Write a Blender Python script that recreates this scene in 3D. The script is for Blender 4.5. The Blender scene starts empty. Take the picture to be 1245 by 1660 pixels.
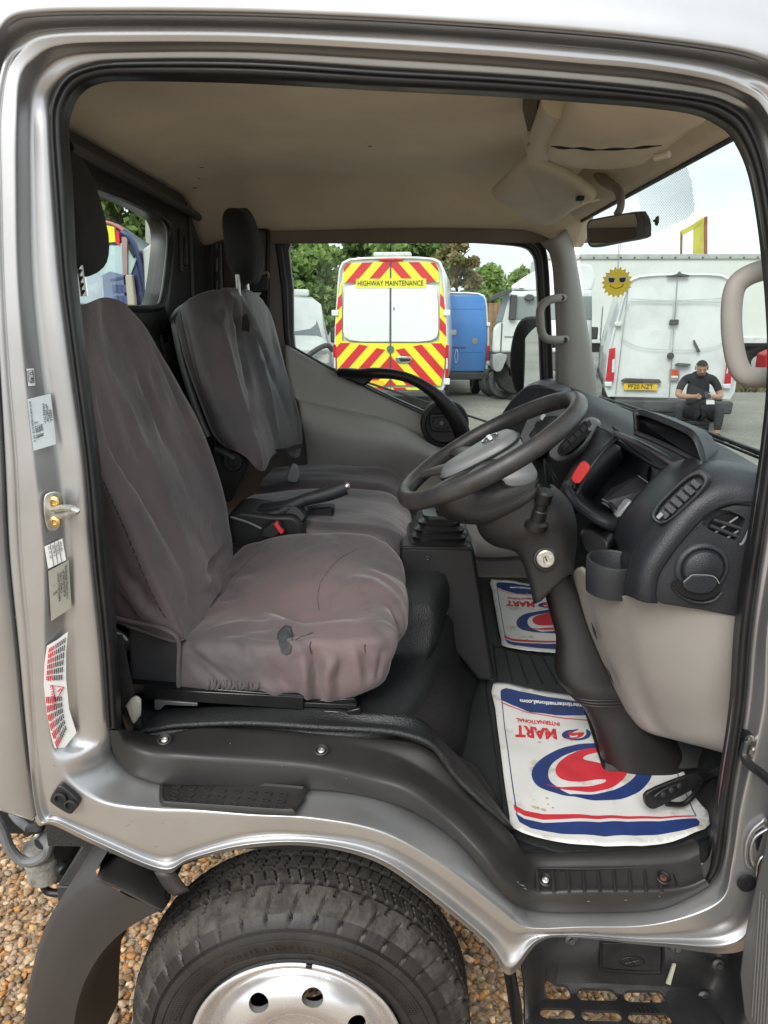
import bpy, bmesh, math, random
import numpy as np
from mathutils import Vector, Matrix, noise
from mathutils.bvhtree import BVHTree

random.seed(7)
rng = np.random.default_rng(7)
SC = bpy.context.scene
COL = SC.collection
R = math.radians

# ------------------------------------------------------------------ camera
F, CX, CY = 1200.0, 622.5, 830.0
CAM = Vector((0.0, -1.1, 1.62))
PITCH, YAW = R(14.5), R(1.2)
cam_d = bpy.data.cameras.new("camera")
cam = bpy.data.objects.new("camera", cam_d)
COL.objects.link(cam)
cam.location = CAM
cam.rotation_euler = (R(90) - PITCH, 0, YAW)
cam_d.sensor_fit = 'VERTICAL'
cam_d.sensor_height = 36.0
cam_d.lens = 36.0 * F / 1660.0
cam_d.clip_start = 0.05
cam_d.clip_end = 2000
SC.camera = cam

# ------------------------------------------------------------------ sky and sun
SUN_EL, SUN_AZ = R(40), R(200)
world = bpy.data.worlds.new("World")
SC.world = world
world.use_nodes = True
wn, wl = world.node_tree.nodes, world.node_tree.links
wn.clear()
w_out = wn.new('ShaderNodeOutputWorld')
w_bg = wn.new('ShaderNodeBackground')
w_bg.inputs['Strength'].default_value = 0.12
w_sky = wn.new('ShaderNodeTexSky')
w_sky.sky_type = 'NISHITA'
w_sky.sun_disc = False
w_sky.sun_elevation = SUN_EL
w_sky.sun_rotation = SUN_AZ
w_sky.dust_density = 3.0
w_tc = wn.new('ShaderNodeTexCoord')
w_map = wn.new('ShaderNodeMapping')
w_map.inputs['Scale'].default_value = (1.0, 1.0, 2.6)
w_n = wn.new('ShaderNodeTexNoise')
w_n.inputs['Scale'].default_value = 2.3
w_n.inputs['Detail'].default_value = 7
w_n.inputs['Roughness'].default_value = 0.52
w_n2 = wn.new('ShaderNodeTexNoise')
w_n2.inputs['Scale'].default_value = 4.1
w_n2.inputs['Detail'].default_value = 5
w_ramp = wn.new('ShaderNodeValToRGB')
w_ramp.color_ramp.elements[0].position = 0.30
w_ramp.color_ramp.elements[0].color = (0.62, 0.62, 0.62, 1)
w_ramp.color_ramp.elements[1].position = 0.52
w_ramp.color_ramp.elements[1].color = (0.97, 0.97, 0.97, 1)
w_cl = wn.new('ShaderNodeValToRGB')
w_cl.color_ramp.elements[0].position = 0.32
w_cl.color_ramp.elements[0].color = (6.0, 6.5, 7.0, 1)
w_cl.color_ramp.elements[1].position = 0.70
w_cl.color_ramp.elements[1].color = (8.6, 8.75, 8.9, 1)
w_mix = wn.new('ShaderNodeMix')
w_mix.data_type = 'RGBA'
wl.new(w_tc.outputs['Generated'], w_map.inputs['Vector'])
wl.new(w_map.outputs['Vector'], w_n.inputs['Vector'])
wl.new(w_map.outputs['Vector'], w_n2.inputs['Vector'])
wl.new(w_n.outputs['Fac'], w_ramp.inputs['Fac'])
wl.new(w_n2.outputs['Fac'], w_cl.inputs['Fac'])
wl.new(w_ramp.outputs['Color'], w_mix.inputs['Factor'])
wl.new(w_sky.outputs['Color'], w_mix.inputs['A'])
wl.new(w_cl.outputs['Color'], w_mix.inputs['B'])
wl.new(w_mix.outputs['Result'], w_bg.inputs['Color'])
wl.new(w_bg.outputs['Background'], w_out.inputs['Surface'])

sun_d = bpy.data.lights.new("sun", 'SUN')
sun_d.energy = 1.5
sun_d.angle = R(28)
sun_d.color = (1.0, 0.96, 0.9)
sun = bpy.data.objects.new("sun", sun_d)
COL.objects.link(sun)
sun.location = (0, 0, 8)
# sky sun_rotation is clockwise from +Y
_sd = Vector((math.sin(SUN_AZ) * math.cos(SUN_EL), math.cos(SUN_AZ) * math.cos(SUN_EL), math.sin(SUN_EL)))
sun.rotation_euler = _sd.to_track_quat('Z', 'Y').to_euler()

SC.view_settings.view_transform = 'Standard'
SC.view_settings.look = 'None'
SC.view_settings.gamma = 1.0
SC.view_settings.exposure = 1.0
SC.render.engine = 'CYCLES'
SC.cycles.max_bounces = 12
SC.cycles.diffuse_bounces = 7
SC.cycles.glossy_bounces = 4
SC.cycles.transparent_max_bounces = 16
SC.cycles.caustics_reflective = False
SC.cycles.caustics_refractive = False
SC.cycles.sample_clamp_indirect = 8
try:
    SC.cycles.use_denoising = True
    SC.cycles.denoiser = 'OPENIMAGEDENOISE'
except Exception:
    pass

# ------------------------------------------------------------------ measuring: a point of the place from its bearing and one known coordinate
_fw = Vector((-math.sin(YAW) * math.cos(PITCH), math.cos(YAW) * math.cos(PITCH), -math.sin(PITCH)))
_rt = Vector((math.cos(YAW), math.sin(YAW), 0))
_up = _rt.cross(_fw)

def P(px, py, Y=None, Z=None, X=None):
    d = _fw + _rt * ((px - CX) / F) - _up * ((py - CY) / F)
    if Y is not None:
        t = (Y - CAM.y) / d.y
    elif Z is not None:
        t = (Z - CAM.z) / d.z
    else:
        t = (X - CAM.x) / d.x
    return CAM + d * t

def PX(pts, Y):
    return [P(a, b, Y=Y) for a, b in pts]

def P3(pts):
    return [P(a, b, Y=c) for a, b, c in pts]

GZ = -.075   # level of the yard

# ------------------------------------------------------------------ materials
MATS = {}

def mat(name, col, rough=0.5, metal=0.0, var=0.12, vscale=6.0, bump=0.0, bscale=200.0, coat=0.0, spec=0.5,
        col2=None, sheen=0.0, rvar=0.0, bdetail=2.0, dist=0.002, stretch=None, coatr=0.08, ramp=(.35, .65)):
    if name in MATS:
        return MATS[name]
    m = bpy.data.materials.new(name)
    m.use_nodes = True
    n, l = m.node_tree.nodes, m.node_tree.links
    b = n['Principled BSDF']
    tc = n.new('ShaderNodeTexCoord')
    vec = tc.outputs['Object']
    if stretch:
        mp = n.new('ShaderNodeMapping')
        mp.inputs['Scale'].default_value = stretch
        l.new(vec, mp.inputs['Vector'])
        vec = mp.outputs['Vector']
    c2 = col2 if col2 else tuple(c * (1 - var) for c in col)
    c1 = col if col2 else tuple(min(1, c * (1 + var)) for c in col)
    nz = n.new('ShaderNodeTexNoise')
    nz.inputs['Scale'].default_value = vscale
    nz.inputs['Detail'].default_value = 6
    nz.inputs['Roughness'].default_value = 0.6
    l.new(vec, nz.inputs['Vector'])
    rp = n.new('ShaderNodeValToRGB')
    rp.color_ramp.elements[0].position = ramp[0]
    rp.color_ramp.elements[1].position = ramp[1]
    rp.color_ramp.elements[0].color = (*c2, 1)
    rp.color_ramp.elements[1].color = (*c1, 1)
    l.new(nz.outputs['Fac'], rp.inputs['Fac'])
    l.new(rp.outputs['Color'], b.inputs['Base Color'])
    b.inputs['Roughness'].default_value = rough
    if rvar:
        mr = n.new('ShaderNodeMapRange')
        mr.inputs['From Min'].default_value = 0.3
        mr.inputs['From Max'].default_value = 0.7
        mr.inputs['To Min'].default_value = rough - rvar
        mr.inputs['To Max'].default_value = rough + rvar
        l.new(nz.outputs['Fac'], mr.inputs['Value'])
        l.new(mr.outputs['Result'], b.inputs['Roughness'])
    b.inputs['Metallic'].default_value = metal
    b.inputs['Specular IOR Level'].default_value = spec
    b.inputs['Coat Weight'].default_value = coat
    b.inputs['Coat Roughness'].default_value = coatr
    if sheen:
        b.inputs['Sheen Weight'].default_value = sheen
        b.inputs['Sheen Roughness'].default_value = 0.5
    if bump:
        bz = n.new('ShaderNodeTexNoise')
        bz.inputs['Scale'].default_value = bscale
        bz.inputs['Detail'].default_value = bdetail
        l.new(tc.outputs['Object'], bz.inputs['Vector'])
        bm = n.new('ShaderNodeBump')
        bm.inputs['Strength'].default_value = bump
        bm.inputs['Distance'].default_value = dist
        l.new(bz.outputs['Fac'], bm.inputs['Height'])
        l.new(bm.outputs['Normal'], b.inputs['Normal'])
    MATS[name] = m
    return m

def glass(name, tint=(0.93, 0.97, 0.95), refl=1.0):
    if name in MATS:
        return MATS[name]
    m = bpy.data.materials.new(name)
    m.use_nodes = True
    n, l = m.node_tree.nodes, m.node_tree.links
    n.clear()
    o = n.new('ShaderNodeOutputMaterial')
    tr = n.new('ShaderNodeBsdfTransparent')
    tr.inputs['Color'].default_value = (*tint, 1)
    gl = n.new('ShaderNodeBsdfGlossy')
    gl.inputs['Roughness'].default_value = 0.01
    fr = n.new('ShaderNodeFresnel')
    fr.inputs['IOR'].default_value = 1.45
    mu = n.new('ShaderNodeMath')
    mu.operation = 'MULTIPLY'
    mu.inputs[1].default_value = refl
    mx = n.new('ShaderNodeMixShader')
    l.new(fr.outputs['Fac'], mu.inputs[0])
    l.new(mu.outputs['Value'], mx.inputs['Fac'])
    l.new(tr.outputs['BSDF'], mx.inputs[1])
    l.new(gl.outputs['BSDF'], mx.inputs[2])
    l.new(mx.outputs['Shader'], o.inputs['Surface'])
    MATS[name] = m
    return m

# ------------------------------------------------------------------ object helpers
def tag(o, label=None, cat=None, group=None, kind=None):
    if label:
        o['label'] = label
    if cat:
        o['category'] = cat
    if group:
        o['group'] = group
    if kind:
        o['kind'] = kind
    return o

def empty(name, loc, rz=0.0, label=None, cat=None, group=None):
    o = bpy.data.objects.new(name, None)
    COL.objects.link(o)
    o.location = loc
    o.rotation_euler = (0, 0, rz)
    o.empty_display_size = 0.1
    return tag(o, label, cat, group)

def _world(o):
    m = Matrix.Translation(o.location) @ o.rotation_euler.to_matrix().to_4x4()
    if o.parent:
        m = _world(o.parent) @ o.matrix_parent_inverse @ m
    return m

def put(name, me, material, parent=None, local=False, smooth=True, sharp=35):
    """Link mesh ME as one object. Its coordinates are world coordinates unless LOCAL (then the parent's)."""
    mats = material if isinstance(material, (list, tuple)) else [material]
    for m in mats:
        me.materials.append(m)
    if smooth and len(me.polygons):
        me.polygons.foreach_set('use_smooth', [True] * len(me.polygons))
        if sharp:
            me.set_sharp_from_angle(angle=R(sharp))
    if parent is None and not local and len(me.vertices):
        co = np.empty(len(me.vertices) * 3)
        me.vertices.foreach_get('co', co)
        co = co.reshape(-1, 3)
        base = np.array([(co[:, 0].min() + co[:, 0].max()) / 2, (co[:, 1].min() + co[:, 1].max()) / 2, co[:, 2].min()])
        me.vertices.foreach_set('co', (co - base).ravel())
        o = bpy.data.objects.new(name, me)
        o.location = base
    else:
        o = bpy.data.objects.new(name, me)
    COL.objects.link(o)
    if parent is not None:
        o.parent = parent
        if not local:
            o.matrix_parent_inverse = _world(parent).inverted()
    return o

def mesh(name, v, f):
    me = bpy.data.meshes.new(name)
    me.from_pydata([tuple(x) for x in v], [], f)
    me.validate()
    return me

def fixn(me):
    bm = bmesh.new()
    bm.from_mesh(me)
    bmesh.ops.remove_doubles(bm, verts=bm.verts, dist=1e-6)
    bmesh.ops.recalc_face_normals(bm, faces=bm.faces)
    bm.to_mesh(me)
    bm.free()
    return me

def obj(name, vf, material, parent=None, bevel=0.0, seg=2, sub=0, solid=0.0, sharp=35, fix=True, local=False, smooth=True, ang=30):
    me = mesh(name, *vf)
    if fix:
        fixn(me)
    o = put(name, me, material, parent, local, smooth, sharp)
    if solid:
        s = o.modifiers.new('solid', 'SOLIDIFY')
        s.thickness = solid
        s.offset = -1 if solid > 0 else 1
        s.thickness = abs(solid)
    if bevel:
        b = o.modifiers.new('bevel', 'BEVEL')
        b.width = bevel
        b.segments = seg
        b.limit_method = 'ANGLE'
        b.angle_limit = R(ang)
        b.harden_normals = False
    if sub:
        s = o.modifiers.new('sub', 'SUBSURF')
        s.levels = sub
        s.render_levels = sub
    return o

def join(*vfs):
    V, Fs = [], []
    for v, f in vfs:
        k = len(V)
        V += [tuple(x) for x in v]
        Fs += [tuple(i + k for i in q) for q in f]
    return V, Fs

def crs(pts, m=6, closed=False):
    """Catmull-Rom through pts, m steps each span."""
    pts = [Vector(p) for p in pts]
    n = len(pts)
    out = []
    last = n if closed else n - 1
    for i in range(last):
        if closed:
            p0, p1, p2, p3 = pts[(i - 1) % n], pts[i], pts[(i + 1) % n], pts[(i + 2) % n]
        else:
            p1, p2 = pts[i], pts[i + 1]
            p0 = pts[i - 1] if i else p1 * 2 - p2
            p3 = pts[i + 2] if i + 2 < n else p2 * 2 - p1
        for k in range(m):
            t = k / m
            out.append(0.5 * ((2 * p1) + (p2 - p0) * t + (2 * p0 - 5 * p1 + 4 * p2 - p3) * t * t + (3 * p1 - p0 - 3 * p2 + p3) * t ** 3))
    if not closed:
        out.append(pts[-1].copy())
    return out

def resamp(pts, n, closed=False):
    pts = [Vector(p) for p in pts]
    if closed:
        pts = pts + [pts[0]]
    d = [0]
    for a, b in zip(pts, pts[1:]):
        d.append(d[-1] + (b - a).length)
    out = []
    tot = d[-1]
    steps = n if closed else n - 1
    j = 0
    for i in range(n):
        s = tot * i / steps
        while j < len(d) - 2 and d[j + 1] < s:
            j += 1
        L = d[j + 1] - d[j]
        out.append(pts[j].lerp(pts[j + 1], (s - d[j]) / L if L > 1e-9 else 0))
    return out

def loft(rings, cu=False, cv=False, cap0=False, cap1=False):
    """rings of equal length; cu: each ring closed, cv: rings closed."""
    n = len(rings[0])
    V = [tuple(p) for r in rings for p in r]
    Fs = []
    m = len(rings)
    for i in range(m if cv else m - 1):
        a, b = i * n, ((i + 1) % m) * n
        for j in range(n if cu else n - 1):
            k = (j + 1) % n
            Fs.append((a + j, a + k, b + k, b + j))
    if cap0:
        Fs.append(tuple(range(n - 1, -1, -1)))
    if cap1:
        Fs.append(tuple(range((m - 1) * n, m * n)))
    return V, Fs

def rowloft(rows, m=6, mr=1, closed=False):
    """rows of anchor points in correspondence; smooth along each row (and across rows when mr > 1)."""
    rr = [crs(r, m, closed) for r in rows]
    if mr > 1:
        cols = list(zip(*rr))
        cols = [crs(c, mr) for c in cols]
        rr = list(zip(*cols))
    return loft([list(r) for r in rr], cu=closed)

def tube(path, rad, n=10, closed=False, caps=True, flat=None, upv=None):
    path = [Vector(p) for p in path]
    m = len(path)
    if not hasattr(rad, '__len__'):
        rad = [rad] * m
    T = []
    for i in range(m):
        a = path[(i - 1) % m] if (closed or i > 0) else path[0]
        b = path[(i + 1) % m] if (closed or i < m - 1) else path[-1]
        T.append((b - a).normalized())
    u = upv.copy() if upv else (Vector((0, 0, 1)) if abs(T[0].z) < 0.9 else Vector((1, 0, 0)))
    rings = []
    for i in range(m):
        if upv:
            u = upv.copy()
        u = (u - T[i] * u.dot(T[i])).normalized()
        w = T[i].cross(u)
        fl = flat if flat else 1.0
        rings.append([path[i] + u * (math.cos(2 * math.pi * k / n) * rad[i] * fl) + w * (math.sin(2 * math.pi * k / n) * rad[i]) for k in range(n)])
    return loft(rings, cu=True, cv=closed, cap0=caps and not closed, cap1=caps and not closed)

def prism(poly, d):
    """Polygon of 3D points extruded by vector d."""
    d = Vector(d)
    poly = [Vector(p) for p in poly]
    n = len(poly)
    V = [tuple(p) for p in poly] + [tuple(p + d) for p in poly]
    Fs = [tuple(range(n)), tuple(range(2 * n - 1, n - 1, -1))]
    for i in range(n):
        k = (i + 1) % n
        Fs.append((i, i + n, k + n, k))
    return V, Fs

def slab(pts, Y, t, m=0):
    """Outline given by bearings on the plane Y, thickness t away from it; m>0 rounds it."""
    p = PX(pts, Y)
    if m:
        p = crs(p, m, True)
    return prism(p, (0, t, 0))

def box(c, s, rot=None):
    c = Vector(c)
    x, y, z = s[0] / 2, s[1] / 2, s[2] / 2
    V = [Vector((a, b, d)) for a in (-x, x) for b in (-y, y) for d in (-z, z)]
    if rot is not None:
        V = [rot @ v for v in V]
    V = [v + c for v in V]
    return V, [(0, 1, 3, 2), (4, 6, 7, 5), (0, 4, 5, 1), (2, 3, 7, 6), (0, 2, 6, 4), (1, 5, 7, 3)]

def lathe(prof, o, ax, n=32, u=None, caps=False, a0=0.0, a1=2 * math.pi):
    """prof: (radius, height along axis)"""
    o, ax = Vector(o), Vector(ax).normalized()
    if u is None:
        u = Vector((0, 0, 1)) if abs(ax.z) < 0.9 else Vector((1, 0, 0))
    u = (Vector(u) - ax * Vector(u).dot(ax)).normalized()
    w = ax.cross(u)
    full = abs(a1 - a0 - 2 * math.pi) < 1e-6
    rings = []
    for r, h in prof:
        rings.append([o + ax * h + (u * math.cos(a0 + (a1 - a0) * k / (n if full else n - 1)) + w * math.sin(a0 + (a1 - a0) * k / (n if full else n - 1))) * r for k in range(n)])
    return loft(rings, cu=full, cap0=caps, cap1=caps)

def ringface(outer, inner, d):
    """A frame: outer and inner loops of equal count, thickness vector d."""
    d = Vector(d)
    n = len(outer)
    o2 = [Vector(p) + d for p in outer]
    i2 = [Vector(p) + d for p in inner]
    return loft([i2, list(inner), list(outer), o2], cu=True, cv=True)

def text_mesh(s, size, extrude=0.0005, align='CENTER', sx=1.0, bold=0.0):
    cu = bpy.data.curves.new('t', 'FONT')
    cu.body = s
    cu.size = size
    cu.extrude = extrude
    cu.offset = bold * size
    cu.align_x = align
    cu.align_y = 'CENTER'
    cu.resolution_u = 2
    o = bpy.data.objects.new('t', cu)
    COL.objects.link(o)
    bpy.context.view_layer.update()
    me = bpy.data.meshes.new_from_object(o.evaluated_get(bpy.context.evaluated_depsgraph_get()))
    V = [Vector((v.co.x * sx, v.co.y, v.co.z)) for v in me.vertices]
    Fs = [tuple(p.vertices) for p in me.polygons]
    bpy.data.objects.remove(o)
    bpy.data.meshes.remove(me)
    bpy.data.curves.remove(cu)
    return V, Fs

def xf(vf, o, ux, uy, uz=None):
    """Local (x, y, z) of a shape mapped to o + x ux + y uy + z uz."""
    o, ux, uy = Vector(o), Vector(ux), Vector(uy)
    uz = Vector(uz) if uz is not None else ux.cross(uy).normalized()
    return [o + ux * v[0] + uy * v[1] + uz * v[2] for v in map(Vector, vf[0])], vf[1]

def clip(poly, region):
    """Convex clip of 2D polygons (region counter-clockwise)."""
    out = list(poly)
    for i in range(len(region)):
        ax, ay = region[i]
        bx, by = region[(i + 1) % len(region)]
        inp, out = out, []
        if not inp:
            return []
        def side(p):
            return (bx - ax) * (p[1] - ay) - (by - ay) * (p[0] - ax)
        for k in range(len(inp)):
            c, e = inp[k], inp[(k + 1) % len(inp)]
            sc, se = side(c), side(e)
            if sc >= 0:
                out.append(c)
            if (sc >= 0) != (se >= 0):
                t = sc / (sc - se)
                out.append((c[0] + (e[0] - c[0]) * t, c[1] + (e[1] - c[1]) * t))
    return out

def booly(o, cutter_vf):
    """Cut closed shapes out of o for good."""
    cm = mesh('cut', *cutter_vf)
    fixn(cm)
    c = bpy.data.objects.new('cut', cm)
    COL.objects.link(c)
    md = o.modifiers.new('b', 'BOOLEAN')
    md.object = c
    md.operation = 'DIFFERENCE'
    md.solver = 'EXACT'
    if o.parent is None or True:
        bpy.context.view_layer.update()
    dg = bpy.context.evaluated_depsgraph_get()
    me = bpy.data.meshes.new_from_object(o.evaluated_get(dg))
    o.modifiers.clear()
    old = o.data
    o.data = me
    bpy.data.meshes.remove(old)
    bpy.data.objects.remove(c)
    bpy.data.meshes.remove(cm)
    return o

def stick(vf, pts, off=.0012):
    """Points laid on the surface of a shape, seen along the given bearings."""
    key = id(vf[0])
    if key not in _BVH:
        _BVH[key] = (BVHTree.FromPolygons([tuple(v) for v in vf[0]], vf[1]), vf)
    out = []
    for a, b in pts:
        d = (P(a, b, Y=1.0) - CAM).normalized()
        h = _BVH[key][0].ray_cast(CAM, d)
        if h[0] is not None:
            out.append(h[0] - d * off)
    return out
_BVH = {}

def fbm(p, s, octv=4):
    return noise.fractal(Vector(p) * s, 0.6, 2.0, octv)
# ------------------------------------------------------------------ materials of the truck
PAINT = mat('silver_paint', (0.435, 0.437, 0.44), rough=0.35, metal=0.80, var=0.05, vscale=5, rvar=.04, coat=0.4, coatr=0.05)
PAINT_IN = mat('grey_body_metal', (0.14, 0.14, 0.14), rough=0.42, metal=0.35, var=0.1)
RUBBER = mat('black_rubber', (0.012, 0.012, 0.013), rough=0.42, var=0.3, vscale=12, rvar=0.1)
BLACK = mat('black_plastic', (0.009, 0.009, 0.010), rough=0.45, var=0.25, vscale=9, bump=0.25, bscale=700, rvar=0.08)
SILLP = mat('charcoal_sill_plastic', (0.024, 0.023, 0.022), rough=0.46, var=0.18, vscale=5, bump=0.18, bscale=900, rvar=0.08)
GRAIN = mat('grained_black_plastic', (0.017, 0.018, 0.019), rough=0.45, var=0.2, vscale=7, bump=1.0, bscale=300, rvar=0.06)
DASH = mat('charcoal_dash_plastic', (0.021, 0.023, 0.028), rough=0.45, var=0.15, vscale=5, bump=0.55, bscale=380, rvar=0.06)
DASH2 = mat('smooth_charcoal_plastic', (0.016, 0.017, 0.022), rough=0.38, var=0.15, vscale=5, bump=0.15, bscale=900)
BEZEL = mat('grey_bezel_plastic', (0.21, 0.225, 0.23), rough=0.42, var=0.1, bump=0.1, bscale=800)
BEIGE = mat('beige_grey_plastic', (0.285, 0.268, 0.245), rough=0.55, var=0.05, vscale=4, bump=0.35, bscale=600)
DOORC = mat('greige_door_trim', (0.44, 0.43, 0.40), rough=0.55, var=0.05, vscale=4, bump=0.2, bscale=600)
LINER = mat('headlining_cloth', (0.80, 0.72, 0.585), rough=0.95, var=0.07, vscale=3.5, bump=0.5, bscale=380, bdetail=5, sheen=0.1)
VISOR = mat('visor_vinyl', (0.64, 0.59, 0.49), rough=0.55, var=0.06, vscale=5, bump=0.25, bscale=500)
STEEL = mat('zinc_steel', (0.55, 0.54, 0.50), rough=0.38, metal=0.9, var=0.2, vscale=40, rvar=0.1)
CHROME = mat('bright_metal', (0.75, 0.75, 0.75), rough=0.15, metal=1.0, var=0.05)
BRASS = mat('gold_passivated_screw', (0.55, 0.38, 0.14), rough=0.35, metal=0.9, var=0.2, vscale=60)
WHITEP = mat('white_print_paper', (0.78, 0.78, 0.76), rough=0.6, var=0.04, vscale=10)
REDP = mat('red_plastic', (0.62, 0.02, 0.02), rough=0.35, var=0.1)
REDINK = mat('red_ink', (0.55, 0.03, 0.045), rough=0.55, var=0.08, vscale=20)
BLUEINK = mat('navy_ink', (0.018, 0.04, 0.16), rough=0.5, var=0.12, vscale=20)
BLACKINK = mat('black_ink', (0.02, 0.02, 0.022), rough=0.6, var=0.1)
ALU = mat('silver_wheel_paint', (0.62, 0.62, 0.62), rough=0.28, metal=0.75, var=0.06, vscale=9, rvar=0.08, coat=0.2)
STICKG = mat('aluminium_plate', (0.50, 0.50, 0.44), rough=0.4, metal=0.5, var=0.05)

def fabric(name, c1, c2, c3, rough=.72):
    if name in MATS:
        return MATS[name]
    m = bpy.data.materials.new(name)
    m.use_nodes = True
    n, l = m.node_tree.nodes, m.node_tree.links
    b = n['Principled BSDF']
    tc = n.new('ShaderNodeTexCoord')
    a = n.new('ShaderNodeTexNoise')
    a.inputs['Scale'].default_value = 4.2
    a.inputs['Detail'].default_value = 3
    r = n.new('ShaderNodeValToRGB')
    r.color_ramp.elements[0].position = 0.36
    r.color_ramp.elements[0].color = (*c1, 1)
    r.color_ramp.elements[1].position = 0.62
    r.color_ramp.elements[1].color = (*c2, 1)
    d = n.new('ShaderNodeTexNoise')
    d.inputs['Scale'].default_value = 11
    d.inputs['Detail'].default_value = 8
    d.inputs['Roughness'].default_value = 0.7
    dr = n.new('ShaderNodeValToRGB')
    dr.color_ramp.elements[0].position = 0.56
    dr.color_ramp.elements[0].color = (0, 0, 0, 1)
    dr.color_ramp.elements[1].position = 0.78
    dr.color_ramp.elements[1].color = (0.7, 0.7, 0.7, 1)
    mx = n.new('ShaderNodeMix')
    mx.data_type = 'RGBA'
    mx.inputs['B'].default_value = (*c3, 1)
    l.new(tc.outputs['Object'], a.inputs['Vector'])
    l.new(tc.outputs['Object'], d.inputs['Vector'])
    l.new(a.outputs['Fac'], r.inputs['Fac'])
    l.new(d.outputs['Fac'], dr.inputs['Fac'])
    l.new(r.outputs['Color'], mx.inputs['A'])
    l.new(dr.outputs['Color'], mx.inputs['Factor'])
    l.new(mx.outputs['Result'], b.inputs['Base Color'])
    b.inputs['Roughness'].default_value = rough
    b.inputs['Sheen Weight'].default_value = 0.35
    b.inputs['Sheen Roughness'].default_value = 0.4
    w = n.new('ShaderNodeTexNoise')
    w.inputs['Scale'].default_value = 26
    w.inputs['Detail'].default_value = 6
    w2 = n.new('ShaderNodeTexNoise')
    w2.inputs['Scale'].default_value = 900
    ad = n.new('ShaderNodeMath')
    ad.operation = 'MULTIPLY_ADD'
    ad.inputs[1].default_value = 0.12
    mpr = n.new('ShaderNodeMapping')
    mpr.inputs['Scale'].default_value = (1.0, 1.0, .45)
    rg_ = n.new('ShaderNodeTexNoise')
    rg_.noise_type = 'RIDGED_MULTIFRACTAL'
    rg_.inputs['Scale'].default_value = 7
    rg_.inputs['Detail'].default_value = 3
    ar = n.new('ShaderNodeMath')
    ar.operation = 'MULTIPLY_ADD'
    ar.inputs[1].default_value = 0.55
    l.new(tc.outputs['Object'], mpr.inputs['Vector'])
    l.new(mpr.outputs['Vector'], rg_.inputs['Vector'])
    l.new(rg_.outputs['Fac'], ar.inputs[0])
    l.new(tc.outputs['Object'], w.inputs['Vector'])
    l.new(tc.outputs['Object'], w2.inputs['Vector'])
    l.new(w2.outputs['Fac'], ad.inputs[0])
    l.new(w.outputs['Fac'], ad.inputs[2])
    bm = n.new('ShaderNodeBump')
    bm.inputs['Strength'].default_value = 0.45
    bm.inputs['Distance'].default_value = 0.007
    l.new(ad.outputs['Value'], ar.inputs[2])
    l.new(ar.outputs['Value'], bm.inputs['Height'])
    l.new(bm.outputs['Normal'], b.inputs['Normal'])
    MATS[name] = m
    return m

COVER = fabric('worn_brown_grey_seat_cover', (0.076, 0.065, 0.069), (0.132, 0.096, 0.096), (0.052, 0.050, 0.052))
COVER2 = fabric('faded_grey_seat_cover', (0.056, 0.055, 0.060), (0.108, 0.080, 0.086), (0.044, 0.046, 0.050), .52)
BLKFAB = mat('black_cloth', (0.011, 0.011, 0.012), rough=0.85, var=0.2, vscale=20, bump=0.5, bscale=300, sheen=0.05)
CHARFAB = mat('charcoal_upholstery', (0.028, 0.028, 0.030), rough=0.9, var=0.2, vscale=12, bump=0.4, bscale=500)
GLASS = glass('window_glass', (.68, .75, .72), .5)
RGLASS = glass('rear_window_glass', (.68, .75, .72), .10)
WGLASS = glass('windscreen_glass', (.64, .71, .69), 0.10)
# ------------------------------------------------------------------ the truck: door frame, sill, wheel, step
TRUCK = empty('truck', (0.0, 0.85, 0.0), label='silver cab-over truck with its driver door open, seen straight into the cab', cat='truck')

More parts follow.
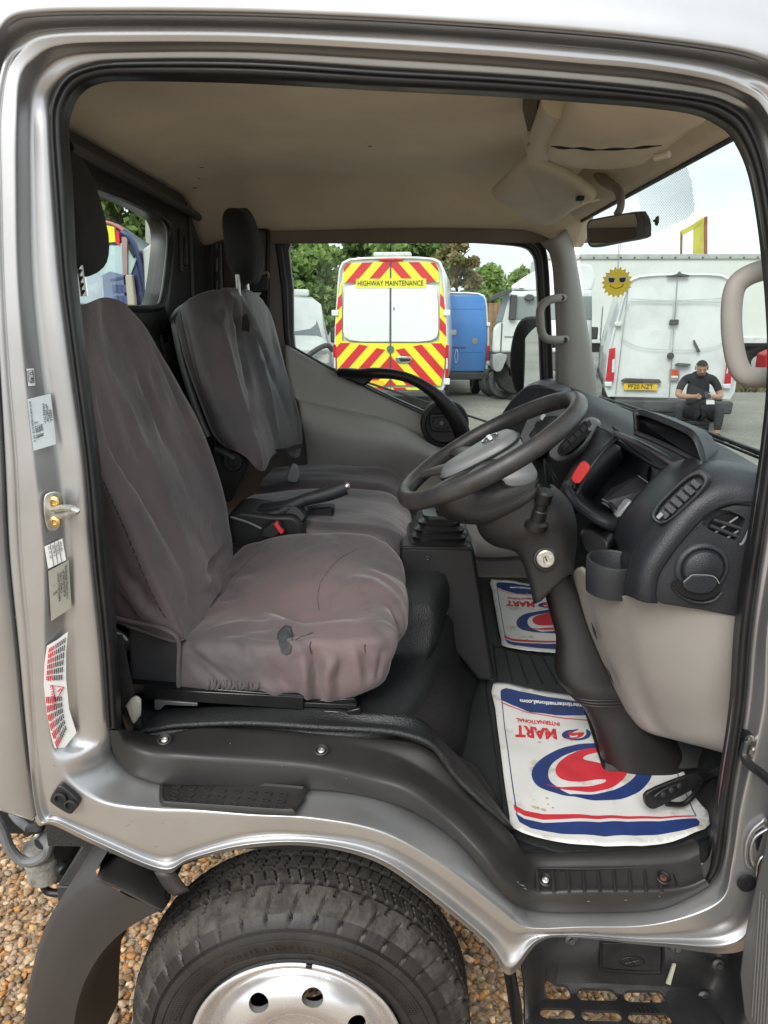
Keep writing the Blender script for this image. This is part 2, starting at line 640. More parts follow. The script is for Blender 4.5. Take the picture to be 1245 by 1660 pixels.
# stations round the door opening, clockwise from the foot of the rear pillar; each: seven outlines from the door gap inward
ST = [
 ('l', (38,1190),(42,1190),(50,1190),(58,1190),(80,1190),(122,1190),(172,1180)),
 ('l', (25,1050),(29,1050),(40,1050),(50,1050),(72,1050),(113,1050),(163,1050)),
 ('l', (10,900),(14,900),(27,900),(35,900),(70,900),(113,900),(147,900)),
 ('l', (3,750),(7,750),(20,750),(28,750),(55,750),(100,750),(135,750)),
 ('l', (-5,600),(-1,600),(8,600),(15,600),(39,600),(74,600),(115,600)),
 ('l', (-13,450),(-9,450),(0,450),(6,450),(28,450),(57,450),(96,450)),
 ('l', (-16,300),(-12,300),(-4,300),(2,300),(25,300),(53,300),(84,300)),
 ('l', (-18,200),(-13,200),(-6,200),(0,200),(26,200),(52,200),(78,200)),
 ('c', (-8,85),(2,105),(8,108),(13,112),(31,128),(56,147),(82,160)),
 ('t', (20,38),(29,66),(36,72),(42,78),(55,94),(80,113),(102,124)),
 ('t', (75,27),(78,48),(81,55),(85,60),(97,73),(116,92),(140,106)),
 ('t', (200,25),(200,43),(200,50),(200,57),(200,68),(200,86),(200,98)),
 ('t', (400,27),(400,44),(400,51),(400,58),(400,69),(400,85),(400,98)),
 ('t', (620,36),(620,53),(620,61),(620,70),(620,80),(620,97),(620,112)),
 ('t', (800,47),(800,64),(800,73),(800,82),(800,91),(800,108),(800,122)),
 ('t', (945,58),(945,77),(945,85),(945,94),(945,103),(945,120),(945,133)),
 ('t', (1045,68),(1045,86),(1045,94),(1045,103),(1045,112),(1045,129),(1045,143)),
 ('t', (1145,81),(1145,100),(1145,109),(1145,119),(1145,128),(1145,144),(1145,156)),
 ('t', (1215,95),(1210,117),(1207,128),(1204,138),(1200,147),(1193,160),(1188,170)),
 ('c', (1275,125),(1260,142),(1252,154),(1245,164),(1238,175),(1228,188),(1219,200)),
 ('r', (1330,220),(1300,230),(1290,240),(1282,250),(1272,260),(1258,268),(1246,280)),
 ('r', (1355,450),(1330,450),(1320,450),(1312,450),(1300,450),(1285,450),(1272,450)),
 ('r', (1355,600),(1335,600),(1325,600),(1317,600),(1305,600),(1290,600),(1277,600)),
 ('r', (1345,750),(1325,750),(1315,750),(1307,750),(1292,750),(1275,750),(1260,750)),
 ('r', (1330,1000),(1310,1000),(1295,1000),(1275,1000),(1246,1000),(1230,1000),(1224,1000)),
 ('r', (1322,1150),(1305,1150),(1290,1150),(1270,1150),(1238,1150),(1215,1150),(1210,1150)),
 ('r', (1300,1300),(1285,1300),(1265,1300),(1240,1300),(1203,1300),(1191,1300),(1187,1300)),
 ('r', (1270,1400),(1255,1400),(1235,1400),(1212,1400),(1186,1400),(1178,1400),(1174,1400)),
 ('b', (1215,1538),(1205,1525),(1195,1505),(1180,1490),(1165,1464),(1156,1450),(1150,1438)),
 ('b', (1070,1534),(1070,1529),(1068,1521),(1066,1514),(1062,1499),(1060,1488),(1060,1478)),
 ('b', (940,1521),(940,1519),(942,1515),(944,1511),(942,1503),(940,1493),(940,1482)),
 ('b', (875,1526),(872,1523),(869,1518),(866,1513),(864,1505),(868,1492),(870,1479)),
 ('b', (826,1582),(827,1572),(829,1532),(831,1512),(834,1494),(840,1485),(846,1475)),
 ('b', (786,1529),(790,1525),(795,1505),(801,1490),(812,1476),(818,1468),(825,1460)),
 ('b', (676,1440),(682,1436),(690,1422),(700,1412),(720,1404),(733,1387),(745,1370)),
 ('b', (600,1393),(603,1388),(607,1376),(610,1366),(617,1348),(623,1325),(630,1302)),
 ('b', (500,1371),(500,1366),(500,1358),(500,1350),(505,1326),(520,1304),(540,1284)),
 ('b', (398,1375),(398,1370),(400,1361),(400,1352),(410,1321),(420,1300),(430,1280)),
 ('b', (306,1396),(308,1392),(310,1384),(312,1375),(320,1314),(325,1295),(330,1277)),
 ('b', (265,1416),(264,1410),(262,1398),(262,1389),(240,1311),(252,1292),(262,1274)),
 ('b', (164,1375),(166,1370),(168,1360),(170,1352),(165,1300),(190,1280),(215,1258)),
 ('b', (86,1337),(90,1333),(95,1328),(101,1324),(115,1268),(150,1248),(188,1228)),
 ('b', (57,1329),(60,1325),(68,1315),(77,1306),(93,1235),(135,1222),(178,1208)),
]
YS = {  # depth of the seven outlines behind the outer skin
 'l': (0.0, 0.002, 0.0, 0.004, 0.004, 0.044, 0.030),
 'c': (0.0, 0.006, 0.004, 0.006, 0.008, 0.040, 0.044),
 't': (-0.010, 0.010, 0.008, 0.008, 0.011, 0.044, 0.034),
 'r': (0.0, 0.004, 0.002, 0.006, 0.008, 0.040, 0.036),
 'b': (0.016, -0.002, 0.017, 0.001, 0.000, 0.030, 0.056),
}
rows = [[P(s[1 + k][0], s[1 + k][1], Y=YS[s[0]][k]) for s in ST] for k in range(7)]
SHELF = {}
for i, s in enumerate(ST):
    if s[0] == 'b':   # the ledge under the sill trim lies nearly flat
        z5 = rows[4][i].z
        y7 = min(.085, P(*s[7], Z=z5 + .004).y)
        rows[6][i] = P(*s[7], Y=y7)
        rows[5][i] = P(*s[6], Y=min(y7 * .62, P(*s[6], Z=z5 + .002).y))
        SHELF[s[7]] = y7
# the deep gap where the door shuts, between the first two outlines
gap = [rows[0][i].lerp(rows[1][i], 0.55) + Vector((0, 0.035 if ST[i][0] != 'b' else 0.004, 0)) for i in range(len(ST))]
notch = [rows[2][i].lerp(rows[3][i], 0.5) + Vector((0, 0.006 if ST[i][0] in 'lc' else 0.0, 0)) for i in range(len(ST))]
mid = [rows[4][i].lerp(rows[5][i], 0.82) + Vector((0, -0.002, 0)) for i in range(len(ST))]
mixr = lambda a, b, t: [p.lerp(q, t) for p, q in zip(a, b)]
frame_rows = [rows[0], gap, rows[1], mixr(rows[1], rows[2], .2), rows[2], notch, rows[3], mixr(rows[3], rows[4], .12), mixr(rows[3], rows[4], .88), rows[4], mixr(rows[4], rows[5], .12), mid, rows[5], rows[6]]
inner = [p + Vector((0, 0.05, 0)) for p in rows[6]]
frame_vf = rowloft(frame_rows + [inner], m=5, closed=True)
door_frame = obj('door_frame', frame_vf, PAINT, TRUCK, sub=1, sharp=0)

# roof skin above the gap and the rear corner panel behind it
top_i = list(range(8, 20))
e0 = [rows[0][i] + Vector((0, -0.006, 0.001)) for i in top_i]
def roofrow(dpx, Y):
    return [P(ST[i][1][0] * 1.0 + (ST[i][1][0] - 620) * dpx * 0.0004, ST[i][1][1] - dpx, Y=Y) for i in top_i]
e_in = [p + Vector((0, 0.04, 0.0)) for p in e0]
obj('roof_panel', rowloft([e_in, e0, roofrow(14, -0.022), roofrow(55, -0.018), roofrow(120, 0.01), roofrow(220, 0.08)], m=5, mr=2), PAINT, TRUCK, sharp=0, sub=1)
rear = [[P(x - 3, y, Y=-0.001) for x, y in ((-8,86),(-18,200),(-16,300),(-13,450),(-5,600),(3,750),(10,900),(25,1050),(38,1190),(52,1318),(56,1330))],
        [P(x - 60, y, Y=-0.004) for x, y in ((-8,60),(-18,200),(-16,300),(-13,450),(-5,600),(3,750),(10,900),(25,1050),(38,1190),(47,1300),(47,1308))],
        [P(x - 220, y, Y=0.0) for x, y in ((-8,20),(-18,200),(-16,300),(-13,450),(-5,600),(3,750),(10,900),(25,1050),(38,1190),(45,1255),(45,1262))]]
rback = [p + Vector((0, 0.03, 0)) for p in rear[0]]
obj('rear_corner_panel', rowloft([rback] + rear, m=5), PAINT, TRUCK, sharp=0)

# rubber door seal round the opening
SEAL_IN = [(193,1182),(186,1050),(172,900),(157,750),(138,600),(120,450),(112,300),(106,225),(108,185),(126,148),(160,130),(222,127),(400,131),(620,143),(800,152),(945,162),(1045,170),(1125,181),(1166,198),(1196,226),(1224,300),(1244,450),(1250,600),(1236,750),(1198,1000),(1187,1150),(1165,1300),(1151,1398),(1138,1430)]
so = rows[6][:29]
si = [P(a, b, Y=0.085) for a, b in SEAL_IN]
def between(t, Y):
    out = []
    for i in range(29):
        a, b = ST[i][7], SEAL_IN[i]
        out.append(P(a[0] + (b[0] - a[0]) * t, a[1] + (b[1] - a[1]) * t, Y=Y))
    return out
seal = [[p + Vector((0, 0.004, 0)) for p in so], between(0.06, 0.038), between(0.2, 0.030), between(0.32, 0.034), between(0.36, 0.042), between(0.42, 0.036), between(0.7, 0.040), between(0.9, 0.052), si, [p + Vector((0, 0.014, 0)) for p in si]]
obj('door_seal', rowloft(seal, m=6), RUBBER, TRUCK, sharp=0)

# sill trim of charcoal plastic
SILL = [
 ((174,1184),(180,1184),(192,1184),(200,1183),(206,1183),(212,1183)),
 ((186,1228),(195,1218),(208,1206),(213,1198),(222,1188),(228,1184)),
 ((215,1258),(222,1240),(238,1219),(242,1209),(250,1196),(256,1189)),
 ((262,1274),(266,1250),(285,1223),(285,1213),(287,1191),(292,1183)),
 ((330,1277),(332,1255),(335,1227),(335,1217),(335,1187),(335,1177)),
 ((430,1280),(430,1262),(430,1233),(430,1223),(430,1191),(430,1179)),
 ((540,1284),(530,1266),(522,1243),(522,1231),(517,1198),(517,1185)),
 ((630,1302),(620,1285),(605,1262),(608,1250),(620,1217),(630,1194)),
 ((690,1328),(680,1312),(668,1284),(672,1272),(690,1250),(705,1215)),
 ((745,1370),(737,1350),(728,1330),(735,1318),(755,1300),(768,1290)),
 ((795,1428),(790,1410),(788,1392),(795,1380),(812,1362),(828,1346)),
 ((825,1460),(826,1445),(828,1432),(834,1420),(846,1395),(852,1380)),
 ((868,1479),(867,1462),(868,1446),(870,1437),(874,1405),(878,1380)),
 ((940,1482),(940,1463),(940,1443),(940,1436),(940,1405),(940,1378)),
 ((1060,1478),(1060,1460),(1060,1443),(1060,1436),(1060,1402),(1060,1374)),
 ((1115,1458),(1114,1447),(1112,1437),(1112,1430),(1110,1395),(1108,1368)),
 ((1152,1437),(1147,1430),(1142,1424),(1139,1418),(1134,1385),(1132,1360)),
]
def shelf_y(p):
    q = sorted(SHELF, key=lambda k: (k[0] - p[0]) ** 2 + (k[1] - p[1]) ** 2)[:2]
    d = [math.hypot(k[0] - p[0], k[1] - p[1]) + .01 for k in q]
    return (SHELF[q[0]] * d[1] + SHELF[q[1]] * d[0]) / (d[0] + d[1])
sdy = (-.002, -.004, .001, .016, .070, .095)
sdy2 = (-.002, -.006, -.002, .010, .050, .072)
srow = []
for k in range(6):
    srow.append([P(s[k][0], s[k][1], Y=(.053 if i == 0 else shelf_y(s[0])) + (sdy if i < 10 else sdy2)[k]) for i, s in enumerate(SILL)])
lr = lambda a, b, t: [p.lerp(q, t) for p, q in zip(srow[a], srow[b])]
srow = [[p + Vector((0, 0.02, -0.006)) for p in srow[0]], srow[0], lr(0, 1, .15), srow[1], lr(1, 2, .8), srow[2], srow[3], lr(3, 4, .14), lr(3, 4, .9), srow[4], lr(4, 5, .15), srow[5], [p + Vector((0, 0.04, -0.03)) for p in srow[5]]]
sill_vf = rowloft(srow, m=5)
sill = obj('sill_trim', sill_vf, SILLP, TRUCK, sub=1, sharp=0)

CHIP = mat('paint_chip', (.20, .19, .18), .8, 0, .2, 60)
def scuffs(vf, spots, parent):
    for a, b, dx, dy, r_ in spots:
        q = stick(vf, [(a, b), (a + dx * .5 + .6, b + dy * .5 - .4), (a + dx, b + dy)], .0006)
        if len(q) == 3:
            obj('scuff_mark', tube(q, [r_ * .5, r_, r_ * .4], 5), CHIP, parent, smooth=False)
scuffs(sill_vf, [(843, 1434, 8, 3, .0011), (838, 1429, 3, 3, .0008), (849, 1440, 5, 2, .0008), (952, 1461, 4, 1, .0007), (1012, 1459, 5, 1, .0007), (1068, 1452, 2, 3, .0006), (455, 1241, 3, 1, .0006), (560, 1262, 2, 1, .0006), (372, 1205, 2, 1, .0005)], sill)
scuffs(frame_vf, [(203, 1340, 8, -4, .0006), (212, 1331, 2, 2, .0006), (249, 1372, 7, 2, .0006), (262, 1335, 4, 0, .0005), (300, 1332, 2, 1, .0005), (24, 1000, 1, 2, .0007), (86, 1240, 2, 3, .0006), (155, 1238, 3, 2, .0007), (172, 1250, 2, 1, .0006), (226, 1268, 2, 2, .0006), (968, 1512, 40, 2, .0006), (905, 1508, 14, 1, .0005), (1150, 1505, 2, 1, .0009), (870, 1520, 5, 1, .0008), (690, 1384, 14, 8, .0006)], door_frame)

def screw(p, nrm, parent, r=0.006, m=STEEL, name='screw'):
    nrm = Vector(nrm).normalized()
    s = obj(name, lathe([(r, 0), (r * 0.95, r * 0.35), (r * 0.5, r * 0.55), (r * 0.45, r * 0.2), (0.0005, r * 0.2)], p, nrm, n=14), m, parent)
    return s
for a, b in ((267, 1200), (521, 1217)):
    p = P(a, b, Y=0.104)
    w_ = obj('screw_recess', lathe([(0.013, 0.003), (0.011, 0.004), (0.0085, 0.0005)], p, (0, -0.35, 1), n=20), SILLP, sill)
    screw(p, (0, -0.35, 1), sill, 0.0068)

# ribbed entry plate clipped over the sill
TPL = [(262,1262),(275,1263),(380,1270),(487,1278),(497,1283),(487,1300),(476,1313),(470,1318),(380,1312),(272,1305),(262,1302),(258,1292)]
tp = [P(a, b, Z=.808) for a, b in TPL]
tc_ = sum(tp, Vector()) / len(tp)
nrm_t = (tp[7] - tp[1]).cross(tp[4] - tp[1]).normalized()
if nrm_t.z < 0:
    nrm_t = -nrm_t
tpo = crs(tp, 3, True)
inner_t = [tc_ + (p - tc_) * 0.955 for p in tpo]
plate = obj('tread_plate', join(loft([[p - nrm_t * 0.004 for p in tpo], [p + nrm_t * 0.003 for p in tpo], [p + nrm_t * 0.006 for p in inner_t], [tc_ + (p - tc_) * 0.92 + nrm_t * 0.0015 for p in tpo]], cu=True, cap1=True)), SILLP, TRUCK, sharp=50)
ux_t = (tp[3] - tp[1]).normalized()
uy_t = nrm_t.cross(ux_t).normalized()
oval = [(math.cos(a) * 0.0078, math.sin(a) * 0.0046) for a in [2 * math.pi * k / 16 for k in range(16)]]
for c in range(8):
    for r_ in range(3):
        a, b = 287 + c * 24.6 - r_ * 3.5, 1278 + c * 1.75 + r_ * 10.5
        p = P(a, b, Z=.808) + nrm_t * 0.002
        o1 = [p + ux_t * x + uy_t * y for x, y in oval]
        i1 = [p + ux_t * x * 0.70 + uy_t * y * 0.62 for x, y in oval]
        obj('tread_ring', loft([o1, [q + nrm_t * 0.002 for q in o1], [q + nrm_t * 0.002 for q in i1], i1], cu=True), SILLP, plate)

# ribs and screws on the lower threshold
for k in range(9):
    x = 872 + k * 25.0
    path = [P(x - 2, 1412, Y=0.063), P(x, 1430, Y=0.039), P(x, 1437, Y=0.030), P(x + 1, 1447, Y=0.019)]
    obj('threshold_rib', tube(crs(path, 4), 0.0032, 6), SILLP, sill)
obj('threshold_groove', tube(crs(P3([(869,1440,.028),(869,1418,.056),(873,1410,.067),(885,1408,.070),(960,1409,.069),(1075,1405,.074),(1086,1408,.070),(1094,1425,.048),(1097,1437,.032)]), 4), 0.0022, 6), BLACK, sill)
for a, b, m_ in ((884, 1427, STEEL), (1075, 1424, mat('rusty_screw', (0.16, 0.06, 0.035), 0.7, 0.4, 0.4, 60))):
    p = P(a, b, Y=0.045)
    obj('screw_recess', lathe([(0.013, 0.004), (0.011, 0.005), (0.008, 0.001)], p, (0, -0.4, 1), n=20), BLACK, sill)
    screw(p, (0, -0.4, 1), sill, 0.0065, m_)

# labels on the rear pillar
def pill(a, b, off=0.003):
    """a point on the flat of the rear pillar"""
    tt = None
    for i in range(7):
        y0, y1 = ST[i + 1][5][1], ST[i][5][1]
        if y0 <= b <= y1 or i == 0 and b > y1:
            t = (y1 - b) / (y1 - y0)
            x5 = ST[i][5][0] + (ST[i + 1][5][0] - ST[i][5][0]) * t
            x6 = ST[i][6][0] + (ST[i + 1][6][0] - ST[i][6][0]) * t
            tt = (a - x5) / (x6 - x5)
            break
    tt = 0.5 if tt is None else max(-0.1, min(1.05, tt))
    return P(a, b, Y=0.004 + 0.030 * tt - off)
def label_quad(name, q, m_, lines, parent=TRUCK, round_=True):
    pts = [pill(a, b) for a, b in q]
    lab = obj(name, prism(pts, (0, 0.0008, 0)), m_, parent)
    o_ = pts[0]
    dn = (pts[3] - pts[0])
    rt = (pts[1] - pts[0])
    n_ = dn.cross(rt).normalized()
    if n_.y > 0:
        n_ = -n_
    for s, u, v, size, mm in lines:   # u along the height, v from left
        t = text_mesh(s, size, 0.0001, 'LEFT')
        obj('print_line', xf(t, o_ + dn * u + rt * v + n_ * 0.0022, dn.normalized(), rt.normalized(), n_), mm, lab, fix=False, smooth=False)
    return lab
l1 = label_quad('paint_code_label', [(43,598),(54,597),(57,625),(46,626)], WHITEP, [('0.40', .18, .5, .010, BLACKINK)])
k1 = [pill(a, b, .0042) for a, b in ((45,601),(53,600),(55,618),(47,619))]
obj('label_border', tube(k1, 0.0006, 4, closed=True), BLACKINK, l1)
label_quad('maker_plate', [(44,647),(82,638),(91,720),(54,731)], mat('pale_blue_label', (0.55, 0.60, 0.62), .4, 0, .03), [
    ('NISSAN', .30, .86, .0068, BLACKINK), ('e9*2007/46*0036*', .17, .73, .0058, BLACKINK), ('VWASKTF24K7234806', .14, .60, .0058, BLACKINK),
    ('3500  kg', .52, .47, .0055, BLACKINK), ('7000  kg', .52, .38, .0055, BLACKINK), ('1- 1750  kg', .45, .29, .0055, BLACKINK), ('2- 2200  kg', .45, .20, .0055, BLACKINK), ('BKBUASBF24HEBJAKACLB  A01 B', .05, .07, .0042, BLACKINK)])
tl = label_quad('tyre_pressure_label', [(72,886),(101,873),(107,908),(78,922)], WHITEP, [('MPA kPa', .06, .84, .0045, BLACKINK), ('195/70R15', .05, .62, .0045, BLACKINK), ('205/75R16', .05, .42, .0045, BLACKINK), ('4.5  65  3.8', .05, .2, .0045, BLACKINK)])
for v in (.32, .55, .76):
    g = [pill(72 + 29 * v, 886 - 13 * v, .0042), pill(78 + 29 * v, 922 - 14 * v, .0042)]
    obj('label_rule', tube(g, 0.0004, 4), BLACKINK, tl)
label_quad('converter_plate', [(78,926),(111,908),(116,985),(83,1007)], STICKG, [('Bodybuilder Motors d.o.o.', .06, .84, .0055, BLACKINK), ('e4*2007/46*0318*06', .12, .70, .0055, BLACKINK), ('Faze 2 / Phase 2', .14, .57, .0055, BLACKINK), ('VWASKTF24K7234806', .12, .44, .0052, BLACKINK), ('-        kg', .30, .33, .005, BLACKINK), ('1-       kg', .30, .22, .005, BLACKINK)])
WL = [(93,1037),(110,1024),(107,1060),(107,1100),(112,1150),(124,1188),(93,1227),(83,1195),(75,1150),(71,1110),(72,1075),(76,1047)]
warn = obj('warning_label', prism([pill(a, b) for a, b in WL], (0, 0.0008, 0)), WHITEP, TRUCK)
for j in range(9):
    u = j / 8
    x0, x1 = 78 + 26 * u, 78 + 26 * u
    for (ya, yb) in ((1050 - 18 * u, 1104), (1128, 1215 - 30 * u)):
        n_ = 6
        for k in range(n_):
            t0, t1 = k / n_ + 0.02, (k + 0.8 + 0.15 * random.random()) / n_
            def wx(y):
                return (81 + 24 * u) - 6 * math.sin((y - 1040) / 190 * math.pi) + (max(0, y - 1120) / 100) ** 2 * 16
            p0, p1 = ya + (yb - ya) * t0, ya + (yb - ya) * t1
            obj('print_line', tube([pill(wx(p0), p0, .0042), pill(wx(p1), p1, .0042)], 0.0007 if u > .35 else 0.0009, 4), REDINK if u < .38 else BLACKINK, warn)
tri = [pill(a, b, .0042) for a, b in ((85,1111),(103,1114),(90,1138))]
obj('warning_triangle', tube(tri, 0.0010, 5, closed=True), REDINK, warn)
obj('warning_mark', tube([pill(99, 1116, .0042), pill(93, 1121, .0042)], 0.0010, 5), REDINK, warn)
t = text_mesh('ATTENTION', 0.0085, 0.0001, 'LEFT')
_a, _b = pill(82.5, 1110, .004), pill(87, 1146, .004)
obj('print_line', xf(t, _a, (_b - _a).normalized(), Vector((0.94, 0.25, 0.2)).normalized(), (0, -1, 0)), REDINK, warn, fix=False, smooth=False)

# striker on the rear pillar
sp = [pill(a, b, .004) for a, b in ((74,805),(80,798),(94,796),(102,805),(104,818),(102,835),(103,848),(96,858),(84,860),(77,850),(73,825))]
striker = obj('door_striker', prism(crs(sp, 3, True), (0, -0.006, 0)), STEEL, TRUCK, bevel=0.002)
sa, sb = pill(88, 826, .008), pill(92, 836, .008)
tip = pill(123, 826, .012) + Vector((0, -0.055, 0.0))
loopp = crs([sa, sa.lerp(P(118, 822, Y=-0.035), .6), P(120, 825, Y=-0.045), P(123, 829, Y=-0.045), sb.lerp(P(118, 834, Y=-0.035), .6), sb], 5)
obj('striker_loop', tube(loopp, 0.0055, 8), STEEL, striker)
for a, b in ((89, 813), (90, 845)):
    screw(pill(a, b, .010), (0, -1, 0), striker, 0.009, BRASS, 'striker_bolt')

# rubber bump stop low on the pillar
bp = [P(a, b, Y=0.0) for a, b in ((86,1288),(97,1270),(105,1268),(128,1287),(132,1298),(124,1309),(116,1313),(90,1297))]
bump = obj('door_buffer', prism(crs(bp, 3, True), (0, -0.012, 0)), RUBBER, TRUCK, bevel=0.004)
for a, b in ((99, 1292), (116, 1303)):
    obj('buffer_bolt', lathe([(0.011, 0), (0.011, 0.006), (0.008, 0.007), (0.006, 0.002), (0.0005, 0.002)], P(a, b, Y=-0.012), (0, -1, 0), n=18), BLACK, bump)

# ------------------------------------------------------------------ front wheel
WC = P(482, 1700, Y=0.045)
TR = 0.330
def make_tyre():
    # profile (radius, depth behind the outer sidewall), outer bead to inner bead
    prof = [(.208,.012),(.214,.002),(.226,-.006),(.242,-.010),(.256,-.011),(.270,-.008),(.283,-.002),(.292,.004),(.299,.010)]
    nt = 60
    for k in range(nt + 1):
        s = k / nt
        y = .013 + s * .180
        e = abs(s - .5) * 2
        prof.append((TR - .027 * max(0, (e - .42) / .58) ** 2, y))
    prof += [(.29,.203),(.26,.208),(.22,.19)]
    prof = [(.208 + (r - .208) * 1.13, y) for r, y in prof]
    N = 720
    V, rr = [], []
    for i in range(N):
        a = 2 * math.pi * i / N
        for j, (r, y) in enumerate(prof):
            h = 0.0
            if 6 <= j < 9 + nt + 1:
                s = (y - .013) / .180
                if j >= 9:
                    for g, wd in ((.24, .026), (.44, .026), (.64, .026), (.82, .024)):     # round grooves
                        if abs(s - g) < wd:
                            h = -.010
                # cross cuts
                band = 0 if s < .24 else 1 if s < .44 else 2 if s < .64 else 3
                sk = (s * 60 if band == 0 else -s * 18 if band == 1 else s * 20)
                ph = (i + sk + band * 5) % 16
                if band == 0:
                    zig = 5 * (1 if s > .12 else 0)
                    ph = (i + zig + s * 30) % 18
                    if ph < 2.0 and -0.09 < s:
                        h = min(h, -.008 if s > -0.02 else -.004)
                elif ph < 1.2:
                    h = min(h, -.008)
                elif band and 7.0 < ph < 8.1:
                    h = min(h, -.005)
                if h == 0:
                    h = .0009 * noise.noise(Vector((math.cos(a) * 40, math.sin(a) * 40, y * 60)))
            rr_ = r + h
            V.append(WC + Vector((math.cos(a) * rr_, y, math.sin(a) * rr_)))
    n = len(prof)
    Fs = []
    for i in range(N):
        a, b = i * n, ((i + 1) % N) * n
        for j in range(n - 1):
            Fs.append((a + j, a + j + 1, b + j + 1, b + j))
    return V, Fs
TYREM = mat('tyre_sidewall_rubber', (0.016, 0.014, 0.013), rough=0.55, var=0.35, vscale=9, bump=0.2, bscale=300, rvar=0.1)
TREADM = mat('dusty_tread_rubber', (0.075, 0.068, 0.060), rough=0.8, vscale=30, bump=0.8, bscale=160, bdetail=6, col2=(0.022, 0.020, 0.018))
wheel = obj('front_wheel', lathe([(.05,.16),(.20,.16),(.20,.02)], WC, (0, 1, 0), n=48), BLACK, TRUCK)
tyre = obj('tyre', make_tyre(), [TYREM, TREADM], wheel, sharp=40)
for p_ in tyre.data.polygons:
    c_ = p_.center - WC
    if math.hypot(c_.x, c_.z) > .308 and abs(p_.normal.y) < .93:
        p_.material_index = 1
for r_, h_ in ((.2888, -.0060), (.2854, -.0075), (.269, -.0120), (.237, -.0100)):
    obj('sidewall_ring', lathe([(r_ - .0012, h_ + .002), (r_, h_ - .0008), (r_ + .0012, h_ + .002)], WC, (0, 1, 0), n=160), TYREM, tyre)
# raised lettering and the cross-hatched bands of the sidewall
def arc_text(s, rad, size, a0, da, m_, depth):
    for k, ch in enumerate(s):
        if ch == ' ':
            continue
        a = R(a0 - da * k)
        c = WC + Vector((math.cos(a) * rad, depth, math.sin(a) * rad))
        ux = Vector((math.sin(a), 0, -math.cos(a)))
        uy = Vector((math.cos(a), 0, math.sin(a)))
        t_ = text_mesh(ch, size, 0.0008)
        obj('raised_letter', xf(t_, c, ux, uy, (0, -1, 0)), TYREM, tyre, fix=False, smooth=False)
arc_text('ContiVanContact 100', .2525, .018, 120, 2.95, TYREM, -.0113)
for base in (128, 24):
    hat = []
    for k in range(30):
        for q in range(5):
            a = R(base + k * 1.15 + (q % 2) * .55)
            r_ = .240 + q * .0055
            hat.append(box(WC + Vector((math.cos(a) * r_, -.0112, math.sin(a) * r_)), (.0022, .0016, .0022), Matrix.Rotation(-a + R(45), 3, 'Y')))
    tag(obj('sidewall_hatching', join(*hat), TYREM, tyre, smooth=False), kind='stuff')
# steel rim with round hand holes
rp_ = [(.206,.010),(.210,.000),(.212,-.004),(.208,-.008),(.200,-.006),(.196,.004),(.190,.016),(.178,.024),(.168,.020),(.160,.008),(.150,-.002),(.135,-.010),(.118,-.014),(.100,-.012),(.085,-.004),(.078,.004),(.060,.006),(.035,.006),(.001,.006)]
rb = [(.001,.016),(.078,.016),(.100,.000),(.135,.002),(.160,.020),(.172,.032),(.19,.030),(.2,.04),(.206,.04)]
rim = obj('rim', lathe(crs([Vector((a, b, 0)) for a, b in rp_], 2) and [(v.x, v.y) for v in crs([Vector((a, b, 0)) for a, b in rp_], 2)] + rb + [(.206, .010)], WC, (0, 1, 0), n=96), ALU, wheel, sharp=50)
cut = []
for k in range(8):
    a = 2 * math.pi * (k + .68) / 8
    c = WC + Vector((math.cos(a) * .1375, -.05, math.sin(a) * .1375))
    ring = [c + Vector((math.cos(t_) * .0165 * math.cos(a) - math.sin(t_) * .021 * math.sin(a), 0, math.cos(t_) * .0165 * math.sin(a) + math.sin(t_) * .021 * math.cos(a))) for t_ in [2 * math.pi * q / 20 for q in range(20)]]
    cut.append(prism(ring, (0, .12, 0)))
booly(rim, join(*cut))
for p_ in rim.data.polygons:
    p_.use_smooth = True
rim.data.set_sharp_from_angle(angle=R(40))
for k in range(1):
    a = R(82)
    obj('balance_weight', box(WC + Vector((math.cos(a) * .209, -.006, math.sin(a) * .209)), (.012, .006, .008), Matrix.Rotation(-a + R(90), 3, 'Y')), BLACK, wheel, bevel=.001)

# wheel housing behind the tyre
wh = []
for y_ in (0.08, 0.12, 0.34):
    wh.append([WC + Vector((math.cos(R(a)) * (.43 + .02 * (y_ > .05)), y_ - WC.y + .0, math.sin(R(a)) * (.43 + .02 * (y_ > .05)))) for a in range(-8, 190, 9)])
obj('wheel_housing', loft(wh), mat('dark_underseal', (0.003, 0.003, 0.003), .9, 0, .3, 10, .5, 80), TRUCK, solid=0.004)
obj('chassis_rail', box((-0.2, 0.55, 0.42), (2.4, 0.07, 0.16)), mat('dark_underseal', (0.01, 0.01, 0.01)), TRUCK, bevel=.006)
obj('front_axle', tube([WC + Vector((0, .2, 0)), WC + Vector((0, 1.4, 0))], .05, 12), MATS['dark_underseal'], TRUCK)

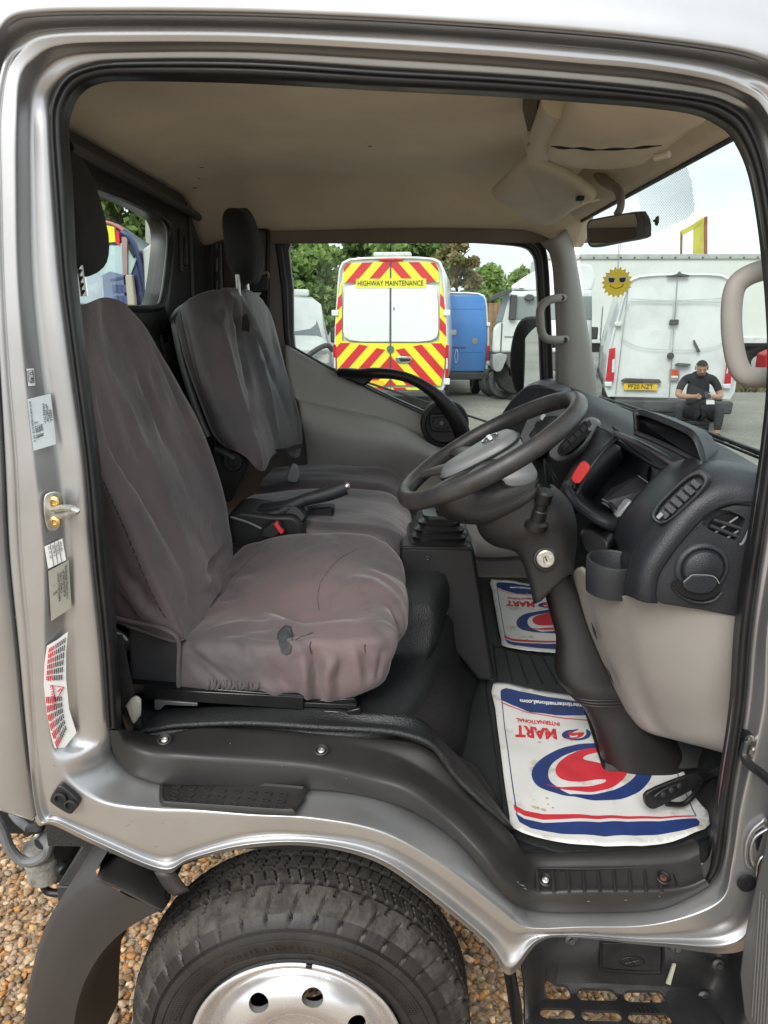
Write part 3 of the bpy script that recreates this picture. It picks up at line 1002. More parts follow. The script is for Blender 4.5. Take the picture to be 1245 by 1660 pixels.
# mudguard behind the wheel
MG = mat('faded_black_mudguard', (0.030, 0.027, 0.026), rough=0.52, var=0.15, vscale=5, bump=0.15, bscale=500)
outl = [(155,1423),(130,1438),(105,1461),(84,1490),(67,1528),(54,1572),(45,1615),(39,1660),(36,1720),(36,1780)]
innl = [(260,1476),(230,1491),(200,1510),(172,1536),(150,1567),(134,1600),(123,1640),(118,1685),(116,1730),(116,1780)]
o3, i3 = crs(PX(outl, .0), 4), crs(PX(innl, .0), 4)
mud = obj('mudguard', loft([[p + Vector((0, .22, 0)) for p in o3], [p + Vector((-.004, .012, .004)) for p in o3], [p + Vector((.006, 0, -.004)) for p in o3], [a.lerp(b, .5) + Vector((0, -.004, 0)) for a, b in zip(o3, i3)], i3, [p + Vector((.01, .22, -.01)) for p in i3]]), MG, TRUCK, sharp=75)
top_mg = [P3([(155,1423,.0),(200,1442,.0),(262,1477,.0)]), P3([(157,1421,.004),(203,1439,.004),(266,1474,.004)]), P3([(163,1405,.05),(212,1412,.05),(276,1452,.05)]), P3([(168,1396,.09),(208,1390,.09),(262,1420,.09)]), P3([(180,1385,.2),(215,1375,.2),(275,1400,.2)])]
obj('mudguard_top', rowloft(top_mg, m=4, mr=3), MG, mud, solid=0.004)
obj('mudguard_flange', rowloft([P3([(250,1412,.02),(268,1440,.02),(282,1452,.02)]), P3([(284,1412,.03),(298,1432,.03),(308,1443,.03)])], m=3), MG, mud, solid=0.004)
obj('mudguard_bracket', join(prism(P3([(93,1436,.20),(140,1362,.20),(180,1379,.20),(162,1405,.20),(118,1437,.20)]), (0.0, .12, .0)), prism(P3([(92,1437,.205),(118,1438,.205),(104,1462,.205),(93,1462,.205)]), (0, .1, 0))), mat('blue_black_plastic', (0.03, 0.031, 0.036), .5, 0, .2, 8, .5, 300), mud, bevel=.003)

# canister with hoses behind the cab
cb, ct = P(74, 1424, Y=.30), P(76, 1358, Y=.30)
DIRTY = mat('dirty_white_plastic', (0.33, 0.33, 0.30), rough=0.8, var=0.3, vscale=30, bump=0.6, bscale=200, col2=(0.13, 0.12, 0.10))
can = obj('fuel_filter', lathe([(.030, 0), (.036, .006), (.038, .05), (.041, .052), (.041, .062), (.038, .064), (.0375, .088)], cb, (0, 0, 1), n=28, caps=True), DIRTY, TRUCK)
RUST = mat('rusty_metal', (0.30, 0.12, 0.035), rough=0.9, var=0.4, vscale=40, bump=.5, bscale=200, col2=(0.10, 0.055, 0.03))
obj('filter_bracket', join(lathe([(.044, .0), (.047, .06), (.047, .125), (.040, .128), (.001, .130)], cb + Vector((.022, .03, .0)), (0, 0, 1), n=28)), mat('dirty_black_metal', (0.02, 0.02, 0.02), .7, .3, .4, 30), can)
obj('rusty_cap', lathe([(.046, .1285), (.043, .134), (.001, .136)], cb + Vector((.022, .03, .0)), (0, 0, 1), n=28), RUST, can)
HOSE = mat('grey_hose', (0.12, 0.125, 0.13), .55, 0, .2, 20)
obj('hose', tube(crs(P3([(-30,1300,.26),(0,1335,.26),(14,1372,.26),(32,1393,.26),(52,1397,.26),(72,1388,.26),(79,1372,.26),(70,1356,.28),(62,1352,.28)]), 5), .011, 10), HOSE, can)
obj('hose', tube(crs(P3([(20,1318,.35),(30,1330,.33),(42,1340,.31),(50,1348,.30)]), 4), .009, 10), HOSE, can)
obj('hose_clip', lathe([(.014, -.006), (.015, 0), (.014, .006)], P(48, 1345, Y=.28), (.8, 0, -.5), n=16, caps=True), BLACK, can)
obj('hose_clip', lathe([(.012, -.004), (.013, 0), (.012, .004)], P(60, 1352, Y=.275), (.6, 0, -.7), n=16, caps=True), STEEL, can)
obj('valve_head', tube(crs(P3([(44,1352,.27),(52,1343,.27),(66,1342,.27),(72,1334,.28)]), 3), [.006,.01,.012,.012,.012,.012,.01,.008,.006,.006], 8), BLACK, can)
obj('drain_pipe', tube(crs(P3([(70,1424,.3),(72,1438,.3),(80,1446,.3),(100,1448,.3)]), 4), .009, 10), BLACK, can)
obj('drain_tap', lathe([(.010, -.012), (.014, -.008), (.014, .008), (.010, .012)], P(101, 1408, Y=.26), (.6, -.6, 0), n=16, caps=True), BLACK, can)

# entry step under the sill
STEP = mat('black_step_plastic', (0.017, 0.0165, 0.017), rough=0.5, var=0.3, vscale=10, bump=0.3, bscale=400, rvar=.1)
zb = P(980, 1600, Y=.17).z
srows = [P3([(838,1512,.10),(905,1512,.17),(1100,1520,.17),(1175,1530,.17),(1215,1535,.08)]),
         P3([(842,1555,.10),(905,1560,.17),(1100,1568,.17),(1172,1578,.17),(1225,1590,.06)]),
         P3([(848,1592,.10),(900,1590,.168),(1085,1598,.168),(1160,1606,.165),(1230,1640,.05)])]
fl = []
for (x, Yd) in ((852, .09), (900, .15), (1080, .15), (1150, .14), (1215, .04)):
    p = P(x, 1606, Y=Yd)
    fl.append(Vector((p.x, Yd, zb - .004)))
fl2 = [Vector((p.x + (.0 if k else -.01), -.09, zb - .006)) for k, p in enumerate(fl)]
fl1 = [a.lerp(b, .12) for a, b in zip(fl, fl2)]
step = obj('entry_step', rowloft(srows + [fl, fl1, [a.lerp(b, .5) for a, b in zip(fl1, fl2)], fl2, [p + Vector((0, .0, -.06)) for p in fl2]], m=4), STEP, TRUCK, solid=0.006, sharp=50)
step_cut = []
for x0, x1, yy in ((882, 925, 1612), (935, 1000, 1614), (1011, 1077, 1617), (875, 932, 1643), (942, 1008, 1647), (1018, 1088, 1651)):
    a, b = P(x0, yy, Z=zb), P(x1, yy, Z=zb)
    w_ = .0118
    ring = [a + Vector((w_ - math.cos(t_) * w_, math.sin(t_) * w_, 0)) for t_ in [math.pi * q / 6 - math.pi / 2 for q in range(7)]]
    ring = [Vector((a.x + w_ + w_ * math.cos(t_), a.y + w_ * math.sin(t_), zb - .06)) for t_ in [math.pi / 2 + math.pi * q / 6 for q in range(7)]] + [Vector((b.x - w_ + w_ * math.cos(t_), a.y + w_ * math.sin(t_), zb - .06)) for t_ in [-math.pi / 2 + math.pi * q / 6 for q in range(7)]]
    step_cut.append(prism(ring, (0, 0, .12)))
booly(step, join(*step_cut))
lid = obj('step_lid', slab([(978,1534),(984,1529),(1064,1532),(1071,1538),(1070,1568),(1062,1574),(984,1570),(977,1563)], .158, .02, 3), STEP, step, bevel=.005)
obj('lid_recess', tube(PX(crs([Vector(v + (0,)) for v in ((975,1533),(984,1526),(1066,1529),(1074,1538),(1073,1570),(1062,1577),(984,1573),(974,1564))], 3, True) and [(v.x, v.y) for v in crs([Vector(v + (0,)) for v in ((975,1533),(984,1526),(1066,1529),(1074,1538),(1073,1570),(1062,1577),(984,1573),(974,1564))], 3, True)], .164), .004, 6, closed=True), BLACK, step)
obj('lid_oval', tube([P(1025 + 20 * math.cos(t_), 1560 + 8 * math.sin(t_), Y=.156) for t_ in [2 * math.pi * q / 24 for q in range(24)]], .0012, 5, closed=True), BLACK, lid)
obj('lid_mark', join(tube([P(1014, 1562, Y=.156), P(1036, 1557, Y=.156)], .0012, 5), tube([P(1021, 1555, Y=.156), P(1029, 1565, Y=.156)], .0012, 5)), BLACK, lid)
for a, b in ((926, 1523), (1097, 1535), (1164, 1563), (1140, 1615)):
    p = P(a, b, Y=.155)
    obj('step_bolt', lathe([(.013, 0), (.013, .004), (.007, .006), (.006, .010), (.0005, .010)], p, (0, -1, .2), n=18), mat('dull_bolt', (.12, .12, .12), .4, .8, .2), step)
obj('step_slot', slab([(1080,1595),(1091,1564),(1096,1564),(1087,1597)], .150, .004), mat('pale_tape', (.38, .38, .30), .6), step)
for k in range(6):
    obj('step_rib', tube([P(1030 + k * 7, 1632, Z=zb + .004), P(1034 + k * 7, 1639, Z=zb + .004)], .002, 5), STEP, step)

# lower front corner of the frame: hinge, grommet, check strap, edge of the opened door
hinge = obj('door_check_bracket', slab([(1208,1200),(1216,1192),(1226,1194),(1236,1212),(1238,1228),(1228,1246),(1215,1240),(1206,1225)], .02, .03, 3), BLACK, TRUCK, bevel=.004)
obj('check_strap', tube(crs(P3([(1210,1205,.012),(1206,1225,.006),(1216,1240,-.01),(1232,1252,-.03),(1250,1268,-.06)]), 4), .0075, 8), BLACK, hinge)
rg = []
for k in range(12):
    t_ = k / 12
    rg.append(lathe([(.002, 0), (.0075 + .002 * random.random(), .003), (.002, .007)], P(1213 + t_ * 18 + random.uniform(-4, 4), 1203 + t_ * 26 + random.uniform(-6, 4), Y=.015), (random.uniform(-.5, .5), -1, random.uniform(-.5, .5)), n=7, caps=True))
obj('strap_spring', join(*rg), mat('greasy_steel', (.4, .38, .36), .3, .9, .4, 80), hinge)
obj('grommet', lathe([(.0165, 0), (.0155, .004), (.010, .005), (.001, .0035)], P(1210, 1431, Y=-.001), (0, -1, 0), n=24), RUBBER, TRUCK)
obj('jamb_pocket', rowloft([P3([(1213,1410,.0),(1207,1395,.0),(1207,1370,.0),(1217,1345,.0),(1240,1325,.0)]), P3([(1220,1408,.004),(1214,1394,.012),(1214,1372,.012),(1222,1352,.012),(1245,1335,.01)]), P3([(1226,1402,.0),(1221,1392,.0),(1221,1374,.0),(1228,1358,.0),(1250,1345,.0)])], m=4, mr=3), PAINT, TRUCK, sharp=0, solid=.004)
obj('jamb_shield', slab([(1224,1345),(1250,1338),(1252,1410),(1232,1412),(1226,1400)], .004, .01), BLACK, TRUCK, bevel=.003)
DTRIM = mat('ribbed_grey_trim', (0.11, 0.108, 0.105), .55, 0, .08, 6, .3, 500)
# the door stands open at right angles, hinged at the front pillar
DX = .605
def dpt(y, z, x=DX):
    return Vector((x + .10 * (-y) * .35, y, z))
low = [(-.035, .78), (-.022, .66), (-.016, .58), (-.018, .50), (-.05, .44), (-.14, .42), (-.6, .42), (-1.0, .43), (-1.10, .47), (-1.12, .60), (-1.12, 1.26), (-.05, 1.30), (-.045, 1.0)]
opened = obj('opened_door', prism([dpt(y, z) for y, z in low], (.11, 0, 0)), DTRIM, TRUCK, bevel=.012, seg=3)
fo_ = [(-.06, 1.29), (-.06, 1.45), (-.16, 1.75), (-.30, 1.92), (-.60, 1.97), (-1.0, 1.97), (-1.10, 1.90), (-1.12, 1.7), (-1.12, 1.27)]
obj('window_frame', tube(crs([dpt(y, z, DX + .05) for y, z in fo_], 4), .028, 10), RUBBER, opened)
obj('door_window', ([dpt(y, z, DX + .055) for y, z in fo_], [tuple(range(len(fo_)))]), GLASS, opened, smooth=False)
obj('door_skin', prism([dpt(y, z, DX + .112) for y, z in low], (.012, 0, 0)), PAINT, opened, bevel=.006)
for k in range(24):
    y = -.05 - k * .009
    obj('trim_rib', tube([dpt(y - .03, .47, DX - .001), dpt(y, .70, DX - .001)], .0016, 5), DTRIM, opened)
obj('arm_rest', prism([dpt(y, z, DX - .05) for y, z in ((-.30, 1.02), (-.95, 1.06), (-.95, 1.12), (-.32, 1.10))], (.05, 0, 0)), BLACK, opened, bevel=.012)
obj('door_chrome_clip', tube(crs(P3([(1227,1420,-.02),(1229,1402,-.02),(1235,1390,-.02),(1241,1388,-.02)]), 4), .0018, 6), CHROME, TRUCK)
# ------------------------------------------------------------------ ground
def ground_mat():
    m = bpy.data.materials.new('yard_asphalt')
    m.use_nodes = True
    n, l = m.node_tree.nodes, m.node_tree.links
    b = n['Principled BSDF']
    tc = n.new('ShaderNodeTexCoord')
    a = n.new('ShaderNodeTexNoise'); a.inputs['Scale'].default_value = 0.35; a.inputs['Detail'].default_value = 8; a.inputs['Roughness'].default_value = .65
    c = n.new('ShaderNodeTexNoise'); c.inputs['Scale'].default_value = 14; c.inputs['Detail'].default_value = 8; c.inputs['Roughness'].default_value = .75
    r = n.new('ShaderNodeValToRGB')
    r.color_ramp.elements[0].position = .33; r.color_ramp.elements[0].color = (.20, .19, .17, 1)
    r.color_ramp.elements[1].position = .68; r.color_ramp.elements[1].color = (.40, .38, .34, 1)
    r2 = n.new('ShaderNodeValToRGB')
    r2.color_ramp.elements[0].position = .3; r2.color_ramp.elements[0].color = (.55, .55, .55, 1)
    r2.color_ramp.elements[1].position = .75; r2.color_ramp.elements[1].color = (1.25, 1.22, 1.18, 1)
    mx = n.new('ShaderNodeMix'); mx.data_type = 'RGBA'; mx.blend_type = 'MULTIPLY'; mx.inputs['Factor'].default_value = 1
    l.new(tc.outputs['Object'], a.inputs['Vector']); l.new(tc.outputs['Object'], c.inputs['Vector'])
    l.new(a.outputs['Fac'], r.inputs['Fac']); l.new(c.outputs['Fac'], r2.inputs['Fac'])
    l.new(r.outputs['Color'], mx.inputs['A']); l.new(r2.outputs['Color'], mx.inputs['B'])
    l.new(mx.outputs['Result'], b.inputs['Base Color'])
    b.inputs['Roughness'].default_value = .9
    bm = n.new('ShaderNodeBump'); bm.inputs['Strength'].default_value = .5; bm.inputs['Distance'].default_value = .02
    l.new(c.outputs['Fac'], bm.inputs['Height']); l.new(bm.outputs['Normal'], b.inputs['Normal'])
    return m
GROUND = ground_mat()
g = obj('ground', ([(-400, -400, GZ), (400, -400, GZ), (400, 600, GZ), (-400, 600, GZ)], [(0, 1, 2, 3)]), GROUND, smooth=False)
tag(g, kind='structure')

def pebble_mat():
    m = bpy.data.materials.new('gravel_stone')
    m.use_nodes = True
    n, l = m.node_tree.nodes, m.node_tree.links
    b = n['Principled BSDF']
    at = n.new('ShaderNodeVertexColor'); at.layer_name = 'stone'
    tc = n.new('ShaderNodeTexCoord')
    a = n.new('ShaderNodeTexNoise'); a.inputs['Scale'].default_value = 130; a.inputs['Detail'].default_value = 5
    r2 = n.new('ShaderNodeValToRGB')
    r2.color_ramp.elements[0].position = .3; r2.color_ramp.elements[0].color = (.62, .6, .58, 1)
    r2.color_ramp.elements[1].position = .7; r2.color_ramp.elements[1].color = (1.15, 1.15, 1.15, 1)
    mx = n.new('ShaderNodeMix'); mx.data_type = 'RGBA'; mx.blend_type = 'MULTIPLY'; mx.inputs['Factor'].default_value = 1
    l.new(tc.outputs['Object'], a.inputs['Vector']); l.new(a.outputs['Fac'], r2.inputs['Fac'])
    l.new(at.outputs['Color'], mx.inputs['A']); l.new(r2.outputs['Color'], mx.inputs['B'])
    l.new(mx.outputs['Result'], b.inputs['Base Color'])
    b.inputs['Roughness'].default_value = .72
    return m

def gravel():
    bm = bmesh.new()
    bmesh.ops.create_icosphere(bm, subdivisions=2, radius=1.0)
    base = np.array([v.co[:] for v in bm.verts])
    tris = np.array([[v.index for v in f.verts] for f in bm.faces])
    bm.free()
    kinds = []
    for k in range(14):
        o = Vector((k * 3.1, k * 1.7, 0))
        s = np.array([0.78 + .55 * noise.noise(Vector(v) * 1.1 + o) + .12 * noise.noise(Vector(v) * 2.6 + o) for v in base])
        p = base * s[:, None]
        # a few flat broken faces
        for q in range(3):
            d = rng.normal(size=3); d /= np.linalg.norm(d)
            h = p @ d
            lim = .52 + .15 * rng.random()
            p = p - np.maximum(h - lim, 0)[:, None] * d * .9
        kinds.append(p)
    pts = []
    def fill(x0, x1, y0, y1, step, zf):
        x = x0
        while x < x1:
            y = y0
            while y < y1:
                pts.append((x + rng.uniform(-.5, .5) * step, y + rng.uniform(-.5, .5) * step, zf + rng.uniform(-.004, .005), step))
                y += step
            x += step
    fill(-1.4, 1.1, -.4, 1.2, .0178, GZ + .005)
    fill(-2.2, 1.3, 1.2, 2.8, .034, GZ + .003)
    fill(-1.4, 1.1, -.4, 1.2, .055, GZ + .013)
    Vs, Cs = [], []
    pal = np.array([(.50, .32, .17), (.56, .39, .22), (.43, .26, .13), (.60, .45, .29), (.37, .29, .21), (.29, .21, .15), (.66, .53, .38), (.53, .28, .10), (.45, .36, .27), (.58, .40, .20)])
    n = len(pts)
    for i, (x, y, z, st) in enumerate(pts):
        k = kinds[rng.integers(14)]
        s = st * (.52 + .42 * rng.random() ** 1.5) * (1.0 if st < .04 else .38)
        sc = np.array([s * rng.uniform(.8, 1.35), s * rng.uniform(.8, 1.2), s * rng.uniform(.5, .8)])
        a, b = rng.uniform(0, 6.28), rng.uniform(-.4, .4)
        ca, sa, cb_, sb_ = math.cos(a), math.sin(a), math.cos(b), math.sin(b)
        Rm = np.array([[ca, -sa, 0], [sa, ca, 0], [0, 0, 1]]) @ np.array([[1, 0, 0], [0, cb_, -sb_], [0, sb_, cb_]])
        Vs.append((k * sc) @ Rm.T + (x, y, z))
        c = pal[rng.integers(len(pal))] * np.array([1.04, .96, .84]) * rng.uniform(.55, 1.05)
        Cs.append(c)
    nv, nf = len(base), len(tris)
    V = np.concatenate(Vs)
    T = (tris[None] + (np.arange(n) * nv)[:, None, None]).reshape(-1, 3)
    me = bpy.data.meshes.new('gravel')
    me.vertices.add(len(V)); me.vertices.foreach_set('co', V.ravel())
    me.loops.add(len(T) * 3); me.loops.foreach_set('vertex_index', T.ravel().astype(np.int32))
    me.polygons.add(len(T)); me.polygons.foreach_set('loop_start', np.arange(0, len(T) * 3, 3, dtype=np.int32))
    me.polygons.foreach_set('use_smooth', np.ones(len(T), dtype=bool))
    me.update()
    at = me.color_attributes.new('stone', 'FLOAT_COLOR', 'POINT')
    C = np.ones((n, nv, 4), dtype=np.float32)
    C[:, :, :3] = np.array(Cs)[:, None, :]
    at.data.foreach_set('color', C.ravel())
    o = put('gravel', me, pebble_mat(), smooth=False)
    tag(o, 'brown and buff loose gravel under the truck', 'gravel', kind='stuff')
    print('gravel', n, len(T))
gravel()
# bed of finer grit that the gravel lies on
bed = obj('gravel_bed', ([(-6, -6, GZ + .004), (6, -6, GZ + .004), (6, 3.2, GZ + .004), (-6, 3.2, GZ + .004)], [(0, 1, 2, 3)]), mat('gravel_bed', (.46, .36, .25), .95, 0, .35, 45, 1.0, 60, col2=(.24, .18, .125), dist=.02), smooth=False)
tag(bed, kind='structure')
# ------------------------------------------------------------------ cab shell
def smooth(a, b, x):
    t = max(0.0, min(1.0, (x - a) / (b - a)))
    return t * t * (3 - 2 * t)

def ceil_z(x, y):
    z = 2.062
    z -= .085 * (1 - smooth(.08, .36, y))
    z -= .13 * smooth(1.40, 1.67, y) ** 1.3
    z -= .055 * (1 - smooth(-.72, -.52, x))
    z -= .055 * smooth(.40, .62, x) ** 1.2
    z += .010 * math.sin(x * 6 + 1) * math.sin(y * 4)
    return z
cg = [[Vector((x, y, ceil_z(x, y))) for x in np.linspace(-.712, .64, 40)] for y in np.linspace(.07, 1.70, 46)]
obj('headlining', loft(cg), LINER, TRUCK, solid=-0.01, sharp=0)
# over-door header on the far side
hd = [[Vector((x, 1.69 - .01 * smooth(1.80, 1.92, z), z)) for x in np.linspace(-.70, .66, 12)] for z in (1.965, 1.93, 1.90, 1.885)]
far_header = obj('far_header_trim', loft(hd), mat('taupe_header_trim', (0.22, 0.185, 0.155), .8, 0, .08, 5, .3, 500), TRUCK, solid=.006)
for a, b in ((538, 346), (629, 349), (822, 361)):
    obj('trim_clip', lathe([(.014, 0), (.013, .004), (.001, .005)], P(a, b, Y=1.675), (0, -1, 0), n=18), MATS['taupe_header_trim'], far_header)
for a, b, r_ in ((315, 285, .009), (327, 268, .007), (600, 233, .006), (322, 278, .005)):
    p = P(a, b, Z=2.052)
    obj('lining_scuff', lathe([(.001, 0), (r_, .0005), (r_ * .6, .0012), (.0005, .0008)], Vector((p.x, p.y, ceil_z(p.x, p.y) - .0125)), (0, 0, -1), n=7), mat('scuff', (.10, .08, .06), .9), TRUCK)

# windscreen header beam, pillars
hb = []
for k in range(15):
    y = .08 + 1.6 * k / 14
    hb.append([Vector((.50, y, 2.02)), Vector((.545, y, 1.985)), Vector((.575, y, 1.955)), Vector((.598, y, 1.945)), Vector((.625, y, 1.952)), Vector((.66, y, 1.99))])
obj('windscreen_header', loft(hb), LINER, TRUCK, solid=-.008, sharp=0)
obj('header_gasket', tube([Vector((.607, y, 1.9425)) for y in np.linspace(.10, 1.62, 20)], .0055, 8), RUBBER, TRUCK)
AP = [P3([(878,392,1.60),(896,420,1.60),(903,520,1.60),(905,600,1.60),(908,680,1.60)]), P3([(898,385,1.575),(914,430,1.575),(921,520,1.575),(924,600,1.575),(928,680,1.575)]), P3([(914,373,1.60),(928,440,1.60),(943,530,1.60),(955,600,1.60),(966,680,1.60)]), P3([(920,371,1.66),(933,440,1.66),(948,530,1.66),(960,600,1.66),(971,680,1.66)])]
apil = obj('far_pillar_trim', rowloft(AP, m=6, mr=4), BEIGE, TRUCK, solid=-.01, sharp=0)
obj('windscreen_gasket', tube(crs(P3([(915,371,1.61),(929,440,1.605),(944,530,1.605),(956,600,1.605),(965,660,1.605)]), 4), .006, 8), RUBBER, TRUCK)

# windscreen glass
wsn = []
for k in range(21):
    y = .09 + 1.56 * k / 20
    bow = 1 - ((y - .87) / .8) ** 2
    col_ = []
    for q in range(9):
        t_ = q / 8
        z = 1.955 - t_ * .72
        col_.append(Vector((.612 + .10 * t_ + .06 * bow * (0.3 + .7 * t_), y, z)))
    wsn.append(col_)
obj('windscreen', loft(wsn), WGLASS, TRUCK, sharp=0)
# dotted sun band of the glass behind the mirror
DOT = mat('frit_dots', (.02, .02, .02), .6)
dots = []
FR = [(1030,310),(1113,270),(1121,292),(1126,340),(1118,352),(1060,378),(1050,370),(1040,340)]
def inside(x, y, poly):
    c = False
    for i in range(len(poly)):
        x1, y1 = poly[i]; x2, y2 = poly[i - 1]
        if (y1 > y) != (y2 > y) and x < (x2 - x1) * (y - y1) / (y2 - y1) + x1:
            c = not c
    return c
for i in range(40):
    for j in range(46):
        x, y = 1025 + i * 2.7 + (j % 2) * 1.35, 266 + j * 2.5
        if inside(x, y, FR):
            c = P(x, y, X=.655)
            r_ = .0021
            dots.append(([c + Vector((0, math.cos(a) * r_, math.sin(a) * r_)) for a in [math.pi * 2 * q / 6 for q in range(6)]], [(0, 1, 2, 3, 4, 5)]))
fd = obj('frit_dots', join(*dots), DOT, TRUCK, smooth=False)
tag(fd, kind='stuff')

# rear wall with its window
RW = mat('dark_grey_rear_panel', (0.075, 0.075, 0.077), .42, .3, .12, 6, .1, 500)
wl_px = [(40,268),(100,286),(150,303),(200,322),(245,344),(264,357),(271,382),(268,430),(259,488),(246,500),(205,501),(165,501),(110,500),(60,498),(20,480),(10,380)]
win = crs([P(a, b, X=-.70) for a, b in wl_px], 3, True)
cw = sum(win, Vector()) / len(win)
def rect_ray(v):
    d = v - cw
    y0, y1, z0, z1 = .05, 1.74, .80, 2.06
    ts = []
    if d.y > 1e-6: ts.append((y1 - cw.y) / d.y)
    if d.y < -1e-6: ts.append((y0 - cw.y) / d.y)
    if d.z > 1e-6: ts.append((z1 - cw.z) / d.z)
    if d.z < -1e-6: ts.append((z0 - cw.z) / d.z)
    return cw + d * min(ts)
outer_w = [rect_ray(v) for v in win]
in2 = [cw + (v - cw) * 1.05 for v in win]
rear_wall = obj('rear_wall', loft([[v + Vector((-.05, 0, 0)) for v in win], win, [v + Vector((.012, 0, 0)) for v in in2], [v.lerp(o_, .12) + Vector((.0, 0, 0)) for v, o_ in zip(in2, outer_w)], outer_w], cu=True), RW, TRUCK, sharp=50)
for t_ in (.62, .80):
    pass
# side walls that close the cab: behind and ahead of the near opening
obj('near_rear_side_wall', prism([Vector((-.70, .10, .86)), Vector((-.70, .10, 2.05)), Vector((-.545, .10, 2.05)), Vector((-.545, .10, .86))], (0, .02, 0)), PAINT_IN, TRUCK)
obj('near_front_side_wall', prism([Vector((.63, .10, .45)), Vector((.63, .10, 1.95)), Vector((.80, .10, 1.25)), Vector((.85, .10, .45))], (0, .02, 0)), PAINT_IN, TRUCK)
obj('window_rubber', tube([v + Vector((.008, 0, 0)) for v in win], .011, 8, closed=True), RUBBER, rear_wall)
obj('window_inner_trim', tube([cw + (v - cw) * .972 + Vector((.004, 0, 0)) for v in win], .0035, 6, closed=True), mat('grey_gasket', (.16, .16, .16), .4), rear_wall)
obj('rear_window', ([v + Vector((-.012, 0, 0)) for v in win], [tuple(range(len(win)))]), RGLASS, TRUCK, smooth=False)
# ribs pressed in the rear wall and a storage net below the window
for i, (x0, y0, x1, y1) in enumerate(((292,372,292,440),(300,385,300,430),(307,352,311,480))):
    obj('pressed_rib', tube([P(x0, y0, X=-.697), P(x1, y1, X=-.697)], .008, 8), RW, rear_wall)
obj('roof_rail', tube([P(110, 238, X=-.68), P(200, 286, X=-.68), P(322, 352, X=-.68)], .013, 10), RW, rear_wall)
NET = mat('black_webbing', (.012, .012, .013), .8, 0, .2, 30, .6, 400)
pocket = obj('rear_storage_panel', prism([P(a, b, X=-.685) for a, b in ((224,524),(244,523),(250,530),(262,530),(262,523),(300,524),(345,720),(250,720))], (.008, 0, 0)), BLACK, rear_wall, bevel=.002)
for k in range(9):
    y_ = 560 + k * 17
    a, b = P(212 + k * 6, y_, X=-.668), P(292 + k * 7, y_ + 4, X=-.668)
    pts = [a.lerp(b, q / 6) + Vector((.004 * math.sin(q * 2 + k), 0, .004 * math.sin(q * 3 + k))) for q in range(7)]
    obj('webbing_strap', tube(pts, .016, 8, flat=.25, upv=Vector((1, 0, 0))), NET, pocket)
for k in range(4):
    a, b = P(246 + k * 14, 545, X=-.66), P(280 + k * 16, 705, X=-.66)
    obj('webbing_strap', tube([a, a.lerp(b, .5) + Vector((.004, 0, 0)), b], .012, 8, flat=.25, upv=Vector((1, 0, 0))), NET, pocket)

# far rear corner pillar
PIL = [P3([(296,348,1.66),(305,480,1.66),(318,700,1.66)]), P3([(322,346,1.72),(326,480,1.72),(338,700,1.72)]), P3([(328,344,1.70),(332,480,1.70),(342,700,1.70)]), P3([(342,347,1.69),(344,480,1.69),(352,700,1.69)]), P3([(346,348,1.72),(348,480,1.72),(356,700,1.72)]), P3([(352,349,1.71),(354,480,1.71),(362,700,1.71)]), P3([(362,352,1.705),(364,480,1.705),(372,700,1.705)])]
rp2 = obj('far_rear_pillar', rowloft(PIL, m=4), mat('grey_pillar_metal', (.20, .20, .20), .38, .55, .08), TRUCK, solid=-.01, sharp=30)
for y0, y1 in ((349, 376), (388, 403), (418, 440), (455, 480)):
    obj('pillar_slot', slab([(351, y0), (353.5, y0), (352.5, y1), (350, y1)], 1.705, .002), mat('pale_slot', (.45, .45, .45), .5), rp2, smooth=False)
BTR = [P3([(358,352,1.70),(362,480,1.70),(372,720,1.70)]), P3([(380,354,1.685),(384,480,1.685),(394,720,1.685)]), P3([(440,362,1.685),(444,480,1.685),(462,720,1.685)]), P3([(466,366,1.70),(470,480,1.70),(478,720,1.70)])]
btrim = obj('far_belt_pillar_trim', rowloft(BTR, m=4, mr=4), mat('taupe_pillar_trim', (.20, .18, .165), .6, 0, .06, 5, .25, 600), TRUCK, solid=-.01, sharp=0)
bg = crs(PX([(412,372),(418,370),(428,371),(434,376),(434,420),(433,500),(428,530),(414,530)], 1.66), 3, True)
obj('belt_guide_frame', tube(bg, .008, 8, closed=True), BLACK, btrim)
obj('belt_anchor', slab([(410,455),(415,445),(431,446),(434,452),(433,470),(424,473),(408,472)], 1.60, .04, 3), BLACK, btrim, bevel=.004)
obj('belt_ring', tube(crs(PX([(425,446),(430,441),(435,444),(435,451),(430,453)], 1.62), 4), .004, 8), mat('tan_belt_ring', (.32, .26, .22), .5), btrim)
obj('seat_belt', tube(P3([(421,470,1.62),(424,500,1.63),(440,600,1.65),(455,720,1.66)]), .02, 8, flat=.12, upv=Vector((0, 1, 0))), NET, btrim)
obj('belt_clip', slab([(406,474),(424,474),(420,479),(421,486),(412,487),(412,480)], 1.58, .006), STEEL, btrim, bevel=.001)

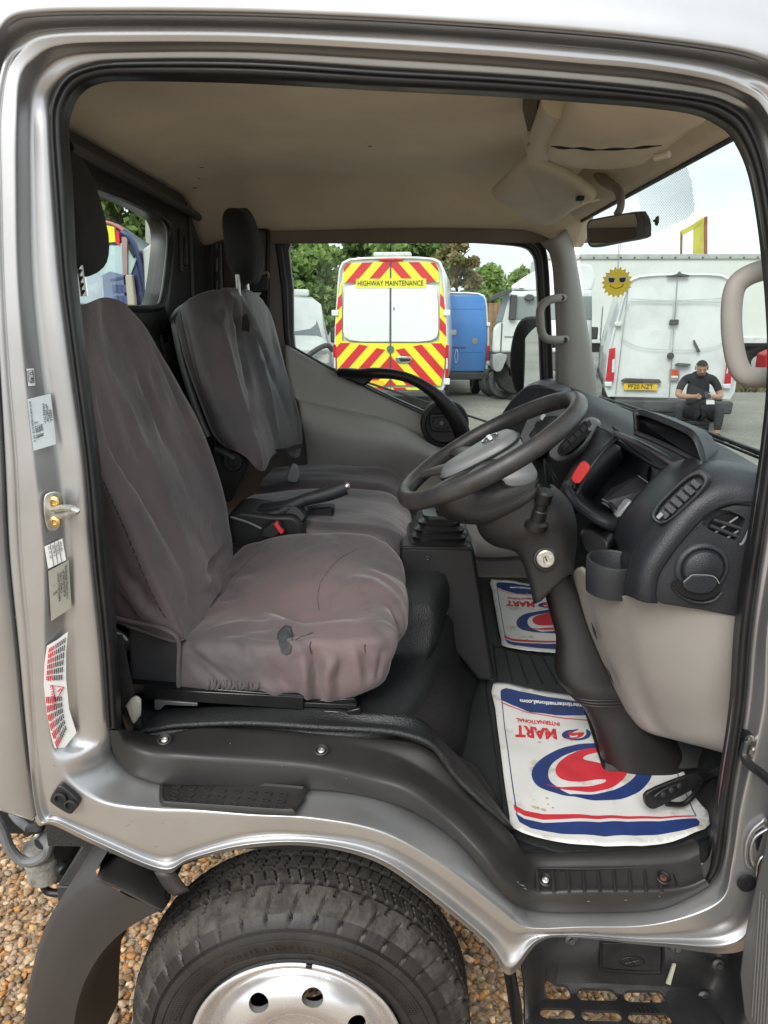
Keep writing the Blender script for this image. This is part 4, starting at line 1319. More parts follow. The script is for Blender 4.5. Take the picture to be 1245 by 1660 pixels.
# ------------------------------------------------------------------ far door
FW = [(474,384),(560,384),(640,386),(720,390),(800,395),(846,400),(862,410),(869,432),(873,500),(876,580),(878,650),(878,700),(800,712),(757,698),(720,680),(640,645),(560,606),(500,577),(478,563),(475,470)]
FO = [(452,366),(560,364),(640,366),(720,370),(800,375),(855,380),(880,393),(889,425),(893,500),(896,580),(898,650),(900,735),(800,735),(757,722),(720,704),(640,669),(560,630),(500,601),(466,580),(456,470)]
fwi, fwo = crs(PX(FW, 1.69), 3, True), crs(PX(FO, 1.69), 3, True)
far_door = obj('far_door', join(ringface(fwo, fwi, (0, .03, 0))), RUBBER, TRUCK, sharp=50)
mid_w = [a.lerp(b, .55) + Vector((0, -.010, 0)) for a, b in zip(fwo, fwi)]
obj('window_seal', loft([fwo, [a.lerp(b, .2) + Vector((0, -.014, 0)) for a, b in zip(fwo, fwi)], [a.lerp(b, .42) + Vector((0, -.004, 0)) for a, b in zip(fwo, fwi)], [a.lerp(b, .62) + Vector((0, -.012, 0)) for a, b in zip(fwo, fwi)], [a.lerp(b, .95) + Vector((0, -.004, 0)) for a, b in zip(fwo, fwi)], fwi], cu=True), RUBBER, far_door, sharp=0)
obj('frame_bead', tube(mid_w[0:34] + mid_w[52:], .004, 6), mat('satin_grey_bead', (.12, .115, .11), .4, .4), far_door)
obj('window_pane', ([v + Vector((0, .012, 0)) for v in fwi], [tuple(range(len(fwi)))]), GLASS, far_door, smooth=False)
# trim card below the sloping sill
CARD = [P3([(462,562,1.695),(500,583,1.695),(560,613,1.695),(640,652,1.695),(720,688,1.695),(765,704,1.695),(850,712,1.695)]),
        P3([(462,566,1.66),(500,587,1.66),(560,617,1.66),(640,656,1.66),(720,692,1.66),(765,709,1.66),(850,718,1.66)]),
        P3([(466,600,1.655),(505,620,1.655),(560,645,1.655),(640,675,1.655),(712,712,1.655),(765,725,1.655),(850,730,1.655)]),
        P3([(478,645,1.65),(510,655,1.65),(565,668,1.65),(640,687,1.645),(706,720,1.645),(765,738,1.65),(850,745,1.65)]),
        P3([(484,655,1.621),(512,664,1.616),(565,677,1.606),(640,696,1.596),(706,728,1.601),(765,745,1.626),(850,752,1.631)]),
        P3([(488,680,1.598),(515,694,1.583),(565,705,1.568),(640,715,1.563),(702,738,1.578),(765,756,1.608),(850,762,1.618)]),
        P3([(495,712,1.626),(520,728,1.606),(570,736,1.591),(640,740,1.586),(700,752,1.596),(765,775,1.626),(850,780,1.636)]),
        P3([(500,760,1.66),(525,770,1.655),(575,775,1.65),(640,775,1.65),(700,785,1.65),(765,800,1.66),(850,805,1.66)]),
        P3([(505,850,1.67),(530,850,1.67),(575,850,1.67),(640,860,1.67),(700,870,1.67),(765,900,1.67),(850,900,1.67)])]
card_vf = rowloft(CARD, m=5, mr=3)
card = obj('door_card', card_vf, DOORC, far_door, solid=-.01, sharp=0)
obj('card_seam', tube(crs(stick(card_vf, [(486,585),(487,615),(490,650),(497,690),(510,722)], .001), 4), .0038, 6), BLACK, card)
obj('sill_strip', tube(crs(P3([(474,562,1.655),(560,611,1.652),(640,650,1.652),(720,686,1.652),(770,703,1.652)]), 4), .004, 6), RUBBER, card)
obj('card_plug', tube(crs(stick(card_vf, [(572,634),(577,628),(583,634),(583,652),(577,657),(572,652)], .001), 3, True), .0026, 5, closed=True), mat('trim_shadow_gap', (.10, .095, .085), .8), card)
obj('pocket_outline', tube(crs(stick(card_vf, [(604,698),(607,692),(640,694),(680,704),(695,714),(690,720),(640,716),(607,707)], .001), 4, True), .0026, 5, closed=True), MATS['trim_shadow_gap'], card)
sw_ = stick(card_vf, [(637,705),(658,708),(658,713),(638,710)], .003)
obj('window_switch', prism(sw_, (0, .01, 0)), BLACK, card, bevel=.001)
obj('arm_ledge', tube(crs(stick(card_vf, [(500,656),(530,664),(565,672),(605,682),(645,691),(680,706)], -.001), 5), .008, 8), DOORC, card)
pull_px = [(548,606,1.632,.012),(556,604,1.625,.017),(580,606,1.60,.018),(606,605,1.58,.020),(640,607,1.575,.018),(672,617,1.575,.018),(702,636,1.575,.021),(726,660,1.58,.026),(742,684,1.59,.03),(750,705,1.605,.030),(750,722,1.625,.026)]
pp = crs([P(a, b, Y=c) for a, b, c, r_ in pull_px], 4)
pr_ = [v.x for v in crs([Vector((r_, 0, 0)) for a, b, c, r_ in pull_px], 4)]
obj('door_pull', tube(pp, pr_, 12), BLACK, far_door)
obj('pull_foot', prism(crs(PX([(547,597),(600,602),(606,612),(592,625),(584,624),(556,612)], 1.62), 2, True), (0, .05, 0)), BLACK, far_door, bevel=.008)
cup = P(721, 687, Y=1.60)
handle = obj('handle_cup', lathe([(.088, .035), (.088, .0), (.084, -.006), (.072, -.008), (.068, .006), (.001, .012)], cup, (0, 1, 0), n=40), BLACK, far_door)
obj('handle_recess', prism(crs(PX([(697,674),(704,671),(738,672),(745,677),(744,694),(737,700),(705,699),(698,694)], 1.592), 3, True), (0, .016, 0)), DASH2, handle, bevel=.003)
obj('inner_handle', join(prism(crs(PX([(703,677),(727,677),(728,695),(704,695)], 1.586), 2, True), (0, .012, 0)), prism(PX([(731,678),(741,679),(740,694),(732,694)], 1.587), (0, .01, 0))), RUBBER, handle, bevel=.003)
obj('handle_lock', lathe([(.008, 0), (.007, -.005), (.001, -.006)], P(716, 686, Y=1.585), (0, 1, 0), n=16), BEZEL, handle)
# grab handle on the far pillar
gh = crs(P3([(914,483,1.56),(900,484,1.53),(884,490,1.52),(876,502,1.52),(876,520,1.52),(878,538,1.52),(886,549,1.52),(902,551,1.53),(918,550,1.56)]), 5)
fgh = obj('far_grab_handle', tube(gh, .0145, 12), BEIGE, TRUCK)
for a, b in ((911, 483), (916, 551)):
    screw(P(a, b, Y=1.535), (0, -1, 0), fgh, .009, BLACK, 'handle_bolt')
# exterior mirror beyond the far window
mir_o = crs(PX([(828,612),(826,575),(832,540),(842,520),(856,513),(874,516),(884,540),(886,600),(880,630),(858,646),(838,640)], 1.98), 3, True)
mirror = obj('door_mirror', prism(mir_o, (.03, .07, 0)), BLACK, TRUCK, bevel=.01)
mc_ = sum(mir_o, Vector()) / len(mir_o)
mn = Vector((-.80, -.60, -.02)).normalized()
mg0 = P(858, 590, Y=1.955)
def on_plane(a, b, c, n):
    d = P(a, b, Y=c.y) - CAM
    return CAM + d * ((c - CAM).dot(n) / d.dot(n))
mi = [on_plane(a, b, mg0, mn) for a, b in ((833,612),(836,585),(845,560),(858,540),(872,528),(884,526),(886,600),(879,625),(860,640),(840,632))]
obj('mirror_glass', prism(crs(mi, 3, True), -mn * .006), mat('mirror_silver', (.85, .87, .88), .02, 1.0, .01), mirror)
obj('mirror_arm', tube(P3([(882,560,2.0),(905,560,1.85),(905,640,1.8)]), .012, 8), BLACK, mirror)

obj('far_side_wall', prism([Vector((-.74, 1.71, .50)), Vector((.80, 1.71, .50)), Vector((.80, 1.71, 1.20)), Vector((.30, 1.71, 1.16)), Vector((-.38, 1.71, 1.44)), Vector((-.40, 1.71, 1.5)), Vector((-.74, 1.71, 1.5))], (0, .03, 0)), PAINT_IN, TRUCK)
# ------------------------------------------------------------------ floor, seat box, rear shelf
obj('cab_floor', join(box((.46, .89, .630), (.70, 1.56, .02))), GRAIN, TRUCK)
toe = [[Vector((x, y, z)) for y in np.linspace(.12, 1.66, 8)] for x, z in ((.61, .64), (.66, .655), (.71, .74), (.75, .9), (.77, 1.2))]
obj('toe_board', loft(toe), BLACK, TRUCK, solid=.01, sharp=0)
def box_sec(z, fl_):
    pts = [(-.70, .155), (-.30, .155), (-.12, .157), (-.04, .17), (.010, .215), (.045, .30), (.080, .45), (.115, .66), (.150, .80), (.175, .92), (.18, 1.2), (.18, 1.66)]
    out = crs([Vector((x + (fl_ if x > -.1 else 0) * smooth(-.1, .1, x), y - .0 * fl_, z)) for x, y in pts], 3)
    return out
def box_up(z, y0, fl_):
    return [Vector((p.x, max(p.y, y0 + .04 * smooth(-.02, .12, p.x)), z)) for p in box_sec(z, fl_)]
secs = [box_sec(.60, .085), box_sec(.66, .075), box_sec(.70, .045), box_sec(.78, .022), box_sec(.845, .012), box_sec(.860, .002), box_up(.866, .175, -.012), box_up(.868, .26, -.02), box_up(.872, .44, -.01), box_up(.885, .47, .0), box_up(.94, .48, .0), box_up(.975, .49, -.012), box_up(.985, .51, -.035)]
secs.append([Vector((-.35, p.y * .6 + .3, .985)) for p in secs[-1]])
obj('seat_box', loft(secs), GRAIN, TRUCK, sharp=0)
# moulded ledge at the foot of the box, behind the sill
led = [P3([(225,1192,.155),(255,1188,.155),(290,1182,.155),(400,1178,.155),(517,1185,.15),(600,1189,.15),(650,1195,.15),(700,1215,.145),(735,1262,.14),(770,1296,.13),(830,1352,.12)]),
       P3([(222,1180,.19),(250,1172,.185),(290,1170,.18),(400,1166,.18),(517,1172,.18),(590,1178,.18),(640,1182,.18),(690,1196,.18),(722,1235,.19),(752,1270,.19),(800,1310,.2)]),
       P3([(224,1160,.25),(262,1150,.24),(300,1152,.23),(400,1150,.22),(517,1152,.21),(590,1158,.2),(640,1160,.2),(680,1172,.21),(712,1205,.23),(745,1240,.25),(780,1280,.28)])]
obj('box_ledge', rowloft(led, m=4, mr=4), GRAIN, TRUCK, solid=-.01, sharp=0)
obj('dead_pedal_wedge', prism(P3([(740,1222,.30),(770,1240,.30),(822,1315,.24),(826,1345,.2),(790,1320,.2),(738,1262,.22)]), (.0, .03, -.03)), SILLP, TRUCK, bevel=.006)
# ------------------------------------------------------------------ seats
def crumple(vf, folds=(), amp=.004, sc=9.0, ridge=.004, rsc=5.0, stretch=(1, 1, 1), seed=0, keep=None):
    """Push a smooth shape about along its normals: soft lumps, creases, and folds along given lines (points, width, height)."""
    me = mesh('tmp', *vf)
    me.update()
    co = [v.co.copy() for v in me.vertices]
    nr = [v.normal.copy() for v in me.vertices]
    sy_ = sum(1 if n.y < 0 else -1 for n in nr)
    sg = 1 if sy_ > 0 else -1
    bpy.data.meshes.remove(me)
    o = Vector((seed * 7.3, seed * 3.1, seed))
    segs = []
    for pts, w, h in folds:
        pts = [Vector(p) for p in pts]
        segs.append((pts, w, h))
    out = []
    for c, n in zip(co, nr):
        q = Vector((c.x * stretch[0], c.y * stretch[1], c.z * stretch[2]))
        d = amp * noise.noise(q * sc + o)
        warp = Vector((noise.noise(q * 4 + o), noise.noise(q * 4 + o + Vector((5, 0, 0))), 0)) * .06
        d -= ridge * (1 - min(1, abs(noise.noise((q + warp) * rsc + o * 2)) * 3.2)) ** 2
        for pts, w, h in segs:
            best = 9
            L = len(pts) - 1
            tt = 0
            for i in range(L):
                a, b = pts[i], pts[i + 1]
                ab = b - a
                t_ = max(0, min(1, (c - a).dot(ab) / ab.length_squared))
                dd_ = (c - a - ab * t_).length
                if dd_ < best:
                    best, tt = dd_, (i + t_) / L
            if best < w * 3:
                d += h * math.exp(-(best / w) ** 2) * (.25 + .75 * math.sin(math.pi * min(1, max(0, tt))) ** .5)
        out.append(c + n * (d * sg))
    return out, vf[1]

# --- driver's seat
seat = obj('driver_seat', join(prism(P3([(205,1010,.25),(285,1020,.235),(297,1030,.235),(302,1120,.235),(210,1113,.25)]), (0, .08, 0))), CHARFAB, TRUCK, bevel=.012, seg=3)
CU = [
 [(368,915,.72),(400,895,.72),(440,884,.72),(500,876,.72),(560,878,.72),(613,884,.70),(646,915,.64),(655,948,.58)],
 [(372,905,.68),(400,884,.68),(440,872,.68),(500,864,.68),(560,866,.68),(615,873,.67),(648,905,.62),(657,940,.56)],
 [(350,930,.58),(390,918,.58),(440,902,.58),(505,894,.58),(565,897,.58),(620,910,.57),(652,943,.53),(661,970,.50)],
 [(330,960,.48),(380,955,.48),(440,942,.48),(505,934,.48),(565,934,.48),(622,945,.47),(653,965,.45),(663,992,.44)],
 [(312,993,.38),(370,988,.38),(435,990,.38),(505,982,.38),(570,976,.38),(625,980,.37),(652,995,.36),(662,1010,.37)],
 [(299,1022,.28),(360,1016,.28),(430,1020,.28),(505,1014,.28),(575,1008,.28),(626,1010,.285),(648,1022,.30),(656,1026,.33)],
 [(293,1045,.228),(355,1043,.222),(430,1048,.217),(500,1042,.217),(575,1040,.217),(622,1042,.228),(638,1052,.255),(640,1048,.30)],
 [(291,1085,.218),(350,1088,.208),(425,1094,.204),(495,1094,.204),(570,1090,.207),(615,1085,.222),(632,1080,.25),(636,1066,.29)],
 [(290,1116,.222),(350,1120,.212),(420,1121,.208),(480,1131,.208),(545,1134,.212),(600,1116,.222),(624,1104,.25),(631,1090,.29)],
 [(292,1122,.26),(350,1126,.26),(420,1127,.26),(480,1134,.26),(545,1134,.26),(598,1118,.27),(618,1108,.29),(626,1094,.32)],
]
CU = [[(r_[0][0] - (50 if i < 4 else 26 if i == 4 else 2), r_[0][1] - 4, r_[0][2] + .01)] + r_ for i, r_ in enumerate(CU)]
vf = rowloft([P3(r_) for r_ in CU], m=11, mr=9)
fo = [
 (P3([(505,1050,.215),(512,1090,.204),(516,1136,.208)]), .012, -.014), (P3([(497,1062,.212),(496,1100,.204),(500,1136,.208)]), .012, .012),
 (P3([(545,1065,.21),(528,1095,.204),(530,1137,.208)]), .014, .012), (P3([(388,1015,.25),(398,1050,.215),(412,1105,.206)]), .006, -.008),
 (P3([(300,1042,.23),(335,1075,.21),(385,1112,.207)]), .010, -.008), (P3([(305,1065,.22),(335,1095,.208),(360,1118,.21)]), .008, -.007), (P3([(310,1048,.22),(350,1078,.208),(400,1114,.206)]), .008, .006),
 (P3([(400,950,.48),(432,985,.38),(500,1003,.32),(590,1000,.32)]), .022, -.010), (P3([(385,930,.52),(412,970,.43),(470,1012,.29)]), .022, .012),
 (P3([(560,945,.46),(600,950,.45),(640,985,.39)]), .03, .010), (P3([(625,985,.38),(645,1000,.34),(640,1040,.28)]), .012, -.012), (P3([(612,1015,.28),(632,1030,.26),(630,1070,.24)]), .012, .010),
 (P3([(515,960,.42),(522,935,.48),(560,905,.56)]), .008, -.004), (P3([(375,930,.58),(408,905,.63),(440,875,.67)]), .008, -.006),
 (P3([(370,1018,.26),(440,1030,.24),(520,1022,.245),(600,1018,.25)]), .012, -.004), (P3([(590,1060,.215),(600,1100,.215)]), .010, -.006),
 (P3([(470,1035,.225),(490,1060,.21)]), .01, .005),
 (P3([(505,960,.43),(512,930,.49),(530,910,.54),(575,885,.61)]), .004, -.004), (P3([(470,905,.56),(510,890,.60),(560,880,.63)]), .008, .004), (P3([(600,925,.52),(640,950,.47),(655,985,.42)]), .012, .006),
 (P3([(395,1040,.225),(403,1075,.208),(418,1112,.206)]), .004, .007), (P3([(330,1055,.222),(372,1090,.208),(410,1118,.206)]), .005, -.006), (P3([(556,1055,.214),(548,1090,.205),(552,1130,.21)]), .007, -.006),
 (P3([(572,1045,.215),(580,1080,.207),(585,1112,.216)]), .006, .005), (P3([(610,1030,.25),(618,1060,.228),(612,1100,.224)]), .006, -.008), (P3([(436,1060,.213),(448,1090,.205),(462,1118,.206)]), .006, -.005),
 (P3([(310,985,.40),(345,965,.44),(375,930,.55)]), .010, -.010), (P3([(322,1000,.35),(352,985,.39),(392,975,.41)]), .010, .007), (P3([(345,1022,.27),(400,1008,.31),(470,1012,.30)]), .010, .005), (P3([(425,1105,.205),(455,1128,.207)]), .010, .008),
]
fo = [(a_, b_, c_ * 1.5) for a_, b_, c_ in fo]
vf = crumple(vf, fo, amp=.006, sc=7, ridge=.0045, rsc=6, seed=1)
cush = obj('cushion_cover', vf, COVER, seat, sharp=0)
# gathered elastic along the lower edge, and the torn patch
for k in range(15):
    x = 338 + k * 5.8
    q = stick(vf, [(x, 1100 + k * .4), (x + 1.5 * math.sin(k * 2.1), 1109 + k * .3), (x - 2 + 3 * math.sin(k * 1.7), 1117)], .001)
    if len(q) == 3:
        obj('elastic_gather', tube(crs(q, 3), [.001, .002, .003, .0035, .0035, .003, .0025], 8), COVER, cush)
pq = [(451,1030),(454,1022),(460,1018),(467,1019),(471,1028),(473,1048),(470,1059),(463,1062),(456,1058),(452,1044)]
pr3 = [stick(vf, [(462 + (a - 462) * k, 1040 + (b - 1040) * k) for a, b in pq], o_) for k, o_ in ((1.0, .003), (.85, .0045), (.55, .0055), (.1, .006))]
obj('torn_patch', loft(pr3, cu=True, cap1=True), mat('grey_lining_cloth', (.042, .044, .048), .9, 0, .3, 40, .8, 300), cush, sharp=0)
obj('torn_edge', tube(stick(vf, [(450,1036),(451,1027),(456,1020),(463,1015),(470,1017),(473,1026),(474,1038)], .002), [.0010, .0022, .0016, .003, .0026, .0018, .001], 6), CHARFAB, cush)
for q in ([(480,1037),(488,1032),(496,1030),(507,1025)], [(504,1040),(502,1047),(503,1053),(505,1060)], [(592,1045),(591,1050),(592,1057)]):
    obj('cloth_tear', tube(stick(vf, q, .0008), .0011, 5), CHARFAB, cush)
for q in ([(517,990),(515,965),(521,942),(536,920),(556,902),(580,890)], [(374,935),(388,925),(404,908),(420,893),(440,880)]):
    obj('cushion_seam', tube(crs(stick(vf, q, .0002), 3), .0008, 5), mat('seam_thread', (.075, .062, .062), .9), cush)

BK = [
 [(150,1015,.36),(140,935,.36),(120,850,.36),(105,780,.36),(92,700,.36),(80,600,.36),(72,520,.38),(85,478,.40)],
 [(186,1003,.26),(172,930,.255),(152,850,.255),(136,780,.255),(121,700,.255),(106,600,.265),(97,525,.295),(104,484,.34)],
 [(287,1035,.228),(259,975,.224),(229,915,.222),(197,845,.222),(167,780,.222),(141,690,.228),(122,590,.25),(117,500,.30)],
 [(301,1002,.27),(286,957,.268),(263,902,.266),(234,832,.264),(202,760,.264),(174,670,.272),(150,580,.285),(140,492,.33)],
 [(332,952,.41),(327,920,.42),(303,860,.42),(273,790,.42),(243,715,.42),(214,630,.43),(187,555,.44),(168,482,.45)],
 [(366,918,.58),(361,885,.60),(346,830,.60),(319,760,.60),(289,685,.60),(256,605,.58),(226,545,.56),(193,486,.52)],
 [(380,908,.68),(377,870,.69),(366,810,.69),(341,735,.69),(309,660,.69),(273,590,.67),(241,533,.64),(208,495,.58)],
 [(366,905,.74),(362,870,.76),(348,815,.76),(320,740,.76),(288,665,.76),(252,596,.74),(222,540,.70),(192,500,.64)],
]
BK = [[(r_[0][0] + 12, r_[0][1] + 22, r_[0][2] + .012)] + r_ if i >= 3 else [(r_[0][0] + 1, r_[0][1] + 2, r_[0][2])] + r_ for i, r_ in enumerate(BK)]
vf = rowloft([P3(r_) for r_ in BK], m=10, mr=9)
fo = [
 (P3([(172,640,.275),(196,720,.266),(230,790,.30),(285,930,.33),(300,985,.31)]), .016, -.010), (P3([(190,600,.36),(225,700,.37),(262,800,.38),(300,905,.38)]), .014, .008),
 (P3([(225,570,.49),(248,650,.50),(285,760,.52),(320,860,.52)]), .012, -.008), (P3([(262,640,.58),(272,680,.60),(275,740,.57)]), .012, .006), (P3([(246,600,.56),(258,660,.56)]), .01, -.005),
 (P3([(190,845,.24),(215,905,.235),(232,960,.23),(262,1005,.235)]), .006, -.006), (P3([(330,930,.45),(345,915,.50),(372,885,.62)]), .010, -.008), (P3([(318,955,.38),(350,930,.46)]), .008, .006),
 (P3([(200,940,.235),(225,985,.23),(262,1012,.23)]), .012, .006),
 (P3([(160,600,.30),(180,690,.29),(215,790,.30),(268,920,.31)]), .006, .005), (P3([(206,560,.45),(232,640,.46),(262,740,.47),(300,850,.47)]), .006, .004), (P3([(186,880,.24),(205,930,.235),(235,985,.228)]), .006, -.005), (P3([(250,560,.62),(290,650,.64),(330,750,.65)]), .008, -.004), (P3([(345,850,.58),(330,900,.52),(300,960,.36)]), .008, -.006), (P3([(185,960,.25),(215,1000,.24)]), .01, -.006), (P3([(172,510,.42),(180,580,.42),(190,640,.42)]), .007, -.003),
]
fo = [(a_, b_, c_ * 2.4) for a_, b_, c_ in fo]
vf = crumple(vf, fo, amp=.007, sc=6, ridge=.004, rsc=4.5, stretch=(1, 1, .5), seed=2)
back = obj('backrest_cover', vf, COVER, seat, sharp=0)
st_ = crs(stick(vf, [(168,780),(182,812),(197,845),(215,888),(232,930),(250,970),(270,1005)], .0006), 10)
for i in range(0, len(st_) - 2, 3):
    obj('stitch', tube([st_[i], st_[i + 1] + Vector((.001, -.001, 0)), st_[i + 2]], .0011, 5), CHARFAB, back)
obj('cover_hem', tube(crs(P3([(180,1000,.25),(215,1008,.236),(255,1016,.226),(283,1030,.222),(290,1048,.220),(289,1085,.214),(290,1117,.218)]), 5), .0042, 8), COVER, back)
obj('recline_lever', tube(crs(P3([(184,1025,.20),(196,1032,.195),(204,1042,.195),(200,1052,.20),(186,1055,.205)]), 4), .009, 8), BLACK, seat)
obj('lever_trim', tube(crs(P3([(184,1024,.19),(198,1030,.186),(206,1038,.186)]), 4), .0025, 6), BEZEL, seat)
# head restraint on two posts
def soft_block(c, s, e=.62, n=26, m=18, lean=0.0, squash=0.0):
    rings = []
    for j in range(m + 1):
        v = -math.pi / 2 + math.pi * j / m
        cz, sz = math.cos(v), math.sin(v)
        rz_ = abs(cz) ** e
        z = s[2] * math.copysign(abs(sz) ** (e + .1), sz)
        k = 1 - squash * max(0, -sz) 
        ring = []
        for i in range(n):
            a = 2 * math.pi * i / n
            x = s[0] * rz_ * k * math.copysign(abs(math.cos(a)) ** e, math.cos(a))
            y = s[1] * rz_ * (1 - .15 * max(0, -sz)) * math.copysign(abs(math.sin(a)) ** e, math.sin(a))
            ring.append(Vector(c) + Vector((x + lean * z, y, z)))
        rings.append(ring)
    return loft(rings, cu=True, cap0=True, cap1=True)
hc = P(98, 342, Y=.45)
vf = crumple(soft_block(hc, (.062, .125, .122), lean=-.20, squash=.25), (), amp=.006, sc=14, ridge=.006, rsc=12, stretch=(1, 1, .5), seed=5)
hr = obj('head_restraint', vf, BLKFAB, seat, sharp=0)
obj('restraint_post', tube([P(128, 425, Y=.40), P(135, 480, Y=.40)], .007, 10), STEEL, hr)
obj('restraint_post', tube([P(131, 425, Y=.50), P(138, 480, Y=.50)], .007, 10), CHROME, hr)
for k in range(4):
    obj('post_notch', tube([P(129 + k * 1.6, 440 + k * 11, Y=.392), P(131 + k * 1.6, 441 + k * 11, Y=.392)], .005, 6), BLACK, hr)
# slide rails under the cushion
GLOSS = mat('gloss_black_metal', (.012, .012, .013), .22, .3, .2, 20)
rail = obj('seat_rail', prism(P3([(200,1106,.235),(200,1124,.235),(350,1131,.21),(492,1142,.20),(492,1133,.20),(492,1128,.20),(350,1117,.21)]), (0, .03, 0)), GLOSS, seat, bevel=.002)
obj('rail_outer', prism(P3([(232,1116,.205),(492,1130,.198),(492,1151,.198),(232,1133,.205)]), (0, .02, 0)), GLOSS, seat, bevel=.002)
obj('rail_inner', prism(P3([(492,1139,.204),(578,1143,.204),(578,1150,.204),(492,1146,.204)]), (0, .02, 0)), mat('satin_black_metal', (.03, .03, .032), .3, .6, .2, 20), seat, bevel=.001)
obj('rail_rollers', prism(P3([(500,1136,.215),(574,1132,.215),(578,1138,.215),(500,1143,.215)]), (0, .02, 0)), GLOSS, seat, bevel=.002)
obj('slide_lever', join(prism(P3([(524,1152,.195),(572,1155,.195),(578,1165,.195),(562,1165,.195),(524,1161,.195)]), (0, .03, 0)), prism(P3([(562,1153,.19),(584,1148,.19),(586,1158,.19),(576,1178,.19),(568,1177,.19)]), (0, .012, 0))), GLOSS, seat, bevel=.002)
obj('rail_bracket', prism(P3([(250,1135,.20),(320,1140,.20),(320,1145,.20),(268,1143,.20),(258,1152,.20),(250,1150,.20)]), (0, .03, 0)), mat('grey_metal_bracket', (.16, .16, .16), .4, .7), seat, bevel=.001)
obj('rail_wedge', prism(P3([(232,1146,.24),(262,1147,.24),(256,1158,.24),(240,1154,.24)]), (0, .04, 0)), SILLP, seat, bevel=.002)
# belt and its paper tag beside the seat
belt = obj('driver_belt', tube(crs(P3([(186,1030,.17),(192,1060,.165),(202,1110,.16),(212,1150,.16),(218,1180,.165)]), 4), .016, 8, flat=.14, upv=Vector((.1, 1, 0))), NET, TRUCK)
obj('belt_tongue_sleeve', soft_block(P(216, 1168, Y=.165), (.018, .012, .028), lean=-.2), BLACK, belt)
tg = [P3([(203,1144,.15),(212,1132,.148),(222,1128,.148),(229,1133,.15)]), P3([(206,1150,.146),(213,1140,.142),(222,1136,.142),(229,1142,.146)]), P3([(213,1168,.15),(217,1160,.146),(223,1154,.146),(229,1152,.15)]), P3([(216,1173,.155),(218,1172,.152),(222,1168,.152),(228,1160,.155)])]
bt = obj('belt_tag', rowloft(tg, m=4, mr=3), mat('paper_tag', (.55, .52, .46), .8, 0, .08, 40), belt, solid=.001)
# red-button buckle and handbrake between the seats
con = obj('handbrake_console', prism(crs(P3([(372,832,.74),(440,836,.74),(478,838,.74),(492,862,.74),(478,880,.74),(372,884,.74)]), 3, True), (.0, .16, 0)), BLACK, TRUCK, bevel=.01)
obj('console_edge', tube(crs(P3([(374,838,.735),(400,846,.732),(424,857,.73)]), 4), .003, 6), BEZEL, con)
lev = crs(P3([(382,842,.78),(420,838,.78),(455,828,.78),(490,812,.80),(530,801,.81),(560,790,.82)]), 4)
lr = [v.x for v in crs([Vector((r_, 0, 0)) for r_ in (.020, .022, .020, .017, .020, .021)], 4)]
hbk = obj('handbrake_lever', tube(lev, lr, 12), DASH, con)
obj('handbrake_button', lathe([(.010, 0), (.011, .004), (.009, .012), (.001, .015)], P(559, 790, Y=.82), (.8, .05, .45), n=16), mat('button_chrome', (.5, .5, .48), .25, .9), hbk)
obj('handbrake_seam', tube(crs(P3([(492,808,.772),(497,815,.770),(500,824,.772)]), 3), .0012, 5), BLACK, hbk)
obj('lever_boot', prism(crs(P3([(395,834,.76),(450,824,.76),(480,818,.78),(497,838,.76),(470,858,.75),(400,858,.75)]), 3, True), (0, .09, 0)), BLACK, con, bevel=.012)
bk_ = obj('belt_buckle', prism(crs(P3([(420,866,.69),(440,848,.69),(452,850,.69),(458,862,.69),(440,874,.69)]), 2, True), (0, .03, 0)), BLACK, con, bevel=.004)
obj('buckle_button', prism(P3([(443,850,.685),(448,847,.685),(460,863,.685),(455,867,.685)]), (0, .02, 0)), mat('red_buckle_button', (.65, .03, .04), .4), bk_, bevel=.002)
bk2 = obj('stowed_buckle', prism(crs(P3([(493,835,.86),(500,826,.86),(536,822,.86),(540,826,.86),(540,846,.86),(532,852,.86),(492,850,.86)]), 2, True), (0, .05, 0)), BLACK, con, bevel=.006)
obj('buckle_face', prism(P3([(497,828,.857),(536,824,.857),(537,829,.857),(497,836,.857)]), (0, .01, 0)), DASH2, bk2, bevel=.001)

# --- passenger bench
PB = [
 [(284,535,1.08),(300,590,1.06),(325,660,1.05),(345,708,1.05),(368,732,1.05)],
 [(287,515,1.02),(303,580,.99),(327,650,.97),(348,703,.965),(372,729,.97)],
 [(312,492,1.02),(335,575,.985),(362,650,.965),(385,705,.96),(400,742,.965)],
 [(355,478,1.08),(372,572,1.04),(395,650,1.02),(412,708,1.01),(424,764,1.0)],
 [(385,475,1.17),(398,575,1.15),(418,650,1.13),(432,705,1.12),(440,742,1.11)],
 [(408,477,1.27),(425,580,1.27),(443,655,1.27),(455,705,1.27),(458,732,1.27)],
 [(430,492,1.40),(452,580,1.42),(470,655,1.43),(481,705,1.43),(480,742,1.42)],
 [(438,505,1.48),(463,590,1.50),(484,660,1.51),(491,705,1.51),(488,738,1.50)],
 [(436,520,1.56),(460,600,1.58),(478,660,1.60),(484,705,1.60),(482,738,1.59)],
]
rowsb = []
for r_ in PB:
    rr_ = P3(r_)
    f_ = min(1, PB.index(r_) / 3) * .9 + .1
    rowsb.append([rr_[0] + Vector((-.06, .02, -.01)) * f_, rr_[0] + Vector((-.025, .008, .003)) * f_] + rr_)
vf = rowloft(rowsb, m=12, mr=8)
